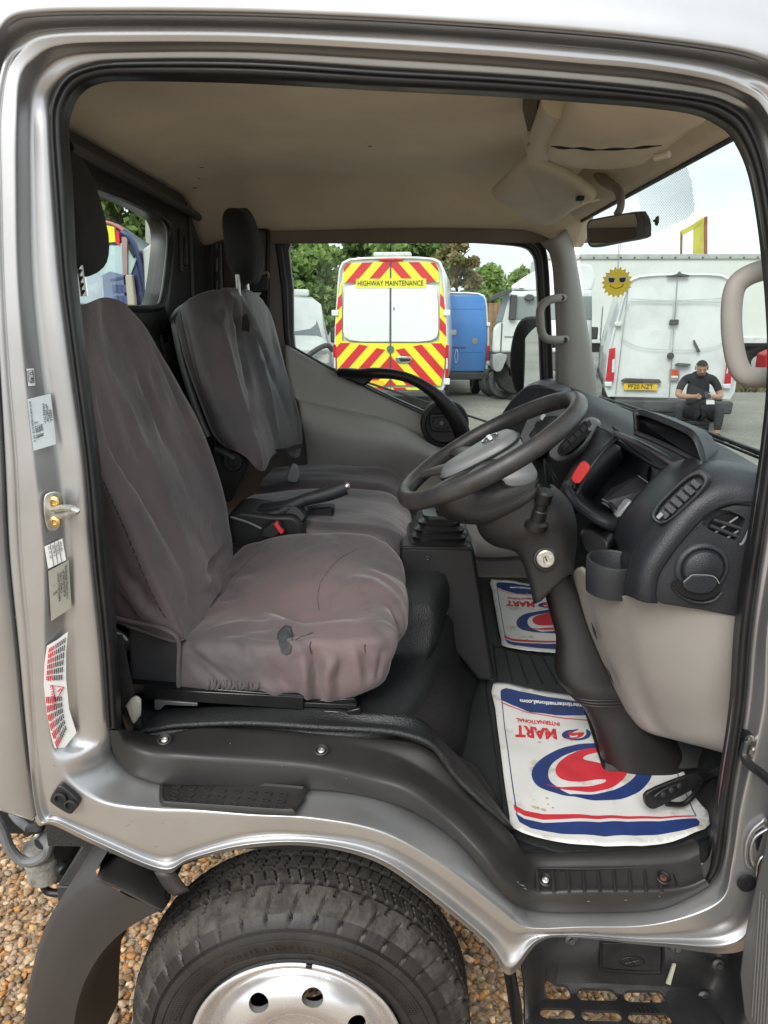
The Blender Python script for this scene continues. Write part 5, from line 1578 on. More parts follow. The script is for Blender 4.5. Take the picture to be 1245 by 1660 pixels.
fo = [
 (P3([(352,520,1.05),(372,590,1.04),(392,660,1.02),(420,755,1.0)]), .012, .016), (P3([(335,530,1.0),(356,610,1.0),(380,690,.98)]), .03, -.010), (P3([(385,545,1.14),(396,590,1.14),(398,640,1.10),(412,700,1.04)]), .022, -.020),
 (P3([(400,520,1.2),(425,600,1.24),(440,680,1.24),(448,720,1.24)]), .012, .014), (P3([(405,505,1.22),(430,570,1.3),(452,650,1.36)]), .010, -.012), (P3([(378,490,1.14),(386,520,1.14),(394,545,1.15)]), .014, -.035),
 (P3([(392,480,1.2),(400,515,1.2),(408,560,1.22)]), .008, .012), (P3([(372,478,1.12),(382,510,1.12)]), .009, .010), (P3([(440,540,1.42),(462,620,1.45)]), .02, .006), (P3([(448,690,1.3),(462,720,1.35)]), .01, -.012),
 (P3([(365,490,1.08),(352,515,1.05)]), .008, -.006),
]
fo = [(a_, b_, c_ * 1.5) for a_, b_, c_ in fo]
vf = crumple(vf, fo, amp=.007, sc=7, ridge=.006, rsc=5, stretch=(1, 1, .45), seed=3)
bench = obj('passenger_bench', prism(P3([(283,512,1.07),(292,506,1.07),(300,560,1.06),(330,650,1.05),(352,712,1.05),(372,800,1.05),(345,800,1.05),(300,640,1.06)]), (-.06, .46, 0)), BLACK, TRUCK, bevel=.01)
obj('backrest_shell_edge', tube(crs(P3([(282,512,1.06),(284,535,1.055),(298,600,1.05),(322,672,1.045),(338,708,1.04)]), 4), .010, 8), mat('grey_shell_plastic', (.15, .16, .165), .45), bench)
bcov = obj('backrest_cover', vf, COVER2, bench, sharp=0)
obj('cover_seam', tube(crs([p + Vector((0, -.012, 0)) for p in P3([(294,505,1.005),(302,545,.985),(318,605,.972),(342,672,.955),(356,704,.948),(374,726,.95)])], 5), .0014, 5), CHARFAB, bcov)
obj('cover_slit', prism(P3([(393,513,1.125),(399,508,1.13),(405,522,1.14),(404,538,1.13),(391,536,1.12)]), (0, .012, 0)), BLKFAB, bcov, smooth=False)
obj('recliner_cover', prism(crs(P3([(345,735,.99),(352,728,.99),(372,728,.99),(392,738,.99),(398,760,.99),(385,790,.99),(372,815,.99),(360,800,.99)]), 3, True), (0, .05, 0)), BLACK, bench, bevel=.01)
rk = obj('recliner_knob', lathe([(.030, 0), (.030, .012), (.026, .018), (.016, .018), (.015, .012), (.001, .012)], P(379, 747, Y=.985), (0, -1, 0), n=28), BLACK, bench)
obj('recliner_handle', tube(crs(P3([(350,728,.985),(366,735,.975),(382,744,.972)]), 4), .011, 8), DASH, bench)
for i, (y0, y1, x1) in enumerate(((.775, 1.275, .045), (1.295, 1.66, .04))):
    rings = []
    for k in range(17):
        t_ = k / 16
        x = -.47 + t_ * (x1 + .47)
        top = 1.085 + .018 * math.sin(math.pi * min(1, t_ * 1.1)) - .055 * smooth(.80, 1.0, t_) ** 2
        bot = .965 + .02 * smooth(.85, 1, t_)
        in_ = .02 * smooth(.86, 1, t_)
        prof = [(y0 + in_ + .01, bot), (y0 + in_ - .004, bot + .03), (y0 + in_, top - .035), (y0 + in_ + .025, top - .008), (y0 + in_ + .07, top), ((y0 + y1) / 2, top + .004), (y1 - in_ - .07, top), (y1 - in_ - .02, top - .010), (y1 - in_, top - .04), (y1 - in_, bot)]
        rings.append(crs([Vector((x, a, b)) for a, b in prof], 5))
    vf = loft(rings, cap1=True)
    me_ = crumple(vf, [(P3([(480,815,1.0),(560,802,1.1),(650,800,1.1)]), .02, -.006), (P3([(440,800,1.1),(520,822,.95),(640,845,.85)]), .02, .006)] if i == 0 else [], amp=.010, sc=7, ridge=.006, rsc=6, stretch=(.6, 1, 1), seed=7 + i)
    obj('bench_cushion', me_, COVER2, bench, sharp=0, sub=1)
obj('belt_receiver', prism(crs(P3([(466,768,1.25),(472,754,1.25),(480,756,1.25),(484,772,1.25),(480,782,1.25),(466,780,1.25)]), 2, True), (0, .03, 0)), mat('grey_buckle', (.24, .25, .25), .45), bench, bevel=.004)
obj('belt_web', tube(crs(P3([(455,730,1.2),(470,728,1.3),(488,722,1.42)]), 3), .02, 8, flat=.2, upv=Vector((0, 0, 1))), NET, bench)
hc = P(394, 400, Y=1.25)
vf = crumple(soft_block(hc, (.050, .092, .108), lean=-.12, squash=.2), [(P3([(395,360,1.14),(396,400,1.14),(398,440,1.15)]), .02, -.012)], amp=.006, sc=14, ridge=.008, rsc=10, stretch=(1, 1, .5), seed=9)
hr2 = obj('head_restraint', vf, BLKFAB, bench, sharp=0)
obj('restraint_post', tube([P(385, 445, Y=1.19), P(387, 480, Y=1.19)], .007, 10), STEEL, hr2)
obj('restraint_post', tube([P(399, 452, Y=1.31), P(402, 482, Y=1.31)], .007, 10), CHROME, hr2)
# ------------------------------------------------------------------ dashboard
def oval_pts(c, a, b, n=28):
    """points round an oval given centre pixel, half axis vectors in pixels"""
    out = []
    for k in range(n):
        t_ = 2 * math.pi * k / n
        ca, sa = math.cos(t_), math.sin(t_)
        ca = math.copysign(abs(ca) ** .7, ca)
        sa = math.copysign(abs(sa) ** .7, sa)
        out.append((c[0] + a[0] * ca + b[0] * sa, c[1] + a[1] * ca + b[1] * sa))
    return out

dash = obj('dashboard', prism(P3([(838,655,1.30),(880,640,1.30),(960,665,1.0),(1040,712,.8),(1060,760,.7),(1040,905,.62),(960,915,.62),(925,905,.70),(880,800,1.1),(850,740,1.30)]), (.03, .06, -.02)), BLACK, TRUCK, bevel=.01)

# top skin from the far hump to the near end
TOPS = [
 P3([(893,618,1.56),(925,632,1.40),(968,648,1.20),(1012,668,.98),(1062,690,.78),(1120,706,.58),(1180,735,.40),(1252,782,.22)]),
 P3([(872,622,1.52),(912,640,1.34),(950,654,1.14),(990,674,.92),(1035,694,.74),(1105,722,.53),(1165,744,.37),(1248,776,.20)]),
 P3([(852,632,1.48),(895,648,1.28),(935,664,1.08),(975,688,.86),(1015,712,.68),(1085,750,.47),(1150,756,.33),(1242,776,.185)]),
 P3([(838,652,1.45),(880,668,1.24),(918,682,1.02),(958,702,.80),(1002,722,.64),(1072,764,.45),(1140,766,.31),(1238,782,.18)]),
]
top = obj('dash_top', rowloft(TOPS, m=6, mr=5), DASH, dash, solid=-.01, sharp=0)
obj('top_seam', tube(crs(P3([(950,652,1.135),(962,668,1.0),(985,685,.85),(1002,698,.70)]), 4), .002, 6), BLACK, top)

# far hump with its vent and grey fascia
hump = obj('passenger_dash_hump', prism(crs(P3([(796,700,1.22),(812,672,1.22),(836,640,1.22),(862,624,1.22),(893,628,1.22),(918,640,1.22),(905,700,1.1),(870,742,1.1),(848,745,1.1),(828,735,1.15)]), 3, True), (.05, .14, .0)), DASH, dash, bevel=.015, seg=3)
obj('fascia_panel', prism(crs(P3([(842,706,1.05),(872,660,1.09),(905,652,1.05),(925,668,1.0),(905,702,1.0),(868,745,1.0)]), 2, True), (.02, .03, 0)), BEZEL, dash, bevel=.005)
obj('fascia_window', prism(P3([(858,706,1.04),(880,676,1.04),(905,674,1.02),(895,700,1.02),(868,726,1.02)]), (0, .01, 0)), BLACK, dash, bevel=.002)
obj('side_vent', prism(crs(P3([(858,650,1.20),(868,638,1.20),(874,636,1.20),(872,644,1.20),(862,656,1.20)]), 2, True), (0, .01, 0)), BLACK, dash, smooth=False)
obj('hump_screen', prism(P3([(858,668,1.20),(877,640,1.20),(893,650,1.20),(878,672,1.20)]), (0, .008, 0)), DASH2, dash, bevel=.002)
obj('pull_knob', prism(crs(P3([(803,702,1.10),(808,697,1.10),(824,697,1.10),(826,704,1.10),(824,714,1.10),(806,714,1.10)]), 2, True), (0, .05, 0)), BLACK, dash, bevel=.005)
for k in range(3):
    obj('dash_button', prism(P3([(866 + k * 9, 690 - k * 12, .995), (872 + k * 9, 682 - k * 12, .995), (876 + k * 9, 685 - k * 12, .995), (870 + k * 9, 694 - k * 12, .995)]), (0, .01, 0)), WHITEP if k == 1 else BLACK, dash, bevel=.001)

# centre stack: grey bezel with louvred vent
cs = obj('centre_vent', prism(crs(P3([(888,735,.80),(900,722,.80),(925,698,.78),(948,678,.76),(962,676,.75),(969,686,.75),(962,703,.76),(940,728,.78),(918,745,.80),(905,748,.80),(896,745,.80)]), 3, True), (.02, .03, -.01)), BEZEL, dash, bevel=.006)
vo = oval_pts((935, 708), (28, -27), (6.5, 7), 28)
vo3 = [P(a, b, Y=.762 + .02 * ((920 - a) / 60 + .5) * 0) for a, b in vo]
obj('vent_rim', tube(vo3, .0028, 6, closed=True), BLACK, cs)
obj('vent_well', prism([p + Vector((0, -.001, 0)) for p in vo3], (.012, .012, -.004)), BLACK, cs, smooth=False)
for k in range(5):
    a, b = 916 + k * 9.5, 727 - k * 9
    obj('vent_slat', prism(P3([(a - 5, b - 5, .756), (a + 2.5, b - 12, .756), (a + 8.5, b - 5.5, .756), (a + 1, b + 2, .756)]), (0, .006, 0)), DASH, cs, bevel=.001)
obj('vent_knob', prism(P3([(911,728,.755),(915,723,.755),(919,728,.755),(914,733,.755)]), (0, .008, 0)), BLACK, cs, bevel=.001)

# charcoal side of the driver's binnacle, sweeping from the vent down to the knee
BIN = [
 P3([(968,690,.74),(952,722,.74),(925,760,.72),(905,800,.72),(900,840,.72)]),
 P3([(984,698,.68),(965,730,.66),(940,770,.64),(920,810,.62),(915,850,.62)]),
 P3([(1003,706,.64),(985,720,.62),(958,752,.60),(935,795,.58),(928,830,.58)]),
]
obj('binnacle_side', rowloft(BIN, m=6, mr=4), DASH2, dash, solid=-.01, sharp=0)

# instrument recess: back, floor and lens
rec = obj('instrument_recess', join(
    loft([crs(P3([(1000,712,.66),(960,752,.62),(925,788,.58),(930,800,.56)]), 5), crs(P3([(1010,745,.78),(985,775,.76),(958,810,.72),(955,815,.70)]), 5)]),
    loft([crs(P3([(925,788,.58),(935,812,.54),(962,835,.50),(1000,855,.46)]), 5), crs(P3([(958,810,.74),(965,815,.72),(985,828,.70),(1010,838,.64)]), 5)]),
    ([p for p in P3([(1000,712,.80),(1085,760,.70),(1075,800,.66),(1010,845,.66),(955,812,.76)])], [(0, 1, 2, 3, 4)])), DASH2, dash, solid=.004, sharp=40)
obj('recess_rim', tube(crs(P3([(921,784,.57),(919,794,.55),(932,815,.52),(960,838,.47),(990,852,.44),(1004,852,.42),(1010,840,.42)]), 5), .011, 10), DASH2, dash)
obj('dial_face', prism(P3([(990,795,.64),(1035,772,.63),(1060,790,.60),(1010,838,.60),(975,815,.62)]), (0, .006, .002)), mat('dial_grey', (.020, .020, .024), .18, 0, .1, 4), dash, smooth=False)
obj('wiper_stalk', tube(crs(P3([(976,809,.50),(988,816,.49),(996,825,.47),(1003,834,.46)]), 4), [.0035] * 5 + [.006] * 4 + [.008] * 4, 8), BLACK, dash)
obj('stalk_pad', prism(P3([(998,838,.44),(1020,812,.44),(1030,816,.44),(1012,848,.44)]), (0, .03, 0)), BEZEL, dash, bevel=.004)
pen = obj('brow_strip', prism(crs(P3([(993,704,.62),(1000,700,.62),(1050,722,.52),(1102,754,.42),(1096,764,.42),(1078,764,.44),(1040,740,.52)]), 2, True), (.02, .02, -.006)), BEZEL if False else DASH2, dash, bevel=.006)
obj('brow_highlight', tube(crs(P3([(1000,704,.615),(1050,727,.515),(1094,755,.42)]), 5), .006, 8), mat('brow_highlight_grey', (.075, .08, .08), .35), dash)  # highlight along the brow painted as a paler bar

# hooded display recess on top
hood = obj('display_hood', loft([crs(P3([(1029,702,0.50),(1028,672,0.50),(1036,664,0.50),(1065,672,0.46),(1110,690,0.40),(1128,702,0.37),(1140,725,0.35),(1146,752,0.33)]), 4),
                                crs(P3([(1033,700,0.50),(1032,679,0.50),(1037,673,0.50),(1063,681,0.46),(1106,700,0.40),(1122,712,0.37),(1131,731,0.35),(1137,752,0.33)]), 4),
                                crs(P3([(1042,702,0.62),(1041,684,0.62),(1046,679,0.62),(1070,687,0.58),(1108,702,0.52),(1124,716,0.48),(1134,734,0.45),(1140,752,0.42)]), 4)]), DASH, dash, solid=-.006, sharp=60)
obj('hood_outer', loft([crs(P3([(1029,702,0.50),(1028,672,0.50),(1036,664,0.50),(1065,672,0.46),(1110,690,0.40),(1128,702,0.37),(1140,725,0.35),(1146,752,0.33)]), 4), crs([p + Vector((.05, .05, -.012)) for p in P3([(1029,702,0.50),(1028,672,0.50),(1036,664,0.50),(1065,672,0.46),(1110,690,0.40),(1128,702,0.37),(1140,725,0.35),(1146,752,0.33)])], 4)]), DASH, dash, sharp=0)
obj('hood_shade_sheet', prism(P3([(1031,701,.522),(1031,679,.522),(1037,671,.522),(1064,680,.482),(1107,699,.422),(1124,711,.392),(1134,731,.372),(1141,753,.352)]), (.01, .012, 0)), mat('hood_shade_black', (.004, .004, .005), .25), dash, smooth=False)  # black sheet stands in for the shade inside the hood
obj('screen_ledge', tube(crs(P3([(1030,702,.50),(1060,714,.46),(1100,733,.40),(1140,754,.345)]), 4), .006, 8), DASH, dash)

# near vent pod and shoulder
POD = [
 P3([(1000,872,.40),(1012,842,.40),(1050,795,.40),(1085,762,.40),(1122,748,.38)]),
 P3([(1010,890,.34),(1022,852,.33),(1060,806,.32),(1096,772,.31),(1138,754,.30)]),
 P3([(1015,915,.28),(1032,872,.26),(1066,830,.25),(1100,793,.25),(1148,764,.25)]),
 P3([(1018,940,.24),(1034,905,.215),(1068,856,.212),(1106,810,.215),(1150,765,.225)]),
]
pod = obj('vent_pod', rowloft(POD, m=6, mr=4), DASH2, dash, solid=-.01, sharp=0)
obj('pod_stitch_line', tube(crs(P3([(1006,880,.37),(1020,845,.365),(1056,800,.36),(1092,766,.355)]), 5), .0014, 5), BEZEL, pod)
vo = oval_pts((1103, 806), (42, -40), (15, 12), 36)
vin = oval_pts((1102, 808), (35, -34), (10.5, 9), 36)
vc_, vn_ = P(1103, 806, Y=.138), Vector((-.52, -.80, .30)).normalized()
def vp(a, b, d=0.0):
    return on_plane(a, b, vc_, vn_) + vn_ * d
ring_o = [vp(a, b, .0) for a, b in vo]
ring_m = [vp((a + c) / 2, (b + d) / 2, .009) for (a, b), (c, d) in zip(vo, vin)]
ring_i = [vp(a, b, .002) for a, b in vin]
near_vent = obj('driver_vent', loft([[p - vn_ * .06 for p in ring_o], ring_o, ring_m, ring_i, [p - vn_ * .02 for p in ring_i]], cu=True), DASH, dash, sharp=0)
obj('vent_well', prism([p - vn_ * .012 for p in ring_i], -vn_ * .004), BLACK, near_vent, smooth=False)
for k in range(6):
    u = -.80 + k * .31
    cx_, cy_ = 1102 + 33 * u, 808 - 32 * u
    w_ = 10 * (1 - .35 * abs(u) ** 3)
    q = [(cx_ - w_ * .75 - 3.6, cy_ - w_ * .66 + 4), (cx_ - w_ * .75 + 4.2, cy_ - w_ * .66 - 4), (cx_ + w_ * .75 + 4.2, cy_ + w_ * .66 - 4), (cx_ + w_ * .75 - 3.6, cy_ + w_ * .66 + 4)]
    obj('vent_slat', prism([vp(a, b, .0) for a, b in q], -vn_ * .006), DASH, near_vent, bevel=.0012)
obj('vent_slider', prism([vp(a, b, .006) for a, b in ((1064,838),(1072,830),(1077,835),(1069,843))], -vn_ * .006), BEZEL, near_vent, bevel=.001)
SHO = [
 P3([(1062,974,.136),(1059,958,.132),(1067,922,.130),(1106,869,.130),(1147,830,.130),(1187,815,.130),(1240,818,.130)]),
 P3([(1050,972,.134),(1048,956,.130),(1056,918,.128),(1095,862,.128),(1136,816,.130),(1182,795,.134),(1240,800,.134)]),
 P3([(1036,968,.145),(1036,952,.143),(1045,912,.142),(1082,856,.142),(1124,806,.148),(1172,778,.156),(1240,785,.15)]),
 P3([(1024,964,.18),(1025,945,.178),(1036,906,.176),(1070,855,.176),(1110,806,.18),(1158,764,.195),(1238,776,.17)]),
 P3([(1019,962,.26),(1020,942,.25),(1033,902,.25),(1066,850,.25),(1104,800,.25),(1150,756,.27),(1232,768,.24)]),
]
sho = obj('dash_shoulder', rowloft(SHO, m=6, mr=4), DASH, dash, solid=-.01, sharp=0)
obj('shoulder_seam', tube(crs(P3([(1030,950,.152),(1041,908,.150),(1076,856,.149),(1117,807,.155),(1150,775,.18),(1152,764,.20)]), 5), .0012, 5), BLACK, sho)

# end panel with side vent and folding cup holder
EP = [(1060,960),(1067,924),(1086,894),(1107,871),(1148,832),(1187,818),(1232,820),(1228,870),(1218,950),(1210,1003),(1140,990),(1075,980),(1064,974)]
endp = obj('dash_end_panel', prism(PX(EP, .126), (0, .03, 0)), DASH, dash, bevel=.004, seg=3)
VH = crs([Vector((a, b, 0)) for a, b in ((1151,848),(1160,839),(1180,833),(1198,836),(1216,845),(1219,850),(1214,862),(1207,878),(1200,882),(1176,873),(1158,864),(1150,856)) ], 3, True)
booly(endp, prism([P(v.x, v.y, Y=.10) for v in VH], (0, .04, 0)))
endp.data.polygons.foreach_set('use_smooth', [True] * len(endp.data.polygons))
endp.data.set_sharp_from_angle(angle=R(30))
obj('side_vent_well', prism([P(v.x, v.y, Y=.137) for v in VH], (0, .003, 0)), mat('matt_black', (.006, .006, .006)), endp, smooth=False)
for a, b in (((1156,842),(1214,861)), ((1151,852),(1206,874))):
    obj('vent_bar', tube([P(*a, Y=.129), P(*b, Y=.129)], .0034, 8), DASH, endp)
for a, b in (((1196,838),(1156,866)), ((1216,848),(1176,874))):
    obj('vent_bar', tube([P(*a, Y=.132), P(*b, Y=.132)], .0018, 6), BEZEL, endp)
obj('vent_edge', tube(crs(PX([(1217,852),(1211,866),(1204,880),(1199,883)], .125), 4), .0022, 6), BEZEL, endp)
cc = P(1137, 921, Y=.126)
cup_h = obj('folding_cup_holder', lathe([(.048, .006), (.046, -.004), (.041, -.0075), (.0385, -.007), (.0365, -.002), (.0345, -.0015), (.0325, -.010), (.030, -.0125), (.001, -.0128)], cc, (0, 1, 0), n=48), DASH, endp, sharp=50)
fl_pts = [(1100,947),(1107,938),(1118,930),(1124,933),(1132,935),(1150,934),(1160,938),(1166,945),(1168,955),(1160,968),(1140,974),(1120,970),(1106,960)]
obj('cup_lip_slot', prism(crs(PX([(1089,947),(1100,942),(1112,945),(1116,952),(1165,948),(1169,953),(1160,966),(1138,973),(1115,969),(1100,960)], .1145), 2, True), (0, .004, 0)), mat('matt_black', (.006, .006, .006)), cup_h, smooth=False)
obj('cup_flap', prism(crs(PX([(1108,945),(1118,936),(1124,933),(1152,934),(1160,939),(1164,946),(1156,958),(1140,963),(1122,961),(1110,954)], .108), 2, True), (0, .008, 0)), DASH, cup_h, bevel=.002)
obj('cup_flap_edge', tube(crs(PX([(1108,944),(1118,935),(1125,932),(1152,933),(1161,938),(1166,946)], .107), 3), .0009, 5), BEZEL, cup_h)
obj('cup_lower_lip', tube(crs(PX([(1090,950),(1102,964),(1120,974),(1140,977),(1158,972),(1170,960)], .121), 5), .0032, 8), DASH, cup_h)

# door-side pocket and beige knee panel
pc = P(995, 910, Y=.262)
obj('dash_pocket', lathe([(.046, -.062), (.050, -.03), (.052, .0), (.051, .004), (.047, .005), (.045, .0), (.043, -.03), (.040, -.05), (.001, -.052)], pc, (0.02, -.08, 1), n=40), DASH, dash, sharp=60)
KN = [
 P3([(926,930,0.415),(940,920,0.361),(956,936,0.313),(1000,965,0.238),(1030,965,0.185),(1110,978,0.145),(1212,1003,0.128)]),
 P3([(934,955,0.415),(950,965,0.361),(967,985,0.316),(1004,990,0.245),(1040,995,0.195),(1115,1005,0.152),(1209,1025,0.130)]),
 P3([(954,1020,0.408),(968,1030,0.361),(985,1040,0.320),(1015,1045,0.260),(1050,1050,0.210),(1120,1060,0.162),(1201,1072,0.136)]),
 P3([(984,1090,0.394),(996,1098,0.358),(1010,1103,0.322),(1035,1107,0.280),(1062,1110,0.232),(1125,1117,0.178),(1195,1125,0.148)]),
 P3([(1008,1143,0.383),(1018,1150,0.354),(1032,1153,0.325),(1053,1157,0.300),(1078,1160,0.258),(1130,1166,0.200),(1188,1172,0.160)]),
 P3([(1020,1160,0.376),(1034,1176,0.350),(1052,1186,0.325),(1074,1192,0.304),(1098,1198,0.270),(1138,1208,0.220),(1184,1220,0.170)]),
 P3([(1020,1162,0.408),(1036,1178,0.379),(1054,1188,0.354),(1076,1194,0.332),(1100,1200,0.318),(1140,1210,0.300),(1186,1222,0.250)]),
]
knee = obj('knee_panel', rowloft(KN, m=6, mr=5), BEIGE, dash, solid=-.006, sharp=0)
obj('knee_slit', prism(P3([(958,1008,.345),(962,1026,.34),(966,1034,.34),(963,1018,.34)]), (0, -.012, 0)), BLACK, knee, smooth=False)
obj('knee_slit', prism(P3([(977,1074,.345),(985,1092,.34),(994,1108,.34),(986,1086,.34)]), (0, -.012, 0)), BLACK, knee, smooth=False)
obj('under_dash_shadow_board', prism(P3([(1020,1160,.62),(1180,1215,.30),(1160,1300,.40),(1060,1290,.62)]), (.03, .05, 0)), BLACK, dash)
# wires and boxes in the gap beside the column
for k in range(7):
    a = (884 + random.uniform(-6, 8), 748 + random.uniform(-4, 10))
    b = (898 + random.uniform(-4, 22), 800 + random.uniform(-10, 20))
    obj('wiring', tube(crs(P3([(a[0], a[1], .86), ((a[0] + b[0]) / 2 + random.uniform(-8, 8), (a[1] + b[1]) / 2, .84), (b[0], b[1], .85)]), 4), .004, 6), BLACK, dash)
obj('ash_drawer', prism(crs(P3([(938,862,.50),(962,858,.50),(985,878,.46),(980,900,.46),(962,905,.48),(946,890,.50)]), 2, True), (0.03, .06, 0)), BLACK, dash, bevel=.006)

# ------------------------------------------------------------------ steering wheel and column
sc_ = P(793, 728, Y=.42)
th = R(30)
e1, e2 = Vector((0, 1, 0)), Vector((math.cos(th), 0, math.sin(th)))
e3 = Vector((-math.sin(th), 0, math.cos(th)))
rimp, rr_ = [], []
for k in range(96):
    a = 2 * math.pi * k / 96
    rimp.append(sc_ + (e2 * math.cos(a) + e1 * math.sin(a)) * .200)
WHL = mat('worn_wheel_rim', (.022, .022, .023), .36, 0, .35, 18, .35, 500, col2=(.05, .047, .044), rvar=.1)
def rim_vf():
    rings = []
    for k, p in enumerate(rimp):
        a = 2 * math.pi * k / 96
        out = (e2 * math.cos(a) + e1 * math.sin(a))
        ring = []
        for q in range(16):
            b = 2 * math.pi * q / 16
            r_ = .0168
            rr2 = r_ * (1 + .09 * (math.sin(a * 44) if math.cos(b) < -.2 else 0) * max(0, -math.cos(b)))
            ring.append(p + out * (math.cos(b) * rr2) + e3 * (math.sin(b) * r_ * 1.12))
        rings.append(ring)
    return loft(rings, cu=True, cv=True)
wheel_s = obj('steering_wheel', rim_vf(), WHL, TRUCK, sharp=0)
def spoke(a, w0, w1):
    d = e2 * math.cos(a) + e1 * math.sin(a)
    pth = [sc_ + d * .05 - e3 * .02, sc_ + d * .10 - e3 * .012, sc_ + d * .15 - e3 * .002, sc_ + d * .192]
    return tube(crs(pth, 4), [v.x for v in crs([Vector((w0, 0, 0)), Vector((w0 * .9, 0, 0)), Vector((w1, 0, 0)), Vector((w1 * .9, 0, 0))], 4)], 10, flat=.4, upv=e3)
for a in (R(112), R(248), R(145), R(215)):
    obj('spoke', spoke(a, .034, .02), WHL, wheel_s)
hubo = []
for (x, y) in [(.055, -.05), (.068, -.02), (.07, .02), (.058, .05), (.02, .066), (-.04, .058), (-.085, .045), (-.105, .022), (-.108, -.02), (-.088, -.044), (-.04, -.058), (.02, -.064)]:
    hubo.append(sc_ + e2 * (x - .005) + e1 * y)
ho = crs(hubo, 4, True)
hcn = sum(ho, Vector()) / len(ho)
HUB = mat('satin_grey_hub', (.15, .16, .163), .34, 0, .08, 8, .25, 900)
hub = obj('horn_pad', loft([[p - e3 * .035 for p in ho], [p - e3 * .004 for p in ho], [hcn + (p - hcn) * .97 + e3 * .006 for p in ho], [hcn + (p - hcn) * .88 + e3 * .013 for p in ho], [hcn + (p - hcn) * .5 + e3 * .017 for p in ho], [hcn + (p - hcn) * .01 + e3 * .018 for p in ho]], cu=True), HUB, wheel_s, sharp=0)
obj('pad_gap', tube([hcn + (p - hcn) * 1.01 - e3 * .003 for p in ho], .003, 6, closed=True), BLACK, hub)
bc = sc_ + e2 * .012 + e3 * .0195
bd = obj('badge_ring', tube([bc + e2 * (math.cos(t_) * .006) + e1 * (math.sin(t_) * .024) for t_ in [2 * math.pi * k / 32 for k in range(32)]], .0016, 6, closed=True) if False else tube([bc + e2 * (math.cos(t_) * .017) + e1 * (math.sin(t_) * .019) for t_ in [2 * math.pi * k / 32 for k in range(32)]], .0022, 6, closed=True), CHROME, hub)
obj('badge_bar', box(bc + e3 * .001, (.010, .050, .004), Matrix((e2, e1, e3)).transposed()), CHROME, hub, bevel=.001)
tt_ = text_mesh('SRS', .012, .0004)
obj('pad_lettering', xf(tt_, sc_ - e2 * .083 + e3 * .0125, -e1, e2, e3), BLACK, hub, fix=False, smooth=False)
# switch pod under the hub on the far side of the rim
obj('wheel_boss', loft([[hcn + (p - hcn) * s_ - e3 * h_ + e2 * q_ for p in ho] for s_, h_, q_ in ((.98, .03, 0), (.95, .06, .0), (.80, .085, .01), (.4, .09, .015))], cu=True, cap1=True), BLACK, wheel_s, sharp=0)

SHR = mat('column_shroud_plastic', (.019, .0185, .0185), .5, 0, .12, 6, .5, 500)
column = obj('steering_column', rowloft([
 P3([(778,842,.50),(786,868,.50),(806,882,.50),(838,890,.50),(850,905,.50),(862,940,.50),(870,972,.50)]),
 P3([(774,838,.40),(784,864,.39),(804,880,.39),(836,889,.38),(849,905,.375),(862,940,.37),(870,978,.37)]),
 P3([(800,830,.345),(806,852,.345),(820,868,.345),(845,878,.345),(860,895,.345),(874,930,.35),(882,968,.352)]),
 P3([(850,810,.325),(856,835,.325),(864,855,.325),(874,868,.33),(888,885,.335),(900,915,.34),(905,945,.345)]),
 P3([(885,795,.335),(900,815,.335),(908,840,.335),(912,860,.34),(916,885,.345),(920,910,.35),(920,930,.355)]),
 P3([(894,790,.40),(918,815,.41),(928,842,.41),(930,865,.41),(929,890,.41),(927,915,.41),(925,932,.41)]),
 P3([(890,788,.50),(916,812,.50),(927,842,.50),(929,865,.50),(928,890,.50),(926,915,.50),(924,932,.50)]),
], m=5, mr=4), SHR, TRUCK, sharp=0, solid=-.006)
obj('upper_shroud', rowloft([
 P3([(700,812,.46),(728,838,.46),(770,846,.46),(812,838,.46),(862,812,.46),(872,792,.46)]),
 P3([(702,806,.38),(728,832,.36),(770,844,.35),(812,836,.34),(864,810,.335),(874,788,.34)]),
 P3([(725,795,.345),(745,815,.34),(775,825,.335),(812,818,.325),(860,796,.325),(872,780,.335)]),
 P3([(760,780,.35),(775,795,.345),(795,800,.335),(818,795,.33),(855,780,.335),(868,772,.345)]),
 P3([(800,765,.40),(810,775,.39),(822,778,.38),(835,775,.38),(855,766,.38),(866,764,.39)]),
], m=5, mr=4), SHR, column, sharp=0, solid=-.006)
obj('grey_switch_pod', rowloft([
 P3([(812,772,.335),(822,786,.33),(842,788,.328),(862,782,.33),(869,772,.335)]),
 P3([(806,764,.345),(818,772,.335),(840,773,.33),(860,769,.332),(867,763,.34)]),
 P3([(822,754,.37),(832,757,.355),(846,756,.35),(858,756,.355),(862,755,.36)]),
 P3([(836,744,.42),(842,745,.41),(850,746,.41),(854,748,.41),(856,750,.42)]),
], m=5, mr=4), HUB, column, sharp=0, solid=-.006)
obj('pod_seam', tube(crs(P3([(812,773,.332),(818,786,.328),(830,790,.326),(850,788,.326),(866,777,.33)]), 4), .0022, 6), BLACK, column)
obj('blank_button', lathe([(.0135, 0), (.0125, .003), (.001, .004)], P(802, 812, Y=.328), (-.1, -1, -.15), n=24), SHR, column)
# stalk
stalk = obj('column_stalk', lathe([(.024, -.004), (.023, .008), (.015, .012), (.0145, .034), (.0125, .036), (.0125, .05), (.0165, .053), (.0175, .075), (.013, .079), (.001, .079)], P(869, 851, Y=.322), (.14, -.28, 1), n=14), BLACK, column, sharp=30)
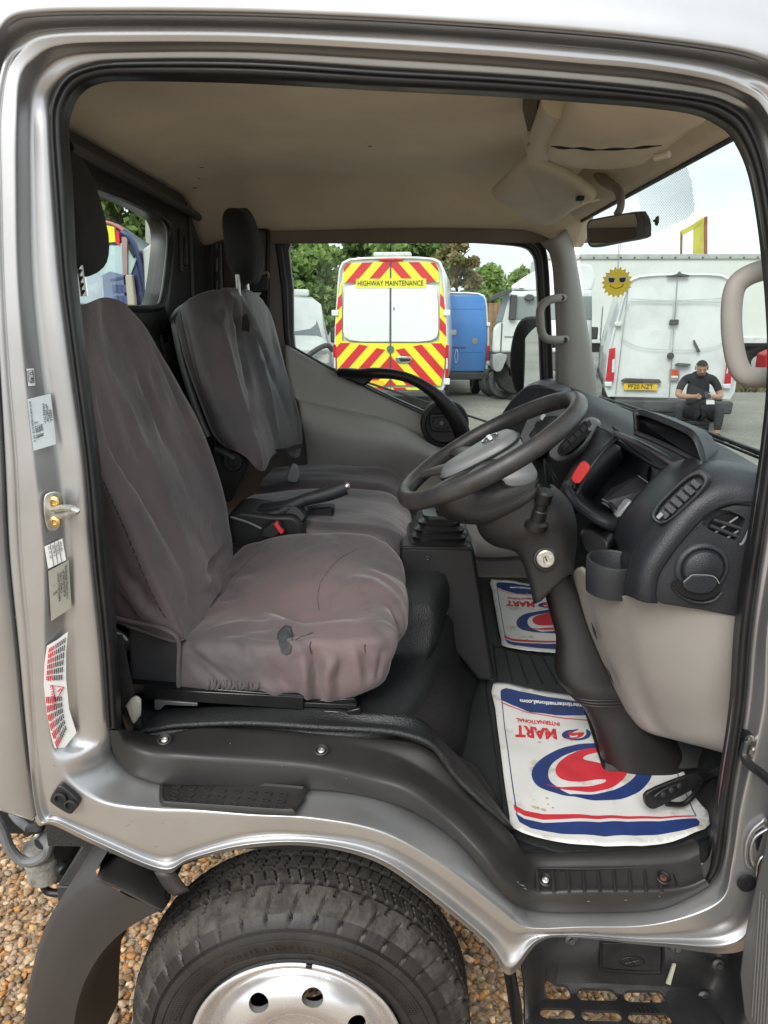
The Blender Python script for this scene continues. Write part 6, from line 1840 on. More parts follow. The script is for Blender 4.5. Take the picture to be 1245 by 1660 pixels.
# ignition lock
key = P(884, 905, Y=.335)
kp = obj('ignition_plate', prism(crs(P3([(850,888,.345),(872,882,.338),(898,884,.340),(913,900,.348),(906,928,.348),(890,942,.348),(868,952,.352),(859,925,.352)]), 2, True), (.004, .03, 0)), SHR, column, bevel=.006)
obj('lock_ring', lathe([(.0255, 0), (.024, .006), (.0205, .007), (.0195, .002)], key, (-.05, -1, .05), n=32), SHR, kp)
lock = obj('lock_barrel', lathe([(.0185, 0), (.0185, .007), (.016, .009), (.001, .009)], key, (-.05, -1, .05), n=32), mat('brushed_lock_face', (.58, .56, .50), .4, .85, .15, 120, .3, 300), kp)
obj('key_slot', box(key + Vector((0, -.0092, .001)), (.0022, .002, .010), Matrix.Rotation(R(-25), 3, 'Y')), BLACK, lock, smooth=False)
obj('key_slot_rim', tube([key + Vector((math.cos(t_) * .0055, -.009, math.sin(t_) * .0075)) for t_ in [2 * math.pi * k / 20 for k in range(20)]], .0008, 5, closed=True), STEEL, lock)
# lower column trunk down to the floor
TRK = mat('column_trunk_rubber', (.013, .0115, .011), .4, 0, .12, 5, .15, 300)
tl_ = [(878,945),(893,1000),(902,1038),(900,1090),(914,1113),(942,1142),(960,1175),(972,1215),(976,1250)]
tr_ = [(932,925),(962,985),(988,1040),(1012,1088),(1026,1108),(1052,1142),(1082,1178),(1106,1215),(1114,1250)]
rings = []
for k, ((a, b), (c, d)) in enumerate(zip(tl_, tr_)):
    Yk = .465 - .075 * k / 8
    L_, R_ = P(a, b, Y=Yk), P(c, d, Y=Yk)
    ctr, hw = (L_ + R_) / 2, (R_ - L_) / 2
    rings.append([ctr + hw * math.copysign(abs(math.cos(t_)) ** .8, math.cos(t_)) + Vector((0, 1, 0)) * (hw.length * .62 * math.copysign(abs(math.sin(t_)) ** .8, math.sin(t_))) for t_ in [2 * math.pi * q / 28 for q in range(28)]])
trunk = obj('column_trunk', loft([crs([r_[q] for r_ in rings], 5) for q in range(28)], cv=True), TRK, column, sharp=0)
for k in range(3):
    i = 4
    r_ = [rings[4][q].lerp(rings[5][q], .25 + k * .16) for q in range(28)]
    c_ = sum(r_, Vector()) / 28
    obj('trunk_fold', tube([c_ + (p - c_) * 1.0 for p in r_], .0028, 8, closed=True), TRK, trunk)
# pedals
acc = obj('accelerator_pedal', prism(crs(P3([(1045,1296,0.185),(1050,1284,0.185),(1085,1268,0.200),(1120,1256,0.215),(1136,1256,0.225),(1141,1264,0.225),(1118,1284,0.210),(1090,1298,0.195),(1062,1312,0.185),(1050,1308,0.185)]), 2, True), (.0, .014, -.006)), RUBBER, TRUCK, bevel=.006)
obj('pedal_pad', prism(crs(P3([(1060,1292,0.181),(1080,1278,0.189),(1108,1268,0.201),(1116,1270,0.203),(1104,1282,0.195),(1074,1296,0.183)]), 2, True), (0, .004, 0)), BLACK, acc, bevel=.002)
for k in range(3):
    obj('pad_stud', lathe([(.006, 0), (.005, .002), (.001, .0025)], P(1075 + k * 13, 1288 - k * 7, Y=.178 + k * .008), (0, -1, .4), n=14), RUBBER, acc)
obj('pedal_arm', tube(crs(P3([(1080,1303,0.205),(1106,1304,0.215),(1122,1292,0.225),(1136,1276,0.245),(1150,1262,0.265),(1180,1250,0.285)]), 4), .0055, 8), BLACK, acc)
obj('pedal_stem', tube(crs(P3([(1132,1260,0.230),(1150,1255,0.245),(1185,1245,0.245)]), 4), .009, 8), BLACK, acc)
brk = obj('brake_pedal', prism(P3([(1010,1200,0.400),(1030,1178,0.400),(1052,1190,0.400),(1060,1200,0.380),(1032,1212,0.380)]), (.01, .01, -.012)), RUBBER, TRUCK, bevel=.004)
for k in range(7):
    obj('pedal_groove', tube(P3([(1014 + k * 6, 1200 - k * .5 + 2, .39), (1030 + k * 4, 1182 + k * 1.8, .39)]), .0016, 5), BLACK, brk)

obj('footwell_shade_block', prism(P3([(978,1222,.40),(1050,1196,.40),(1175,1216,.36),(1172,1246,.345),(1112,1250,.345),(976,1252,.345)]), (.02, .25, 0)), mat('matt_black', (.006, .006, .006)), TRUCK, bevel=.006)  # black block added for the deep shadow beside the column foot
# ------------------------------------------------------------------ gear lever console
gc = obj('gear_console', prism(P3([(648,886,.74),(768,888,.74),(775,930,.74),(784,985,.74),(800,1085,.72),(802,1105,.72),(775,1105,.72),(740,1060,.72),(700,980,.74),(648,960,.74)]), (0, .24, 0)), BLACK, TRUCK, bevel=.01, seg=3)
obj('console_screw', lathe([(.008, 0), (.007, .002), (.004, .0025), (.001, .001)], P(693, 905, Y=.738), (0, -1, 0), n=18), DASH, gc)
obj('console_seam', tube(P3([(649,889,.737),(768,891,.737)]), .0015, 5), RUBBER, gc)
gi = [(655,884,115,.12),(657,876,108,.115),(660,866,100,.105),(665,856,91,.095),(671,846,80,.085),(678,836,66,.07),(688,828,50,.05)]
gait = []
for k in range(19):
    f_ = k / 18 * (len(gi) - 1)
    i = min(int(f_), len(gi) - 2)
    t_ = f_ - i
    x0, y0, w0, d0 = [gi[i][q] + (gi[i + 1][q] - gi[i][q]) * t_ for q in range(4)]
    bulge = 1.0 if k % 3 != 1 else .90
    L_, R_ = P(x0, y0, Y=.86), P(x0 + w0, y0, Y=.86)
    c_ = (L_ + R_) / 2
    hx, hy = (R_.x - L_.x) / 2 * bulge, d0 * bulge
    gait.append([c_ + Vector((math.copysign(abs(math.cos(a)) ** .45, math.cos(a)) * hx, math.copysign(abs(math.sin(a)) ** .45, math.sin(a)) * hy, (.004 if k % 3 == 2 else 0))) for a in [2 * math.pi * q / 36 for q in range(36)]])
obj('gear_gaiter', loft(gait, cu=True, cap1=True), mat('gaiter_rubber', (.012, .012, .013), .3, 0, .3, 15), gc, sharp=60)
obj('gear_stick', tube([P(712, 830, Y=.86), P(722, 780, Y=.84)], .010, 10), BLACK, gc)

# ------------------------------------------------------------------ roof furniture
def pad(pts, t, m_, name, parent, bevel=.012):
    o_ = crs(pts, 3, True)
    c_ = sum(o_, Vector()) / len(o_)
    t = Vector(t)
    sc_k = lambda k, d: [c_ + (p - c_) * k + t * d for p in o_]
    return obj(name, loft([sc_k(.97, 1.0), sc_k(1.0, .75), sc_k(1.0, .2), sc_k(.975, -.15), sc_k(.90, -.42), sc_k(.6, -.62), sc_k(.02, -.7)], cu=True, cap0=True, cap1=True), m_, parent, sharp=0)
vis2 = pad([P(a, b, Z=c) for a, b, c in ((800,318,1.955),(806,310,1.960),(848,268,2.005),(862,265,2.005),(915,285,1.975),(960,312,1.942),(964,322,1.935),(930,340,1.928),(895,362,1.918),(874,362,1.918),(830,338,1.932))], (0, .0, .022), VISOR, 'passenger_visor', TRUCK)
obj('visor_pivot', tube([P(942, 328, Z=1.925), P(972, 322, Z=1.935)], .006, 8), VISOR, vis2)
obj('visor_clip', box(P(940, 322, Z=1.928), (.02, .02, .012)), BLACK, vis2, bevel=.003)
vis1 = pad([P(a, b, Z=c) for a, b, c in ((888,255,1.955),(890,240,1.960),(903,215,1.970),(925,170,1.990),(960,166,1.985),(1050,170,1.965),(1140,186,1.940),(1146,192,1.935),(1115,212,1.925),(1088,233,1.915),(1060,250,1.910),(1040,262,1.910),(985,270,1.920),(920,266,1.935))], (0, 0, .024), VISOR, 'driver_visor', TRUCK)
obj('pocket_mouth', tube(crs([P(a, b, Z=c) for a, b, c in ((893,237,1.942),(915,240,1.936),(940,240.5,1.929),(965,243,1.922),(990,242,1.917),(1020,241,1.910),(1050,238,1.904),(1072,236,1.900))], 5), [.0008, .0012, .002, .0026, .0028, .0026, .002, .0012, .001, .0016, .0022, .0026, .0028, .0026, .0022, .0014, .001, .001, .0014, .002, .0024, .0026, .0024, .002, .0014, .001, .0012, .002, .0024, .0026, .0024, .0018, .0012, .001, .0008, .0008], 6), BLACK, vis1)
obj('visor_pivot', tube([P(1062, 256, Z=1.900), P(1085, 250, Z=1.902)], .006, 8), VISOR, vis1)
# oddments shelf beam that runs across in front of the visors
bm_ = obj('overhead_duct', tube(crs([P(a, b, Z=c) for a, b, c in ((908,160,2.02),(900,182,2.015),(888,212,2.005),(876,238,1.995))], 5), [.034] * 16, 14), VISOR, TRUCK)
obj('duct_end_clip', prism([P(a, b, Z=c) for a, b, c in ((848,238,2.0),(856,226,2.005),(876,240,1.99),(884,248,1.985),(880,254,1.985))], (0, 0, .02)), VISOR, bm_, bevel=.003)
for k in range(8):
    obj('clip_rib', tube([P(857 + k * 2.6, 231 + k * 1.8, Z=1.988), P(855 + k * 2.6, 237 + k * 1.8, Z=1.988)], .0009, 5), mat('dark_taupe', (.14, .12, .10), .7), bm_)
obj('shelf_edge', prism([P(a, b, Z=c) for a, b, c in ((847,178,2.045),(870,176,2.04),(880,200,2.02),(858,224,2.015))], (0, 0, .03)), mat('dark_taupe', (.14, .12, .10), .7), TRUCK)
obj('reading_lamp', prism(crs([P(a, b, Z=1.955) for a, b in ((919,265),(930,264),(940,267),(932,271),(925,270))], 2, True), (0, 0, .006)), mat('lamp_lens', (.75, .55, .38), .4), TRUCK)
# interior mirror
mc2 = P(996, 372, X=.50)
mstem = crs([P(a, b, X=c) for a, b, c in ((968,280,.535),(976,290,.53),(990,300,.525),(1000,306,.52),(1006,320,.515),(1006,336,.51),(1000,348,.505))], 4)
mirror_i = obj('interior_mirror', prism(crs([P(a, b, X=.495) for a, b in ((951,368),(954,358),(965,354),(1028,343),(1038,346),(1044,358),(1045,376),(1040,386),(1000,394),(965,401),(955,399),(952,390))], 3, True), (.014, 0, 0)), mat('mirror_shell', (.05, .046, .042), .45), TRUCK, bevel=.005, seg=3)
obj('mirror_face', prism(crs([P(a, b, X=.4935) for a, b in ((953,370),(956,361),(966,357),(1020,347),(1030,350),(1033,362),(1032,378),(1026,386),(1000,391),(966,397),(957,395),(954,388))], 3, True), (.001, 0, 0)), mat('tinted_mirror', (.62, .64, .66), .03, 1.0, .02), mirror_i, smooth=False)
obj('mirror_stem', tube(mstem, [.013] * 9 + [.011] * 8 + [.009] * 8, 10), mat('taupe_plastic', (.24, .20, .17), .5), mirror_i)
obj('suction_pad', join(lathe([(.012, 0), (.010, .004), (.004, .006)], P(1066, 358, X=.64), (-1, 0, 0), n=16), tube([P(1060, 358, X=.635), P(1066, 356, X=.635)], .003, 6)), mat('old_sticker_glue', (.10, .09, .06), .8), TRUCK)
# near grab handle on the front pillar
gh = crs(P3([(1262,432,.17),(1240,437,.16),(1210,448,.155),(1192,466,.155),(1186,500,.155),(1187,545,.155),(1194,585,.155),(1206,607,.155),(1225,612,.16),(1262,611,.17)]), 5)
obj('near_grab_handle', tube(gh, .0145, 14, flat=1.15), BEIGE, TRUCK)
# wipers outside the glass
def wiper(a, b, c, d):
    base = [P(*p, X=.84) for p in (a, b, c, d)]
    w = obj('wiper_arm', tube(crs(base, 5), [.004 + .0035 * k / 15 for k in range(16)], 8), BLACK, TRUCK)
    blade = [p + Vector((.006, 0, -.014)) for p in base]
    obj('wiper_blade', tube(crs(blade, 5), .004, 6), RUBBER, w)
    for k in range(7):
        p = base[0].lerp(base[3], (k + .5) / 7)
        obj('blade_bridge', tube([p, p + Vector((.004, .012, -.008))], .0025, 6), BEZEL, w)
wiper((972,643),(1010,655),(1060,672),(1098,682))
wiper((1125,692),(1160,706),(1200,722),(1262,746))
cowl = [[P(a, b, X=c) for a, b in ((955,652),(1010,672),(1080,700),(1150,722),(1250,768))] for c in (.80, .88)]
obj('cowl_panel', rowloft(cowl, m=4), BLACK, TRUCK, solid=.01)
# ------------------------------------------------------------------ loose things in the cab
rm = obj('rubber_floor_mat', prism([P(a, b, Z=.648) for a, b in ((790,1120),(785,1032),(905,1032),(985,1120),(1000,1150),(1150,1300),(1158,1352),(1080,1380),(900,1378),(822,1352))], (0, 0, -.006)), GRAIN)
tag(rm, 'black ribbed rubber mat under the paper mat in the driver footwell', 'floor mat')
for k in range(7):
    obj('mat_rib', tube([P(800 + k * 17, 1044, Z=.649), P(808 + k * 24, 1108, Z=.650)], .0025, 6), GRAIN, rm)
for k in range(4):
    obj('mat_slot', prism([P(803 + k * 22, 1046 + k, Z=.6492), P(818 + k * 22, 1047 + k, Z=.6492), P(818 + k * 22, 1050 + k, Z=.6492), P(803 + k * 22, 1049 + k, Z=.6492)], (0, 0, .001)), mat('matt_black', (.006, .006, .006)), rm, smooth=False)
DIRTM = mat('mat_dirt', (.42, .36, .26), .9, 0, .3, 60)

def wave(x, y):
    return .006 * noise.noise(Vector((x * 7, y * 7, 3))) + .004 * abs(noise.noise(Vector((x * 15, y * 9, 7)))) + .003

def tess(pts, dz=0.0):
    """A flat outline cut into small triangles that follow the waves of the sheet."""
    bm = bmesh.new()
    bm.faces.new([bm.verts.new(p) for p in pts])
    bm.normal_update()
    bmesh.ops.triangulate(bm, faces=bm.faces)
    for _ in range(6):
        e = [e for e in bm.edges if e.calc_length() > .022]
        if not e:
            break
        bmesh.ops.subdivide_edges(bm, edges=e, cuts=1)
        bm.normal_update()
        bmesh.ops.triangulate(bm, faces=[f for f in bm.faces if len(f.verts) > 3])
    bm.verts.index_update()
    V = [Vector((v.co.x, v.co.y, v.co.z + wave(v.co.x, v.co.y))) for v in bm.verts]
    Fs = [tuple(v.index for v in f.verts) for f in bm.faces]
    bm.free()
    return V, Fs

def smooth_poly(pts, m=4):
    return [(v.x, v.y) for v in crs([Vector((a, b, 0)) for a, b in pts], m, True)]

def paper_mat(T, Z, label):
    """T maps the printed sheet's traced points onto the floor at height Z."""
    def at(a, b, dz=0.0):
        x, y = T(a, b)
        p = P(x, y, Z=Z)
        return Vector((p.x, p.y, Z + dz))
    out = [(800,1107),(803,1150),(810,1210),(818,1270),(826,1325),(830,1344),(868,1359),(920,1370),(980,1374),(1040,1372),(1090,1365),(1128,1352),(1150,1340),(1142,1305),(1125,1275),(1100,1235),(1060,1190),(1020,1150),(985,1128),(940,1130),(870,1120)]
    e = empty('paper_floor_mat', at(960, 1250), label=label, cat='paper mat')
    o3 = [at(a, b) for a, b in out]
    o3 = crs(o3, 2, True)
    sheet = obj('paper_sheet', tess(o3), mat('mat_paper', (.66, .66, .64), .55, 0, .05, 11, .1, 60, col2=(.44, .41, .34), ramp=(.33, .45)), e, solid=.0008, sharp=0)
    def ink(name, pts, m_, dz=.0006, sm=True):
        pts = smooth_poly(pts) if sm else pts
        return obj(name, tess([at(a, b, dz) for a, b in pts]), m_, e, smooth=True, sharp=0)
    def strip(name, pts, w, m_, dz=.0006):
        q = [(v.x, v.y) for v in crs([Vector((a, b, 0)) for a, b in pts], 5)]
        c = [at(a, b, dz) for a, b in q]
        V, Fs = [], []
        for i, p in enumerate(c):
            d = (c[min(i + 1, len(c) - 1)] - c[max(i - 1, 0)]).normalized()
            nn = Vector((-d.y, d.x, 0))
            V += [p + nn * w, p - nn * w]
        for i in range(len(c) - 1):
            Fs.append((2 * i, 2 * i + 1, 2 * i + 3, 2 * i + 2))
        V = [v + Vector((0, 0, wave(v.x, v.y))) for v in V]
        return obj(name, (V, Fs), m_, e, smooth=False, fix=False)
    # navy frame line, top band, bottom band
    strip('frame_line', [(812,1122),(818,1180),(828,1255),(838,1322)], .0012, BLUEINK)
    strip('frame_line', [(1094,1248),(1112,1290),(1128,1326)], .0012, BLUEINK)
    ink('top_band', [(811,1124),(813,1120),(820,1118),(880,1130),(950,1142),(1000,1152),(1003,1172),(950,1163),(900,1162),(860,1158),(830,1147),(812,1137)], BLUEINK, sm=False)
    strip('red_line', [(812,1141),(835,1152),(870,1161),(920,1167),(1000,1176)], .0022, REDINK)
    ink('bottom_red', [(832,1306),(850,1316),(880,1322),(960,1325),(1040,1325),(1128,1325),(1128,1327),(1040,1329),(960,1331),(880,1331),(850,1325),(834,1316)], REDINK, sm=False)
    ink('bottom_band', [(835,1321),(850,1330),(880,1336),(960,1336),(1050,1333),(1128,1330),(1134,1336),(1132,1343),(1110,1349),(1060,1355),(980,1359),(910,1355),(860,1345),(842,1336)], BLUEINK, sm=False)
    # S emblem
    ink('emblem_navy', [(1010,1207),(960,1207),(915,1214),(880,1230),(862,1252),(868,1274),(890,1287),(928,1295),(910,1284),(892,1270),(889,1252),(900,1236),(925,1223),(965,1214)], BLUEINK)
    ink('emblem_navy', [(918,1292),(955,1299),(995,1299),(1030,1289),(1052,1270),(1058,1246),(1048,1230),(1030,1218),(1036,1240),(1030,1260),(1012,1276),(980,1287),(950,1291)], BLUEINK)
    ink('emblem_red', [(882,1275),(915,1284),(950,1287),(985,1282),(1008,1269),(1018,1252),(1016,1236),(1000,1226),(1004,1238),(995,1244),(960,1238),(945,1233),(952,1226),(975,1220),(1005,1217),(970,1214),(935,1221),(910,1235),(900,1252),(908,1266),(930,1272),(965,1268),(982,1268),(975,1274),(945,1279),(910,1280)], REDINK, .0010)
    # small emblem in the name
    ink('name_emblem', [(938,1184),(920,1186),(911,1192),(914,1199),(930,1202),(924,1197),(924,1191),(932,1187)], BLUEINK)
    ink('name_emblem', [(922,1201),(940,1203),(955,1198),(957,1190),(950,1185),(950,1193),(942,1199)], BLUEINK)
    ink('name_emblem', [(916,1198),(932,1200),(944,1196),(946,1190),(934,1190),(928,1189),(936,1186),(926,1187),(920,1192),(928,1195),(936,1194),(934,1197)], REDINK)
    def word(s, a, b, size, m_, sx=1.0):
        t_ = text_mesh(s, size, 0.0, sx=sx, bold=.045)
        c = at(a, b, .0011)
        sl = (at(a + 40, b + 3.0) - at(a, b)).normalized()
        v_, f_ = xf(t_, c, -sl, Vector((sl.y, -sl.x, 0)), (0, 0, 1))
        return obj('lettering', ([q + Vector((0, 0, wave(q.x, q.y))) for q in v_], f_), m_, e, fix=False, smooth=False)
    word('MART', 869, 1189, .066, REDINK, .56)
    word('AUTO', 998, 1199, .066, BLUEINK, .56)
    word('INTERNATIONAL', 872, 1173, .022, REDINK, .62)
    word('www.autosmartinternational.com', 920, 1145, .030, WHITEP, .60)
    for q in range(14):
        a, b = (882 + random.gauss(0, 14), 1308 + random.gauss(0, 6)) if q < 9 else (random.uniform(835, 950), random.uniform(1180, 1210))
        rr = random.uniform(.002, .008)
        c = at(a, b, .0014)
        c.z += wave(c.x, c.y)
        obj('dirt_mark', ([c + Vector((math.cos(t_) * rr * random.uniform(.4, 1), math.sin(t_) * rr * random.uniform(.3, .9), 0)) for t_ in [2 * math.pi * k / 9 for k in range(9)]], [tuple(range(9))]), DIRTM, e, smooth=False, fix=False)
    return e
paper_mat(lambda a, b: (a, b), .652, 'printed white paper mat lying below the steering column in the driver footwell')
# the second sheet lies in the passenger footwell, same print
_m1 = [P(a, b, Z=.652) for a, b in ((862, 1252), (1058, 1246), (955, 1205), (955, 1300))]
def far_T(a, b):
    p = P(a, b, Z=.652)
    # move across the cab floor, keeping true size
    q = Vector((p.x + .095, p.y * 1.0 + .845, .652))
    v = q - CAM
    w = v.dot(_fw)
    return CX + F * v.dot(_rt) / w, CY - F * v.dot(_up) / w
paper_mat(far_T, .652, 'printed white paper mat on the floor of the far passenger footwell')

# red clip on the binnacle edge
rc = obj('red_clip', prism(crs(P3([(925,776,.53),(938,754,.53),(946,748,.53),(957,758,.52),(950,770,.52),(940,783,.52),(933,783,.53)]), 2, True), (.01, .03, -.004)), REDP, bevel=.004, seg=3)
tag(rc, 'small red plastic clip on the edge of the instrument recess', 'clip')

# sun-shaped air freshener on a string from the mirror
SUNY = mat('yellow_card', (.95, .74, .03), .5, 0, .05, 20)
sc0 = P(1000, 458, X=.50)
pxm = (sc0 - CAM).dot(_fw) / F
freshener = empty('air_freshener', sc0 - Vector((0, 0, 26 * pxm)), label='yellow sun with sunglasses hanging on a string below the interior mirror', cat='air freshener')
su, sv = Vector((.96, -.28, 0)).normalized(), Vector((0, 0, 1))
sn = su.cross(sv).normalized()
if sn.dot(CAM - sc0) < 0:
    sn = -sn
def sp_(x, y, d=0.0):
    return sc0 + su * (x * pxm * 1.0) + sv * (y * pxm) + sn * d
star = []
for k in range(36):
    a = 2 * math.pi * k / 36
    r_ = 24.5 if k % 2 == 0 else 19.5
    star.append(sp_(math.cos(a) * r_, math.sin(a) * r_))
obj('sun_disc', prism(star, sn * .003), SUNY, freshener, smooth=False)
obj('sun_ring', tube([sp_(math.cos(t_) * 18, math.sin(t_) * 18, .0032) for t_ in [2 * math.pi * k / 40 for k in range(40)]], .0006, 5, closed=True), mat('pale_yellow', (.85, .78, .35), .5), freshener)
for q in ([(-15, 9), (-2, 8), (-3, 1), (-6, -1), (-11, -1), (-14, 2)], [(15, 9), (2, 8), (3, 1), (6, -1), (11, -1), (14, 2)]):
    c_ = (sum(a for a, b in q) / 6, sum(b for a, b in q) / 6)
    obj('glasses_frame', prism([sp_(a * 1.06, b + (b - c_[1]) * .15, .0034) for a, b in q], sn * .0006), mat('cream_card', (.75, .70, .5), .5), freshener, smooth=False)
    obj('glasses_lens', prism([sp_(c_[0] + (a - c_[0]) * .78, c_[1] + (b - c_[1]) * .75, .0042) for a, b in q], sn * .0005), BLACKINK, freshener, smooth=False)
obj('smile', tube([sp_(math.cos(R(t_)) * 11, -1 + math.sin(R(t_)) * 8, .0036) for t_ in range(200, 345, 8)], .0008, 5), BLACKINK, freshener)
for dx in (-1.5, 1.5):
    obj('string', tube([sp_(dx * .4, 20), sp_(dx, 62)], .0006, 5), mat('white_string', (.7, .7, .7), .8), freshener)
# ------------------------------------------------------------------ the yard outside: vehicles
WPAINT = mat('white_van_paint', (.74, .75, .75), .3, 0, .03, 1.6, coat=.5, col2=(.60, .62, .61), ramp=(.3, .55))
WPAN = mat('white_blanking_panel', (.78, .79, .79), .22, 0, .02, 2, coat=.3)
BPAINT = mat('blue_van_paint', (.05, .20, .52), .35, 0, .06, 3, coat=.4)
NAVY = mat('navy_van_paint', (.015, .03, .10), .3, 0, .1, 4, coat=.5)
YEL = mat('fluorescent_yellow_film', (.80, .74, .03), .45, 0, .03, 4)
REDF = mat('red_reflective_film', (.60, .02, .03), .45, 0, .05, 4)
LAMP = mat('red_lamp_lens', (.50, .012, .02), .2, 0, .15, 12, coat=.6)
CLEAR = mat('clear_lamp_lens', (.65, .65, .66), .15, 0, .1, 30)
BUMP = mat('grey_bumper_plastic', (.06, .062, .064), .6, 0, .15, 6)
TYRE2 = mat('black_tyre', (.025, .024, .023), .75, 0, .3, 12)
GLASSD = mat('dark_vehicle_glass', (.03, .038, .04), .08, 0, .1, 3, coat=.3)
GLASSP = mat('pale_vehicle_glass', (.20, .24, .25), .1, 0, .15, 2, coat=.3)
PLATEY = mat('yellow_number_plate', (.80, .52, .02), .4, 0, .03, 10)
LINE = mat('panel_gap', (.10, .11, .11), .8)

def van_body(hw, H, L, z0=.42, tp=0.0):
    half = [(.93, z0), (.985, z0 + .12), (1.0, .85), (1.0, 1.15), (.985, 1.45), (.955, H * .70), (.925, H * .84), (.895, H * .925), (.84, H * .968), (.72, H * .989), (.45, H * .998), (0, H)]
    def ring(y, s=1.0, h=H, w=1.0):
        pts = []
        for a, b in half:
            z = b if b < 1.0 else 1.0 + (b - 1.0) * (h - 1.0) / (H - 1.0)
            pts.append((a * hw * s * w * (1 - tp * max(0.0, (b - 1.0) / (H - 1.0))), y, z))
        return [Vector(p) for p in pts] + [Vector((-p[0], p[1], p[2])) for p in pts[-2::-1]]
    rings = [ring(.05, .93, H - .05), ring(.0, .965, H - .03), ring(.005, .985, H - .012), ring(.06, 1.0, H), ring(L * .4), ring(L - 1.75)]
    rings += [ring(L - 1.5, 1, H - .06), ring(L - 1.0, .99, H * .68, ), ring(L - .85, .98, 1.18), ring(L - .15, .93, 1.05), ring(L, .85, 1.005)]
    return loft(rings, cu=True, cap0=True, cap1=True)

def wheel_vf(c, r, w):
    return lathe([(.001, -w * .30), (r * .55, -w * .30), (r * .60, -w * .5), (r * .9, -w * .5), (r, -w * .32), (r, w * .32), (r * .9, w * .5), (.001, w * .5)], c, (1, 0, 0), n=28)

class Van:
    def __init__(s, name, label, cat, px, Y, rz, group=None):
        s.px, s.Y = px, Y
        p = P(px, 560, Y=Y)
        s.cx = p.x
        s.e = empty(name, (p.x, Y, 0), rz, label, cat, group)
    def l(s, a, b, d=0.0):
        """pixel on the rear face to local coordinates, d metres proud of it"""
        p = P(a, b, Y=s.Y)
        return Vector((p.x - s.cx, -d, p.z))
    def part(s, name, vf, m_, parent=None, **k):
        if parent is None:
            return obj(name, vf, m_, s.e, local=True, **k)
        return obj(name, vf, m_, parent, local=True, **k)
    def plate(s, name, pts, m_, d=.012, parent=None, bevel=0, m=0):
        q = [s.l(a, b, d) for a, b in pts]
        if m:
            q = crs(q, m, True)
        return s.part(name, prism(q, (0, d + .01, 0)), m_, parent, bevel=bevel, smooth=bool(bevel))
    def lplate(s, name, pts, m_, d=.012, parent=None, bevel=0, t=None):
        q = [Vector((a, -d, b)) for a, b in pts]
        return s.part(name, prism(q, (0, t or d + .01, 0)), m_, parent, bevel=bevel, smooth=bool(bevel))
    def text(s, txt, a, b, size, m_, d, parent=None, sx=1.0):
        t_ = text_mesh(txt, size, .001, sx=sx)
        o_ = s.l(a, b, d)
        return s.part('lettering', xf(t_, o_, (1, 0, 0), (0, 0, 1), (0, -1, 0)), m_, parent, fix=False, smooth=False)

# --- highway maintenance van, straight across the yard
hv = Van('highway_van', 'white van with red and yellow chevrons and a highway maintenance sign on its rear doors', 'van', 633, 12.3, R(-5))
hb_ = hv.part('body', van_body(1.02, 2.69, 5.9), WPAINT, sharp=40)
def chev(reg, side, per=.40, off=.0):
    """yellow film with red bands, clipped to a convex region of one door"""
    base = hv.lplate('yellow_film', reg, YEL, d=.004, t=.01)
    ccw = reg if sum((reg[i][0] * reg[(i + 1) % len(reg)][1] - reg[(i + 1) % len(reg)][0] * reg[i][1]) for i in range(len(reg))) > 0 else reg[::-1]
    for k in range(-2, 14):
        c0 = k * per + off
        c1 = c0 + per * .5
        s_ = -1 if side < 0 else 1
        # band between z + |x| = c0 and c1
        poly = [(s_ * 0.0, c0), (s_ * 1.3, c0 - 1.3 * 1.1), (s_ * 1.3, c1 - 1.3 * 1.1), (s_ * 0.0, c1)]
        if s_ < 0:
            poly = poly[::-1]
        q = clip(poly, ccw)
        if len(q) > 2:
            ar = abs(sum(q[i][0] * q[(i + 1) % len(q)][1] - q[(i + 1) % len(q)][0] * q[i][1] for i in range(len(q)))) / 2
            if ar > .0015:
                hv.lplate('red_chevron_band', q, REDF, d=.008, t=.006)
for s_ in (-1, 1):
    f_ = lambda pts: [(s_ * a, b) for a, b in pts]
    chev(f_([(.012, 2.26), (.84, 2.26), (.815, 2.50), (.76, 2.58), (.012, 2.60)]), s_, off=.13)
    chev(f_([(.86, 1.27), (.985, 1.27), (.96, 1.75), (.88, 2.26), (.86, 2.26)]), s_, off=.02)
    chev(f_([(.012, .50), (.90, .50), (.955, .80), (.985, 1.27), (.85, 1.27), (.70, 1.24), (.40, 1.235), (.012, 1.235)]), s_, off=.02)
    chev(f_([(.012, .40), (.88, .40), (.88, .46), (.012, .46)]), s_, per=.5)
    # white blanking panel where the window would be
    w_ = [(.015, 1.255), (.50, 1.255), (.72, 1.28), (.82, 1.34), (.845, 1.45), (.83, 1.90), (.80, 2.12), (.74, 2.20), (.60, 2.225), (.015, 2.225)]
    hv.lplate('door_blank_panel', f_(w_), WPAN, d=.022, bevel=.01)
    hv.lplate('tail_lamp', f_([(.975, .62), (1.03, .62), (1.03, 1.20), (.99, 1.22), (.97, 1.18)]), LAMP, d=.02, bevel=.01)
    hv.lplate('lamp_clear_lens', f_([(.985, .80), (1.015, .80), (1.015, .98), (.985, .98)]), CLEAR, d=.026)
    hv.lplate('door_hinge', f_([(.92, 1.70), (1.04, 1.70), (1.04, 1.80), (.92, 1.80)]), WPAINT, d=.04, bevel=.012)
    hv.lplate('lower_hinge', f_([(.95, .52), (1.06, .52), (1.06, .63), (.95, .63)]), WPAINT, d=.04, bevel=.012)
    hv.part('rear_wheel', wheel_vf((s_ * .90, 1.3, .28), .355, .22), TYRE2)
hv.lplate('door_gap', [(-.006, .45), (.006, .45), (.006, 2.62), (-.006, 2.62)], LINE, d=.024)
sg = hv.plate('maintenance_sign', [(577,452),(691,452),(691,467),(577,467)], YEL, d=.03)
hv.text('HIGHWAY MAINTENANCE', 633, 459.5, .122, BLACKINK, .042, sx=.78)
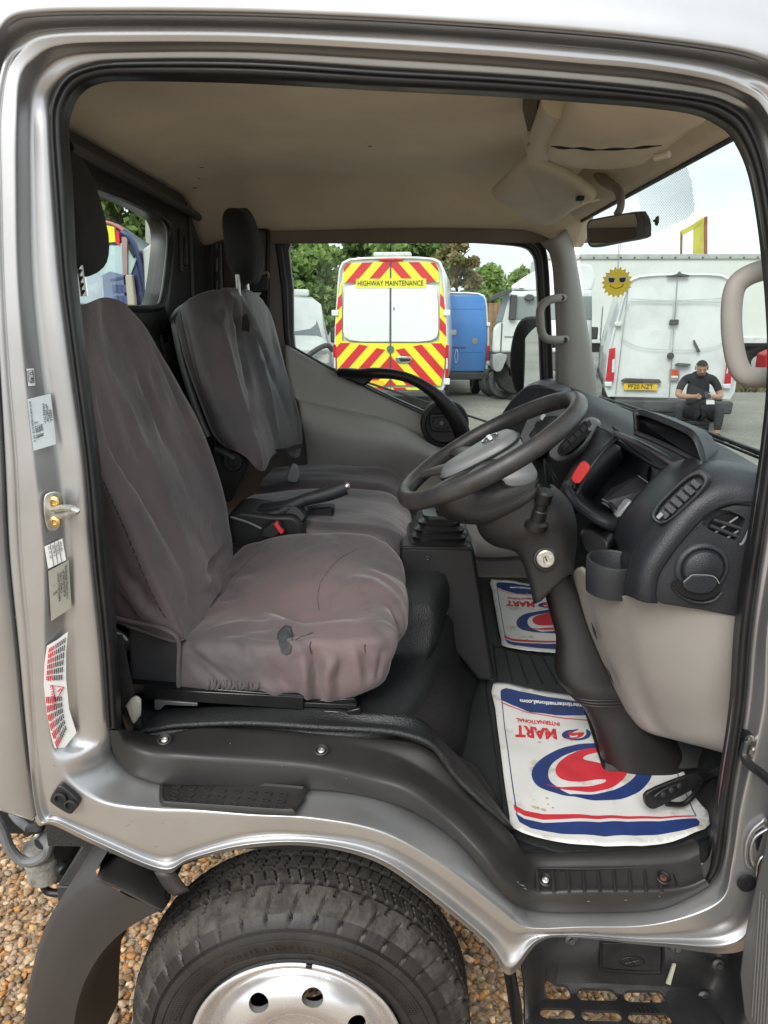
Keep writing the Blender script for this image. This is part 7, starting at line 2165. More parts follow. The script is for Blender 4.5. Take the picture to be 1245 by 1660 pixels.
em = hv.part('emblem', lathe([(.065, 0), (.062, .012), (.055, .012), (.054, .006), (.001, .006)], hv.l(633, 566, .02), (0, -1, 0), n=28), mat('emblem_blue_grey', (.18, .24, .28), .3, .4))
for k in range(3):
    a = R(90 + 120 * k)
    c_ = hv.l(633, 566, .032)
    hv.part('emblem_point', prism([c_ + Vector((math.cos(a) * .056, 0, math.sin(a) * .056)), c_ + Vector((math.cos(a + 1.05) * .014, 0, math.sin(a + 1.05) * .014)), c_ + Vector((0, 0, 0)), c_ + Vector((math.cos(a - 1.05) * .014, 0, math.sin(a - 1.05) * .014))], (0, .01, 0)), CHROME, em, smooth=False)
hv.plate('handle_surround', [(641,582),(645,578),(664,578),(668,582),(664,588),(645,588)], CHROME, d=.03, bevel=.008, m=2)
hv.plate('door_handle', [(646,580),(666,581),(666,585),(650,586)], BLACK, d=.06, bevel=.008)
hv.plate('reversing_camera', [(638,498),(640,498),(640,503),(638,503)], LINE, d=.028)
hv.lplate('bumper', [(-.98, .30), (.98, .30), (.98, .42), (-.98, .42)], BUMP, d=.12, bevel=.03, t=.3)
hv.lplate('number_plate', [(-.62, .46), (-.12, .46), (-.12, .58), (-.62, .58)], PLATEY, d=.02)
br = hv.part('beacon_bar', box((0, .35, 2.745), (.66, .22, .07)), mat('clear_beacon_plastic', (.55, .56, .52), .2, 0, .2, 8), bevel=.02, seg=3)
hv.part('beacon_foot', box((0, .35, 2.70), (.20, .14, .06)), BUMP, br, bevel=.01)
hv.lplate('roof_lamp', [(-.22, 2.615), (.22, 2.615), (.20, 2.655), (-.20, 2.655)], REDF, d=.03, bevel=.01)

# --- blue van
bv = Van('blue_van', 'bright blue van with a white roof edge, standing right of the chevron van', 'van', 725, 16.0, R(3))
bv.part('body', van_body(.96, 2.24, 5.0), mat('blue_van_white_shell', (.66, .68, .69), .35, 0, .05, 3))
for s_ in (-1, 1):
    f_ = lambda pts: [(s_ * a, b) for a, b in pts]
    bv.lplate('rear_door', f_([(.006, .50), (.86, .50), (.885, .85), (.885, 1.30), (.84, 1.95), (.80, 2.10), (.74, 2.16), (.006, 2.17)]), BPAINT, d=.03, bevel=.02)
    bv.lplate('door_pressing', f_([(.06, 1.86), (.80, 1.86), (.80, 1.875), (.06, 1.875)]), mat('blue_crease_shade', (.035, .14, .40), .4), d=.034)  # crease shade put into a darker blue line
    bv.lplate('door_pressing', f_([(.06, .92), (.82, .92), (.82, .932), (.06, .932)]), MATS['blue_crease_shade'], d=.034)
    bv.lplate('tail_lamp', f_([(.89, .72), (.97, .72), (.96, 1.06), (.90, 1.08)]), LAMP, d=.03, bevel=.01)
    bv.lplate('lamp_clear_lens', f_([(.90, .66), (.965, .66), (.965, .74), (.90, .74)]), CLEAR, d=.035)
    bv.lplate('door_hinge', f_([(.87, 1.50), (.95, 1.50), (.95, 1.58), (.87, 1.58)]), WPAINT, d=.04, bevel=.01)
    bv.part('rear_wheel', wheel_vf((s_ * .80, .9, .25), .325, .2), TYRE2)
bv.lplate('number_lamp', [(.02, 1.30), (.20, 1.30), (.20, 1.42), (.02, 1.42)], mat('badge_chrome_worn', (.4, .4, .38), .3, .7), d=.045, bevel=.01)
bv.lplate('door_handle', [(.12, 1.02), (.42, 1.02), (.42, 1.05), (.12, 1.05)], LINE, d=.05, bevel=.008)
bv.part('filler_plug', lathe([(.07, 0), (.065, .01), (.03, .012), (.001, .012)], (.62, -.03, 1.17), (0, -1, 0), n=20), mat('worn_plug', (.25, .25, .22), .6))
bv.part('hanging_strap', tube(crs([Vector((.20, -.05, 1.0)), Vector((.17, -.05, .85)), Vector((.19, -.05, .70)), Vector((.23, -.05, .75)), Vector((.24, -.05, .9)), Vector((.21, -.05, 1.0))], 4), .008, 6), WPAINT)
bv.lplate('bumper', [(-.95, .32), (.95, .32), (.95, .48), (-.95, .48)], BUMP, d=.10, bevel=.03, t=.3)

# --- white van behind the windscreen, with number plate
wv = Van('white_van', 'white panel van with closed rear doors behind the sitting man', 'van', 1091, 10.9, R(-13))
wv.part('body', van_body(1.0, 2.33, 5.6, tp=.15), WPAINT, sharp=40)
wv.plate('door_gap', [(1097.8,452),(1099,452),(1083.2,675),(1081.8,675)], mat('soft_gap', (.25, .26, .26), .8), d=.006)
def trace(v, name, pts, r_, m_, d=.01, closed=False):
    return v.part(name, tube(crs([v.l(a, b, d) for a, b in pts], 4, closed), r_, 6, closed=closed), m_)
CRE = mat('white_crease_shade', (.50, .53, .54), .4)  # shade of the pressings painted as greyer lines on the white
trace(wv, 'door_crease', [(1026,484),(1090,487),(1165,484)], .006, CRE)
trace(wv, 'window_pressing', [(1012,545),(1016,510),(1022,492),(1030,488),(1085,489),(1092,495),(1086,565)], .006, CRE)
trace(wv, 'window_pressing', [(1090,565),(1098,495),(1104,489),(1158,490),(1168,496),(1170,540)], .006, CRE)
trace(wv, 'lower_pressing', [(1010,548),(1025,558),(1050,565),(1085,567)], .006, CRE)
trace(wv, 'lower_pressing', [(1088,567),(1130,566),(1158,560),(1168,552)], .006, CRE)
trace(wv, 'dent', [(1056,541),(1062,538),(1070,536)], .004, CRE)
wv.plate('edge_gap', [(1022.4,455),(1023.4,455),(1001.6,640),(1000.4,640)], MATS['soft_gap'], d=.004)
wv.plate('roof_spoiler_lamp', [(1082,447),(1102,443),(1116,446),(1116,449),(1082,449)], BUMP, d=.04, bevel=.01)
wv.plate('camera_pod', [(1098,443),(1101,440),(1104,443),(1104,447),(1098,447)], mat('olive_plastic', (.08, .09, .06), .6), d=.06, bevel=.006)
wv.plate('door_latch_box', [(1086,518),(1100,518),(1099,527),(1085,527)], BUMP, d=.04, bevel=.008)
wv.part('round_lock', lathe([(.055, 0), (.05, .014), (.001, .016)], wv.l(1087, 577, .012), (0, -1, 0), n=24), BUMP)
wv.plate('door_handle', [(1094,590),(1098,588),(1116,589),(1118,592),(1110,594),(1094,593)], LINE, d=.05, bevel=.008)
wv.plate('wiper_mark', [(1121,552),(1124,551),(1133,570),(1128,571)], BUMP, d=.02, bevel=.004)
rl = wv.plate('reflector_label', [(1086,598),(1101,598),(1100,617),(1085,617)], mat('grey_label', (.28, .26, .25), .5), d=.012)
wv.plate('label_flame', [(1088,600),(1099,600),(1098,609),(1087,609)], mat('orange_red', (.60, .08, .02), .5), d=.018)
wv.plate('label_white', [(1088,609),(1098,609),(1098,612),(1088,612)], WHITEP, d=.018)
wv.plate('plate_garnish', [(1009,618),(1016,614),(1070,615),(1073,621),(1012,621)], BUMP, d=.05, bevel=.012)
np_ = wv.plate('number_plate', [(1014,622),(1067,622),(1066,633),(1014,633)], PLATEY, d=.016)
wv.text('PF20 NZT', 1040, 627.6, .105, BLACKINK, .030, sx=.86)
for q in ([(991,566),(1001,564),(998,620),(985,619)], [(1174,568),(1181,568),(1178,620),(1168,621)]):
    wv.plate('tail_lamp', q, LAMP, d=.025, bevel=.012)
for q in ([(996,584),(1000,582),(999,604),(995,605)], [(1174,580),(1176,580),(1173,604),(1171,604)]):
    wv.plate('lamp_clear_lens', q, CLEAR, d=.03)
for a, b in ((1006, 525), (990, 624), (1172, 624), (1173, 527)):
    wv.plate('door_hinge', [(a - 7, b - 3), (a + 5, b - 4), (a + 5, b + 4), (a - 6, b + 4)], WPAINT, d=.04, bevel=.012)
wv.plate('bumper', [(1000,648),(1180,648),(1176,668),(998,668)], BUMP, d=.14, bevel=.03)
for s_ in (-1, 1):
    wv.part('rear_wheel', wheel_vf((s_ * .87, 1.2, .27), .345, .2), TYRE2)
# left flank: door glass, mirror, trim strip
wv.part('side_window', prism([Vector((-1.0, y, z)) for y, z in ((4.25, 1.22), (3.35, 1.22), (3.35, 1.86), (3.75, 1.90), (4.15, 1.62))], (-.012, 0, 0)), GLASSP, smooth=False)
wv.part('door_shut_line', tube([Vector((-1.003, 3.25, .5)), Vector((-1.003, 3.25, 1.9))], .006, 6), LINE)
wv.part('rubbing_strip', box((-1.0, 2.2, .62), (.03, 3.2, .10)), BUMP, bevel=.008)
wv.part('side_mirror', box((-1.12, 4.15, 1.36), (.16, .10, .26)), BUMP, bevel=.03, seg=3)

# --- white van front-on at the far left of the side window
lv = empty('parked_white_van', (-2.25, 13.6, 0), R(12), 'white van facing the camera, left of the chevron van', 'van')
obj('body', loft([[Vector((a * s_, y, 1.0 + (z - 1.0) * h)) if z > 1.0 else Vector((a * s_, y, z)) for a, z in ((.93, .30), (.98, .6), (.99, 1.0), (.95, 1.5), (.86, 1.98), (.70, 2.10), (0, 2.14), (-.70, 2.10), (-.86, 1.98), (-.95, 1.5), (-.99, 1.0), (-.98, .6), (-.93, .30))] for y, s_, h in ((.0, .86, .05), (.10, .95, .12), (.55, .99, .30), (1.15, 1.0, .96), (1.45, 1.0, 1.0), (5.0, 1.0, 1.0))], cu=True, cap0=True, cap1=True), WPAINT, lv, local=True, sharp=40)
obj('windscreen', prism([Vector((-.80, .54, 1.28)), Vector((.80, .54, 1.28)), Vector((.70, 1.02, 1.82)), Vector((-.70, 1.02, 1.82))], (0, -.03, .02)), GLASSP, lv, local=True, bevel=.02)
obj('bonnet_gap', tube([Vector((-.75, .30, 1.18)), Vector((0, .26, 1.20)), Vector((.75, .30, 1.18))], .012, 6), LINE, lv, local=True)
obj('grille', box((0, -.01, .70), (1.1, .06, .25)), BUMP, lv, local=True, bevel=.03)
for s_ in (-1, 1):
    obj('headlamp', box((s_ * .74, .03, .88), (.30, .10, .20)), CLEAR, lv, local=True, bevel=.04, seg=3)
    obj('side_mirror', box((s_ * 1.12, 1.0, 1.32), (.18, .12, .30)), BUMP, lv, local=True, bevel=.04, seg=3)
obj('roof_pod', box((.25, 1.9, 2.19), (.8, .9, .14)), WPAINT, lv, local=True, bevel=.05, seg=3)
obj('bull_bar', tube(crs([Vector((.15, -.12, .55)), Vector((.45, -.14, .95)), Vector((.80, -.10, 1.15)), Vector((.95, -.02, 1.05))], 4), .05, 8), BUMP, lv, local=True)

# --- white lorry tractor unit
LY = 15.0
def ls(pts, Y=LY, t=.02, m=0):
    return slab(pts, Y, t, m)
lo = P(850, 600, Y=LY)
lorry = empty('white_lorry', (lo.x, LY + 1, 0), 0, 'white lorry cab with raised roof fairing behind the loose wheels', 'lorry')
cabp = [(797,572),(799,532),(806,525),(816,486),(827,472),(905,470),(960,470),(960,572)]
obj('cab', prism(PX(cabp, LY), (.35, 2.2, 0)), WPAINT, lorry, bevel=.06, seg=3)
obj('roof_fairing', prism(crs(PX([(829,469),(840,456),(858,444),(880,436),(930,430),(960,430),(960,470),(900,471)], LY + .05), 2, True), (.3, 2.0, 0)), WPAINT, lorry, bevel=.05, seg=3)
obj('windscreen', ls([(803,522),(816,477),(826,476),(814,522)], LY - .02, .03), GLASSP, lorry, bevel=.01)
obj('side_glass', ls([(827,480),(960,480),(960,518),(824,518)], LY - .02, .03), mat('grey_vehicle_glass', (.22, .25, .25), .12, 0, .1, 2), lorry, bevel=.015)
obj('door_mirror_housing', ls([(829,478),(839,478),(836,519),(825,518)], LY - .12, .10), BUMP, lorry, bevel=.02)
obj('sun_mirror', prism(crs(PX([(794,487),(800,478),(822,470),(830,470),(828,475),(806,484),(798,488)], LY - .2), 2, True), (0, .15, 0)), BUMP, lorry, bevel=.02)
obj('dome_mirror', prism(crs(PX([(850,483),(856,477),(864,478),(867,484),(858,488)], LY - .12), 2, True), (0, .1, 0)), BUMP, lorry, bevel=.02)
obj('door_gap', ls([(813,524),(815,524),(811,600),(809,600)], LY - .012, .02), LINE, lorry, smooth=False)
obj('name_marks', join(*[ls([(818 + k * 3, 545), (820 + k * 3, 545), (820 + k * 3, 547), (818 + k * 3, 547)], LY - .015, .01) for k in range(5)]), LINE, lorry, smooth=False)
obj('marker', ls([(842,467),(849,467),(849,469),(842,469)], LY - .02, .02), LINE, lorry, smooth=False)
obj('chassis', ls([(800,570),(960,570),(960,600),(830,602),(815,585),(800,586)], LY + .05, 1.8), mat('grey_chassis', (.10, .105, .105), .6, .2), lorry, bevel=.03)
obj('front_step', prism(crs(PX([(800,575),(822,575),(818,590),(812,602),(800,600)], LY - .1), 2, True), (0, .4, 0)), mat('pale_grey_step', (.32, .33, .33), .5), lorry, bevel=.02)
obj('front_tyre', lathe([(.2, -.15), (.46, -.15), (.5, -.1), (.5, .1), (.46, .15), (.2, .15)], P(838, 602, Y=LY + .3), (0, 1, 0), n=32), TYRE2, lorry)

# --- loose wheels leaning together by the lorry
def loose_wheel(a, b, Y, r, tilt, turn, label):
    c = P(a, b, Y=Y)
    ax = Matrix.Rotation(turn, 3, 'Z') @ Matrix.Rotation(tilt, 3, 'X') @ Vector((0, -1, 0))
    low = r * math.sqrt(1 - ax.z ** 2) + .11 * abs(ax.z)
    c.z = low + GZ
    e = empty('loose_wheel', (c.x, c.y, 0), 0, label, 'wheel', 'loose wheels by the lorry')
    obj('tyre', lathe([(r * .60, -.09), (r * .86, -.105), (r, -.07), (r, .07), (r * .86, .105), (r * .60, .09)], c, ax, n=40), mat('dusty_grey_tyre', (.09, .09, .088), .8, 0, .2, 10), e)
    obj('rim', lathe([(.001, .02), (r * .18, .03), (r * .2, .0), (r * .45, .03), (r * .52, .09), (r * .60, .095), (r * .60, -.09), (.001, -.09)], c, ax, n=40), mat('white_alloy', (.62, .63, .64), .4, .2, .1, 20), e)
    u = ax.orthogonal().normalized()
    w = ax.cross(u)
    for k in range(8):
        a_ = 2 * math.pi * k / 8
        obj('rim_hole', lathe([(r * .07, 0), (.001, .003)], c + ax * .034 + (u * math.cos(a_) + w * math.sin(a_)) * r * .34, ax, n=10), BLACK, e)
    return e
loose_wheel(796, 618, 16.2, .34, R(-8), R(40), 'dark tyre standing behind the pale-rimmed wheel by the lorry')
loose_wheel(815, 620, 15.6, .33, R(-14), R(12), 'loose wheel with a pale alloy rim facing out, leaning by the lorry')

# --- trailer behind the white van
tz0 = 1.05
ty = 21.0
tr0, tr1 = P(880, 500, Y=ty).x, P(1500, 500, Y=ty).x
tztop = P(1080, 413, Y=ty).z
trailer = empty('white_trailer', ((tr0 + tr1) / 2, ty, 0), 0, 'long cream-white box trailer filling the view behind the white van', 'trailer')
CREAM = mat('cream_curtain', (.72, .73, .69), .5, 0, .04, 1.5)
obj('box_side', box(((tr0 + tr1) / 2, ty + 1.25, (tz0 + tztop) / 2), (tr1 - tr0, 2.5, tztop - tz0)), CREAM, trailer, bevel=.03)
obj('top_rail', box(((tr0 + tr1) / 2, ty - .03, tztop - .05), (tr1 - tr0, .06, .13)), mat('grey_rail', (.42, .43, .40), .5), trailer, bevel=.01)
for k in range(34):
    x = tr0 + .2 + k * .38
    obj('rail_rivet', lathe([(.03, 0), (.02, .02), (.001, .022)], (x, ty - .062, tztop - .08), (0, -1, 0), n=8), LINE, trailer)
obj('bottom_rail', box(((tr0 + tr1) / 2, ty - .02, tz0 + .02), (tr1 - tr0, .08, .16)), mat('white_rail', (.66, .67, .66), .5), trailer, bevel=.01)
obj('chassis_beam', box(((tr0 + tr1) / 2, ty + .9, .85), (tr1 - tr0, .3, .3)), BUMP, trailer)
for x in (P(1195, 590, Y=ty).x, P(1235, 590, Y=ty).x, P(1290, 590, Y=ty).x):
    obj('trailer_wheel', lathe([(.2, 0), (.26, -.05), (.45, -.08), (.5, -.03), (.5, .25), (.2, .28)], (x, ty + .25, .425), (0, 1, 0), n=32), TYRE2, trailer)
rv = obj('red_drum', prism(crs(PX([(1243,575),(1275,570),(1290,600),(1285,622),(1245,622)], 19.5), 2, True), (0, .6, 0)), mat('red_painted_metal', (.45, .02, .03), .4), bevel=.04)
tag(rv, 'red painted metal piece at the right edge under the trailer', 'metal scrap')

# --- yellow crane frame above the trailer
cy_ = 24.5
cr = empty('yellow_crane_frame', P(1125, 520, Y=cy_), 0, 'rusty yellow crane frame rising above the trailer', 'crane')
CRY = mat('rusty_yellow_paint', (.55, .52, .04), .7, 0, .3, 2.5, col2=(.42, .36, .06))
CRR = mat('rust_red', (.25, .09, .05), .9, 0, .3, 4)
obj('mast', ls([(1125,364),(1142,353),(1142,420),(1124,420)], cy_, .06), CRY, cr, bevel=.02)
obj('mast_edge', ls([(1142,352),(1147,350),(1147,420),(1142,420)], cy_ - .02, .06), CRR, cr)
obj('top_arm', ls([(1104,374),(1123,364),(1140,352),(1140,358),(1124,372),(1106,382)], cy_ - .02, .06), CRY, cr, bevel=.01)
obj('front_post', ls([(1104,374),(1107,372),(1106,420),(1103,420)], cy_, .06), CRR, cr)
obj('mast_foot', box((P(1134, 410, Y=cy_).x, cy_ + .2, 1.7), (.3, .3, 3.6)), CRY, cr)

# --- vehicle seen through the rear window
ry = 3.6
rvn = empty('recovery_van', P(170, 520, Y=ry + .8), 0, 'navy and pale blue van with red and yellow roof band, seen through the rear window', 'van')
rvn.location.z = 0
bl = [(-260,362),(100,352),(168,356),(190,362),(206,372),(220,392),(232,430),(244,480),(252,540),(262,640),(266,1000),(-260,1000)]
obj('body', prism(PX(bl, ry), (-.3, 1.7, 0)), NAVY, rvn, bevel=.05, seg=3)
obj('roof_band', ls([(-60,362),(168,364),(185,368),(187,392),(168,394),(-60,394)], ry - .02, .03), YEL, rvn)
obj('roof_edge', tube(crs(PX([(-60,360),(120,356),(170,360),(188,366),(200,374)], ry - .01), 4), .010, 8), mat('red_van_paint', (.42, .12, .12), .4), rvn)
obj('red_panel', ls([(187,372),(193,376),(194,398),(187,394)], ry - .021, .03), REDF, rvn)
obj('door_frame', tube(crs(PX([(196,376),(210,386),(222,410),(232,450),(240,500),(244,560)], ry - .02), 4), .015, 8), NAVY, rvn)
obj('cab_glass', ls([(-60,398),(190,398),(200,392),(212,402),(221,420),(212,444),(170,448),(-60,448)], ry - .015, .02), mat('pale_blue_glass', (.42, .56, .58), .15, 0, .1, 3), rvn)
obj('seat_back', ls([(206,400),(215,392),(220,410),(216,418)], ry - .03, .02), BLACK, rvn)
obj('pillar_stripe', ls([(197,384),(206,384),(206,446),(199,446)], ry - .03, .02), mat('pinkish_red', (.34, .22, .22), .5), rvn)
obj('pale_panel', ls([(-60,440),(150,436),(160,446),(166,450),(172,520),(-60,520)], ry - .04, .03), mat('pale_blue_panel', (.42, .48, .56), .4), rvn)
nb = obj('notice_panel', ls([(166,446),(178,440),(200,446),(204,520),(172,520)], ry - .05, .03), mat('slate_blue_panel', (.14, .18, .30), .5), rvn)
for i in range(2):
    for k in range(3):
        obj('notice_square', ls([(182 + k * 8 + i * 2, 462 + i * 18), (189 + k * 8 + i * 2, 461 + i * 18), (190 + k * 8 + i * 2, 474 + i * 18), (183 + k * 8 + i * 2, 475 + i * 18)], ry - .055, .01), mat('dark_blue_print', (.05, .08, .2), .5), nb, smooth=False)
obj('notice_line', ls([(178,452),(200,448),(200,452),(179,456)], ry - .055, .01), MATS['dark_blue_print'], nb, smooth=False)
obj('beige_post', ls([(202,446),(213,444),(222,520),(208,520)], ry - .06, .05), mat('beige_post_paint', (.42, .38, .30), .6), rvn, bevel=.01)
bx = obj('white_mirror_box', prism(crs(PX([(251,384),(256,380),(300,376),(300,500),(254,500)], 3.0), 2, True), (.1, .3, 0)), mat('white_mirror_shell', (.62, .63, .60), .5, 0, .05), bevel=.02)
bx2 = empty('white_box_van', P(280, 900, Y=3.3), 0, 'white box van body with dark edge at the right of the rear window', 'van')
bx2.location.z = 0
bx.name = 'box_corner'
bx.parent = bx2
bx.matrix_parent_inverse = _world(bx2).inverted()
obj('box_body', prism(PX([(256,384),(300,378),(330,378),(330,960),(262,960)], 3.02), (-.75, 1.6, 0)), MATS['white_mirror_shell'], bx2, bevel=.02)
obj('edge_rubber', tube(PX([(252,500),(251,390),(255,383),(300,377)], 2.995), .010, 8), RUBBER, bx2)
lp = obj('lamp_post', tube(P3([(250,600,9.0),(248,440,9.0),(246,300,9.0),(245,200,9.0)]), .09, 10), mat('concrete_post', (.36, .36, .33), .8, 0, .1, 6))
tag(lp, 'pale concrete lamp post against the trees in the rear window', 'post')

# --- timber fence between the blue van and the lorry
fe = empty('timber_fence', (P(800, 560, Y=20.5).x, 20.5, 0), 0, 'brown timber fence boards between the blue van and the lorry', 'fence')
for k in range(16):
    x = P(778, 560, Y=20.5).x + k * .135
    obj('fence_board', box((x, 20.5 + .01 * (k % 2), 1.0), (.125, .03, 2.2)), mat('fence_wood', (.26, .15, .08), .85, 0, .25, 5), fe, bevel=.006)
for z in (.4, 1.6):
    obj('fence_rail', box((P(778, 560, Y=20.5).x + 1.0, 20.55, z), (2.3, .06, .09)), MATS['fence_wood'], fe)

# --- scrap and weeds at the foot of the trailer
WEED = mat('dry_weeds', (.12, .12, .05), .9, 0, .3, 6, col2=(.20, .15, .09))
wv_, wf_ = [], []
for k in range(900):
    p = P(random.uniform(1178, 1330), 632, Y=random.uniform(17.3, 18.6))
    h = random.uniform(.05, .32)
    a = random.uniform(0, 6.28)
    d = Vector((math.cos(a) * .04, math.sin(a) * .04, 0))
    b0 = Vector((p.x, p.y, GZ))
    i = len(wv_)
    tip = b0 + Vector((random.gauss(0, .12), random.gauss(0, .12), h))
    wv_ += [b0 - d, b0 + d, tip]
    wf_.append((i, i + 1, i + 2))
wd = obj('weeds', (wv_, wf_), WEED, smooth=False, fix=False)
tag(wd, 'dry weeds and litter along the yard edge under the trailer', 'weeds', kind='stuff')
# ------------------------------------------------------------------ trees
def leaf_mat(name, c1, c2):
    m = bpy.data.materials.new(name)
    m.use_nodes = True
    n, l = m.node_tree.nodes, m.node_tree.links
    b = n['Principled BSDF']
    tc = n.new('ShaderNodeTexCoord')
    a = n.new('ShaderNodeTexNoise'); a.inputs['Scale'].default_value = 1.6; a.inputs['Detail'].default_value = 6
    r = n.new('ShaderNodeValToRGB')
    r.color_ramp.elements[0].position = .36; r.color_ramp.elements[0].color = (*c1, 1)
    r.color_ramp.elements[1].position = .64; r.color_ramp.elements[1].color = (*c2, 1)
    l.new(tc.outputs['Object'], a.inputs['Vector']); l.new(a.outputs['Fac'], r.inputs['Fac'])
    l.new(r.outputs['Color'], b.inputs['Base Color'])
    b.inputs['Roughness'].default_value = .6
    tr = n.new('ShaderNodeBsdfTranslucent')
    l.new(r.outputs['Color'], tr.inputs['Color'])
    mx = n.new('ShaderNodeMixShader'); mx.inputs['Fac'].default_value = .35
    out = n['Material Output']
    l.new(b.outputs['BSDF'], mx.inputs[1]); l.new(tr.outputs['BSDF'], mx.inputs[2])
    l.new(mx.outputs['Shader'], out.inputs['Surface'])
    return m
LEAF = [leaf_mat('leaf_mid_green', (.11, .19, .045), (.30, .41, .12)), leaf_mat('leaf_brown_green', (.15, .16, .05), (.36, .29, .14)), leaf_mat('leaf_light_green', (.16, .25, .06), (.36, .48, .14)), leaf_mat('leaf_dark_green', (.08, .15, .04), (.24, .34, .10))]
BARK = mat('bark', (.10, .08, .06), .9, 0, .3, 6, .8, 20)

def tree(loc, h, rw, kind, label, nleaf=6000, ls_=.16, base=.3):
    e = empty('broadleaf_tree', loc, 0, label, 'tree', 'trees round the yard')
    l0 = Vector(loc)
    trunk = crs([l0, l0 + Vector((.1, 0, h * .3)), l0 + Vector((-.05, .1, h * .6)), l0 + Vector((.05, 0, h * .88))], 4)
    vf = [tube(trunk, [.16 * h / 8 * (1 - .8 * k / 12) for k in range(13)], 8)]
    for k in range(9):
        a = random.uniform(0, 6.28)
        z = h * random.uniform(.28, .75)
        p = l0 + Vector((0, 0, z))
        q = p + Vector((math.cos(a) * rw * random.uniform(.4, .8), math.sin(a) * rw * random.uniform(.4, .8), h * random.uniform(.08, .22)))
        vf.append(tube([p, p.lerp(q, .5) + Vector((0, 0, .15)), q], [.05 * h / 8, .035 * h / 8, .012], 6))
    obj('trunk', join(*vf), BARK, e)
    nc = 46
    cl = []
    for k in range(nc):
        t_ = rng.random() ** .8
        z = h * (base + (1 - base) * t_)
        prof = math.sin(math.pi * min(1, (.16 + .84 * t_) ** .85)) ** .6 if t_ < .98 else .3
        a = rng.uniform(0, 6.28)
        r_ = rw * prof * math.sqrt(rng.random()) * 1.0
        cl.append((r_ * math.cos(a), r_ * math.sin(a), z, rw * rng.uniform(.16, .34)))
    cl = np.array(cl)
    idx = rng.integers(0, nc, nleaf)
    d = rng.normal(size=(nleaf, 3))
    d /= np.linalg.norm(d, axis=1)[:, None]
    rad = cl[idx, 3] * (rng.random(nleaf) ** .45) * rng.uniform(.8, 1.15, nleaf)
    c = cl[idx, :3] + d * rad[:, None] * np.array([1.05, 1.05, .8]) + np.array(loc)
    u = rng.normal(size=(nleaf, 3)); u /= np.linalg.norm(u, axis=1)[:, None]
    w = np.cross(u, rng.normal(size=(nleaf, 3))); w /= np.linalg.norm(w, axis=1)[:, None]
    s = ls_ * rng.uniform(.6, 1.3, nleaf)[:, None]
    V = np.stack([c - u * s, c + w * s * .55, c + u * s, c - w * s * .55], 1).reshape(-1, 3)
    Q = np.arange(nleaf * 4).reshape(-1, 4)
    me = bpy.data.meshes.new('crown')
    me.vertices.add(len(V)); me.vertices.foreach_set('co', V.ravel())
    me.loops.add(len(Q) * 4); me.loops.foreach_set('vertex_index', Q.ravel().astype(np.int32))
    me.polygons.add(len(Q)); me.polygons.foreach_set('loop_start', np.arange(0, len(Q) * 4, 4, dtype=np.int32))
    me.update()
    put('crown', me, LEAF[kind], e, smooth=False)
    return e

def tpos(px, Y):
    p = P(px, 520, Y=Y)
    return (p.x, Y, GZ)
tree(tpos(500, 27), 4.7, 1.9, 0, 'leafy green tree left of the chevron van', 9000)
tree(tpos(455, 25), 3.7, 1.6, 3, 'dark green tree behind the parked white van', 7000)
tree(tpos(590, 33), 6.2, 1.9, 3, 'tall dark tree straight above the beacon of the chevron van', 8000)
tree(tpos(668, 31), 5.9, 1.7, 0, 'green tree above the right half of the chevron van', 8000)
tree(tpos(741, 26), 5.0, 1.0, 1, 'brown-tinged tree above the gap between chevron van and blue van', 8000, .12)
tree(tpos(790, 34), 3.9, 1.9, 2, 'bright green bushy tree above the blue van', 9000, .15, .1)
tree(tpos(850, 38), 3.9, 2.0, 2, 'light green tree behind the white lorry', 8000, .15, .1)
tree(tpos(185, 13), 5.2, 1.7, 0, 'green tree at the left of the rear window', 9000, .09)
tree(tpos(235, 12), 5.6, 1.7, 3, 'yellowish green tree behind the lamp post in the rear window', 9000, .09)
tree(tpos(285, 15), 6.0, 2.0, 0, 'green tree at the right edge of the rear window', 7000, .1)
# ------------------------------------------------------------------ seated man and what is by him
pb = P(1126, 690, Y=10.25)
SKIN = mat('skin', (.42, .24, .16), .55, 0, .06, 30)
SHIRT = mat('black_tshirt', (.018, .018, .020), .85, 0, .2, 12, .4, 60)
TROU = mat('charcoal_trousers', (.028, .029, .034), .85, 0, .2, 10, .4, 60)
HAIR = mat('dark_hair', (.022, .016, .012), .7, 0, .3, 60, .6, 200)
SHOE = mat('dark_shoe', (.025, .025, .027), .6, 0, .2, 20)
person = empty('person', (pb.x, 10.25, GZ), R(-14), 'man in black t-shirt and dark trousers sitting behind the white van, looking at a phone', 'person')

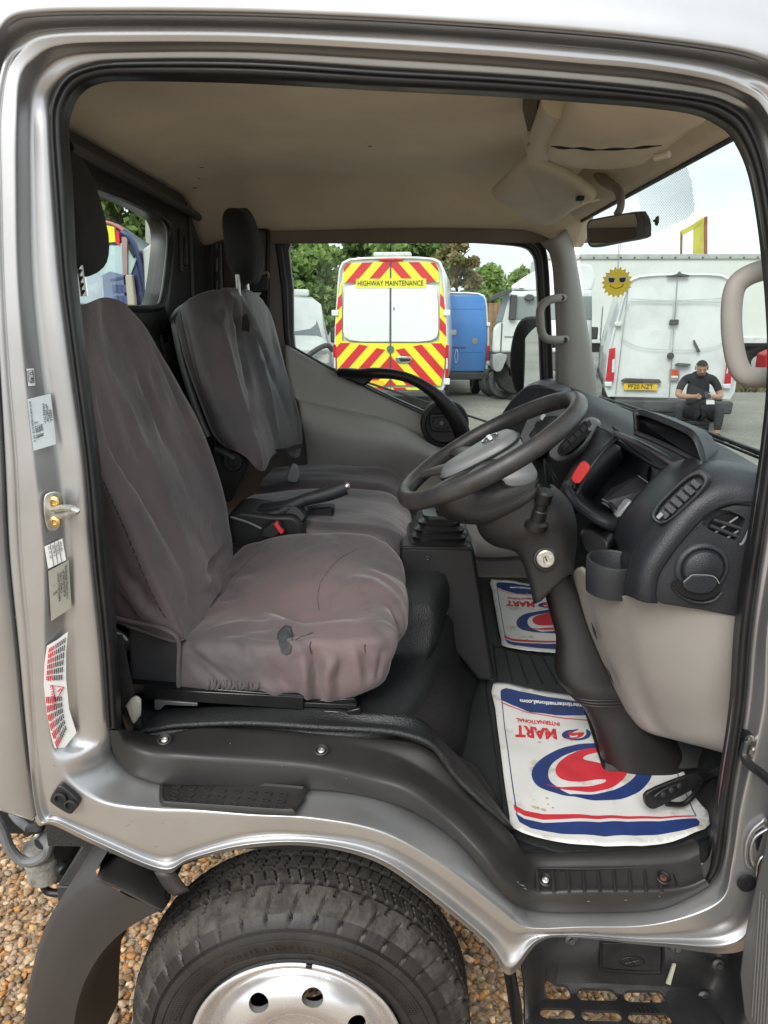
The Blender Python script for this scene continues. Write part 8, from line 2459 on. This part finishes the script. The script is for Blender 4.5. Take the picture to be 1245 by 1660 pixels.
J = {  # joint: position, radius
 'pelvis': ((0, .12, .31), (.15, .12)), 'waist': ((0, .10, .44), (.145, .11)), 'belly': ((0, .06, .55), (.155, .125)), 'chest': ((0, .03, .67), (.165, .12)), 'collar': ((0, .0, .785), (.11, .085)),
 'neck': ((0, -.03, .845), (.055, .058)), 'jaw': ((0, -.085, .885), (.058, .066)), 'face': ((0, -.075, .945), (.074, .090)), 'crown': ((0, -.06, 1.005), (.068, .080)), 'top': ((0, -.05, 1.04), (.03, .035)),
 'shl': ((-.185, .01, .765), (.068, .068)), 'ual': ((-.235, -.02, .66), (.056, .056)), 'ell': ((-.265, -.05, .545), (.044, .044)), 'fal': ((-.19, -.17, .545), (.041, .041)), 'wrl': ((-.105, -.27, .555), (.028, .028)), 'pal': ((-.06, -.315, .56), (.030, .020)),
 'shr': ((.185, .01, .765), (.068, .068)), 'uar': ((.24, -.02, .66), (.056, .056)), 'elr': ((.285, -.05, .545), (.044, .044)), 'far': ((.225, -.17, .545), (.041, .041)), 'wrr': ((.16, -.27, .56), (.028, .028)), 'par': ((.115, -.315, .568), (.030, .020)),
 'hil': ((-.11, .06, .30), (.105, .10)), 'thl': ((-.20, -.12, .375), (.092, .088)), 'knl': ((-.265, -.30, .41), (.068, .068)), 'cal': ((-.27, -.29, .26), (.062, .062)), 'anl': ((-.275, -.27, .085), (.042, .042)),
 'hir': ((.11, .06, .30), (.105, .10)), 'thr': ((.19, -.12, .375), (.092, .088)), 'knr': ((.25, -.30, .41), (.068, .068)), 'car': ((.25, -.31, .26), (.062, .062)), 'anr': ((.245, -.31, .085), (.042, .042)),
}
# head bowed towards the hands
NK = Vector((0, -.03, .845))
BOW = Matrix.Rotation(R(26), 3, 'X')
for n_ in ('jaw', 'face', 'crown', 'top'):
    J[n_] = (tuple(BOW @ (Vector(J[n_][0]) - NK) + NK), J[n_][1])
E_ = [('pelvis', 'waist'), ('waist', 'belly'), ('belly', 'chest'), ('chest', 'collar'), ('collar', 'neck'), ('neck', 'jaw'), ('jaw', 'face'), ('face', 'crown'), ('crown', 'top')]
for s_ in 'lr':
    E_ += [('collar', 'sh' + s_), ('sh' + s_, 'ua' + s_), ('ua' + s_, 'el' + s_), ('el' + s_, 'fa' + s_), ('fa' + s_, 'wr' + s_), ('wr' + s_, 'pa' + s_), ('pelvis', 'hi' + s_), ('hi' + s_, 'th' + s_), ('th' + s_, 'kn' + s_), ('kn' + s_, 'ca' + s_), ('ca' + s_, 'an' + s_)]
for s_, sx in (('l', 1), ('r', -1)):
    p0 = Vector(J['pa' + s_][0])
    for k in range(4):
        a = p0 + Vector((sx * .028, -.020 + k * .004, .018 - k * .013))
        b = p0 + Vector((sx * (.058 - .006 * abs(k - 1)), -.030 + k * .006, .016 - k * .014))
        c = p0 + Vector((sx * (.066 - .008 * abs(k - 1)), -.012 + k * .004, .012 - k * .014))
        for q, v in enumerate((a, b, c)):
            J[f'f{s_}{k}{q}'] = (tuple(v), (.0095 - q * .0008, .0095 - q * .0008))
        E_ += [('pa' + s_, f'f{s_}{k}0'), (f'f{s_}{k}0', f'f{s_}{k}1'), (f'f{s_}{k}1', f'f{s_}{k}2')]
    J[f't{s_}0'] = (tuple(p0 + Vector((sx * .010, -.026, .030))), (.011, .011))
    J[f't{s_}1'] = (tuple(p0 + Vector((sx * .034, -.036, .040))), (.009, .009))
    E_ += [('pa' + s_, f't{s_}0'), (f't{s_}0', f't{s_}1')]
names = list(J)
me = bpy.data.meshes.new('body')
me.from_pydata([J[n][0] for n in names], [(names.index(a), names.index(b)) for a, b in E_], [])
tmp = bpy.data.objects.new('tmp', me)
COL.objects.link(tmp)
sk = tmp.modifiers.new('skin', 'SKIN')
for i, n in enumerate(names):
    me.skin_vertices[0].data[i].radius = J[n][1]
me.skin_vertices[0].data[names.index('pelvis')].use_root = True
sk.use_smooth_shade = True
sb_ = tmp.modifiers.new('sub', 'SUBSURF')
sb_.levels = sb_.render_levels = 2
bpy.context.view_layer.update()
bme = bpy.data.meshes.new_from_object(tmp.evaluated_get(bpy.context.evaluated_depsgraph_get()))
bpy.data.objects.remove(tmp)
segs = [(Vector(J[a][0]), Vector(J[b][0]), a, b) for a, b in E_]
def kind_at(c):
    best, kk = 9, None
    for a, b, na, nb in segs:
        ab = b - a
        t_ = max(0, min(1, (c - a).dot(ab) / ab.length_squared))
        rr = J[na][1][0] * (1 - t_) + J[nb][1][0] * t_
        d = (c - a - ab * t_).length - rr
        if d < best:
            best, kk = d, (na, nb, t_)
    na, nb, t_ = kk
    if nb[:2] in ('th', 'kn', 'ca', 'an', 'hi') or na == 'pelvis' and t_ < .6:
        return 2
    if nb in ('jaw', 'face', 'crown', 'top') or nb == 'neck' and t_ > .35:
        return 0
    if nb[:2] in ('fa', 'wr', 'pa') or nb[0] == 'f' and nb not in ('face',) or nb[0] == 't' and nb[1] in 'lr' and nb[2:].isdigit():
        return 0
    if nb[:2] == 'el' and t_ > .35:
        return 0
    return 1
bme.materials.clear()
body = put('body', bme, [SKIN, SHIRT, TROU], person, local=True, sharp=0)
for p_ in body.data.polygons:
    p_.material_index = kind_at(p_.center)
# face and hair
hd_ = Vector((0, -.072, .955))
def cap(r_, a0, a1, f=None):
    pts = []
    for i in range(13):
        v = a0 + (a1 - a0) * i / 12
        ring = []
        for k in range(24):
            a = 2 * math.pi * k / 24
            rr = Vector((r_[0] * math.cos(v) * math.cos(a), r_[1] * math.cos(v) * math.sin(a), r_[2] * math.sin(v)))
            if f:
                rr = f(rr, a, v)
            ring.append(hd_ + Vector((0, .012, .012)) + rr)
        pts.append(ring)
    return loft(pts, cu=True, cap1=True)
def hairf(rr, a, v):
    front = max(0, -math.sin(a))
    rr = rr.copy()
    if v < .75:
        rr.z += front * (.75 - v) * .085
    return rr * (1 + .03 * noise.noise(rr * 60))
obj('hair', cap((.0785, .093, .086), .22, 1.52, hairf), HAIR, person, local=True, sharp=0)
obj('beard', soft_block(hd_ + Vector((0, -.046, -.062)), (.048, .036, .034)), mat('stubble', (.16, .085, .06), .8), person, local=True)
obj('nose', tube([hd_ + Vector((0, -.078, .012)), hd_ + Vector((0, -.098, -.012)), hd_ + Vector((0, -.088, -.022))], [.008, .013, .010], 8), SKIN, person, local=True)
obj('mouth', tube([hd_ + Vector((-.020, -.082, -.045)), hd_ + Vector((0, -.088, -.045)), hd_ + Vector((.020, -.082, -.045))], .004, 6), mat('lips', (.30, .12, .10), .6), person, local=True)
for s_ in (-1, 1):
    obj('eyebrow', tube([hd_ + Vector((s_ * .014, -.084, .026)), hd_ + Vector((s_ * .042, -.074, .027))], .003, 6), HAIR, person, local=True)
    obj('eye', soft_block(hd_ + Vector((s_ * .028, -.080, .010)), (.007, .005, .003), n=10, m=8), mat('eye_dark', (.05, .035, .03), .3), person, local=True)
    obj('ear', soft_block(hd_ + Vector((s_ * .077, .01, -.005)), (.010, .020, .030), n=12, m=8), SKIN, person, local=True)
for c_ in person.children:
    if c_.name.split('.')[0] in ('hair', 'beard', 'nose', 'mouth', 'eyebrow', 'eye', 'ear'):
        for v_ in c_.data.vertices:
            v_.co = BOW @ (v_.co - NK) + NK
def shoe(c, ang):
    rings = []
    for y, w, h in ((.075, .028, .05), (.05, .038, .085), (.0, .040, .09), (-.06, .043, .065), (-.12, .047, .052), (-.17, .040, .040), (-.195, .02, .025)):
        rings.append([Vector((w * math.cos(a), y, max(0, h * .5 + h * .5 * math.sin(a)))) for a in [2 * math.pi * k / 16 for k in range(16)]])
    v, f = loft(rings, cu=True, cap0=True, cap1=True)
    Rm = Matrix.Rotation(ang, 3, 'Z')
    return [Rm @ Vector(q) + Vector(c) for q in v], f
obj('shoe', shoe((-.278, -.29, .005), R(-12)), SHOE, person, local=True)
obj('shoe', shoe((.246, -.33, .005), R(18)), SHOE, person, local=True)
for s_, c in ((-1, (-.275, -.275, .10)), (1, (.245, -.312, .10))):
    obj('ankle', lathe([(.040, -.02), (.041, .0), (.044, .025)], c, (0, .05, 1), n=16), SKIN, person, local=True)
person.scale = (1.1, 1.1, 1.1)
pw = _world(person) @ Matrix.Scale(1.1, 4)
phone = obj('phone', box(pw @ Vector((.075, -.345, .585)), (.075, .012, .14), Matrix.Rotation(R(-14), 3, 'Z') @ Matrix.Rotation(R(-55), 3, 'X')), mat('phone_black', (.015, .015, .017), .2), bevel=.004)
tag(phone, 'dark mobile phone held in the hands of the sitting man', 'phone')
nap = obj('paper_napkin', prism([pw @ Vector(v) for v in ((.06, -.36, .53), (.16, -.37, .525), (.17, -.36, .47), (.07, -.355, .465))], (0, .004, 0)), WHITEP)
tag(nap, 'white paper held below the phone by the sitting man', 'paper')
seatb = obj('crate_seat', box(pw @ Vector((0, .14, .105)), (.42, .34, .21), Matrix.Rotation(R(-14), 3, 'Z')), mat('black_crate', (.015, .015, .015), .6, 0, .2, 8), bevel=.02)
tag(seatb, 'low black crate that the man is sitting on', 'crate')
for k in range(3):
    obj('crate_rib', box(pw @ Vector((0, -.032, .05 + k * .055)), (.40, .012, .018), Matrix.Rotation(R(-14), 3, 'Z')), BLACK, seatb, bevel=.003)
bpos = P(1136, 694, Z=GZ)
bot = empty('water_bottle', (bpos.x, bpos.y, GZ), 0, 'clear plastic water bottle standing on the ground between the man\'s feet', 'bottle')
obj('bottle_body', lathe([(.001, 0), (.030, .0), (.034, .01), (.034, .06), (.032, .065), (.034, .07), (.034, .14), (.030, .165), (.014, .195), (.013, .21)], (bpos.x, bpos.y, GZ + .002), (0, 0, 1), n=24), mat('pale_blue_plastic', (.55, .66, .72), .15, 0, .1, 20, coat=.3), bot)
obj('bottle_label', lathe([(.0345, .075), (.0348, .10), (.0345, .125)], (bpos.x, bpos.y, GZ + .002), (0, 0, 1), n=24), mat('blue_label', (.16, .32, .55), .5), bot)
obj('bottle_cap', lathe([(.015, .205), (.015, .228), (.001, .229)], (bpos.x, bpos.y, GZ + .002), (0, 0, 1), n=18), WHITEP, bot)
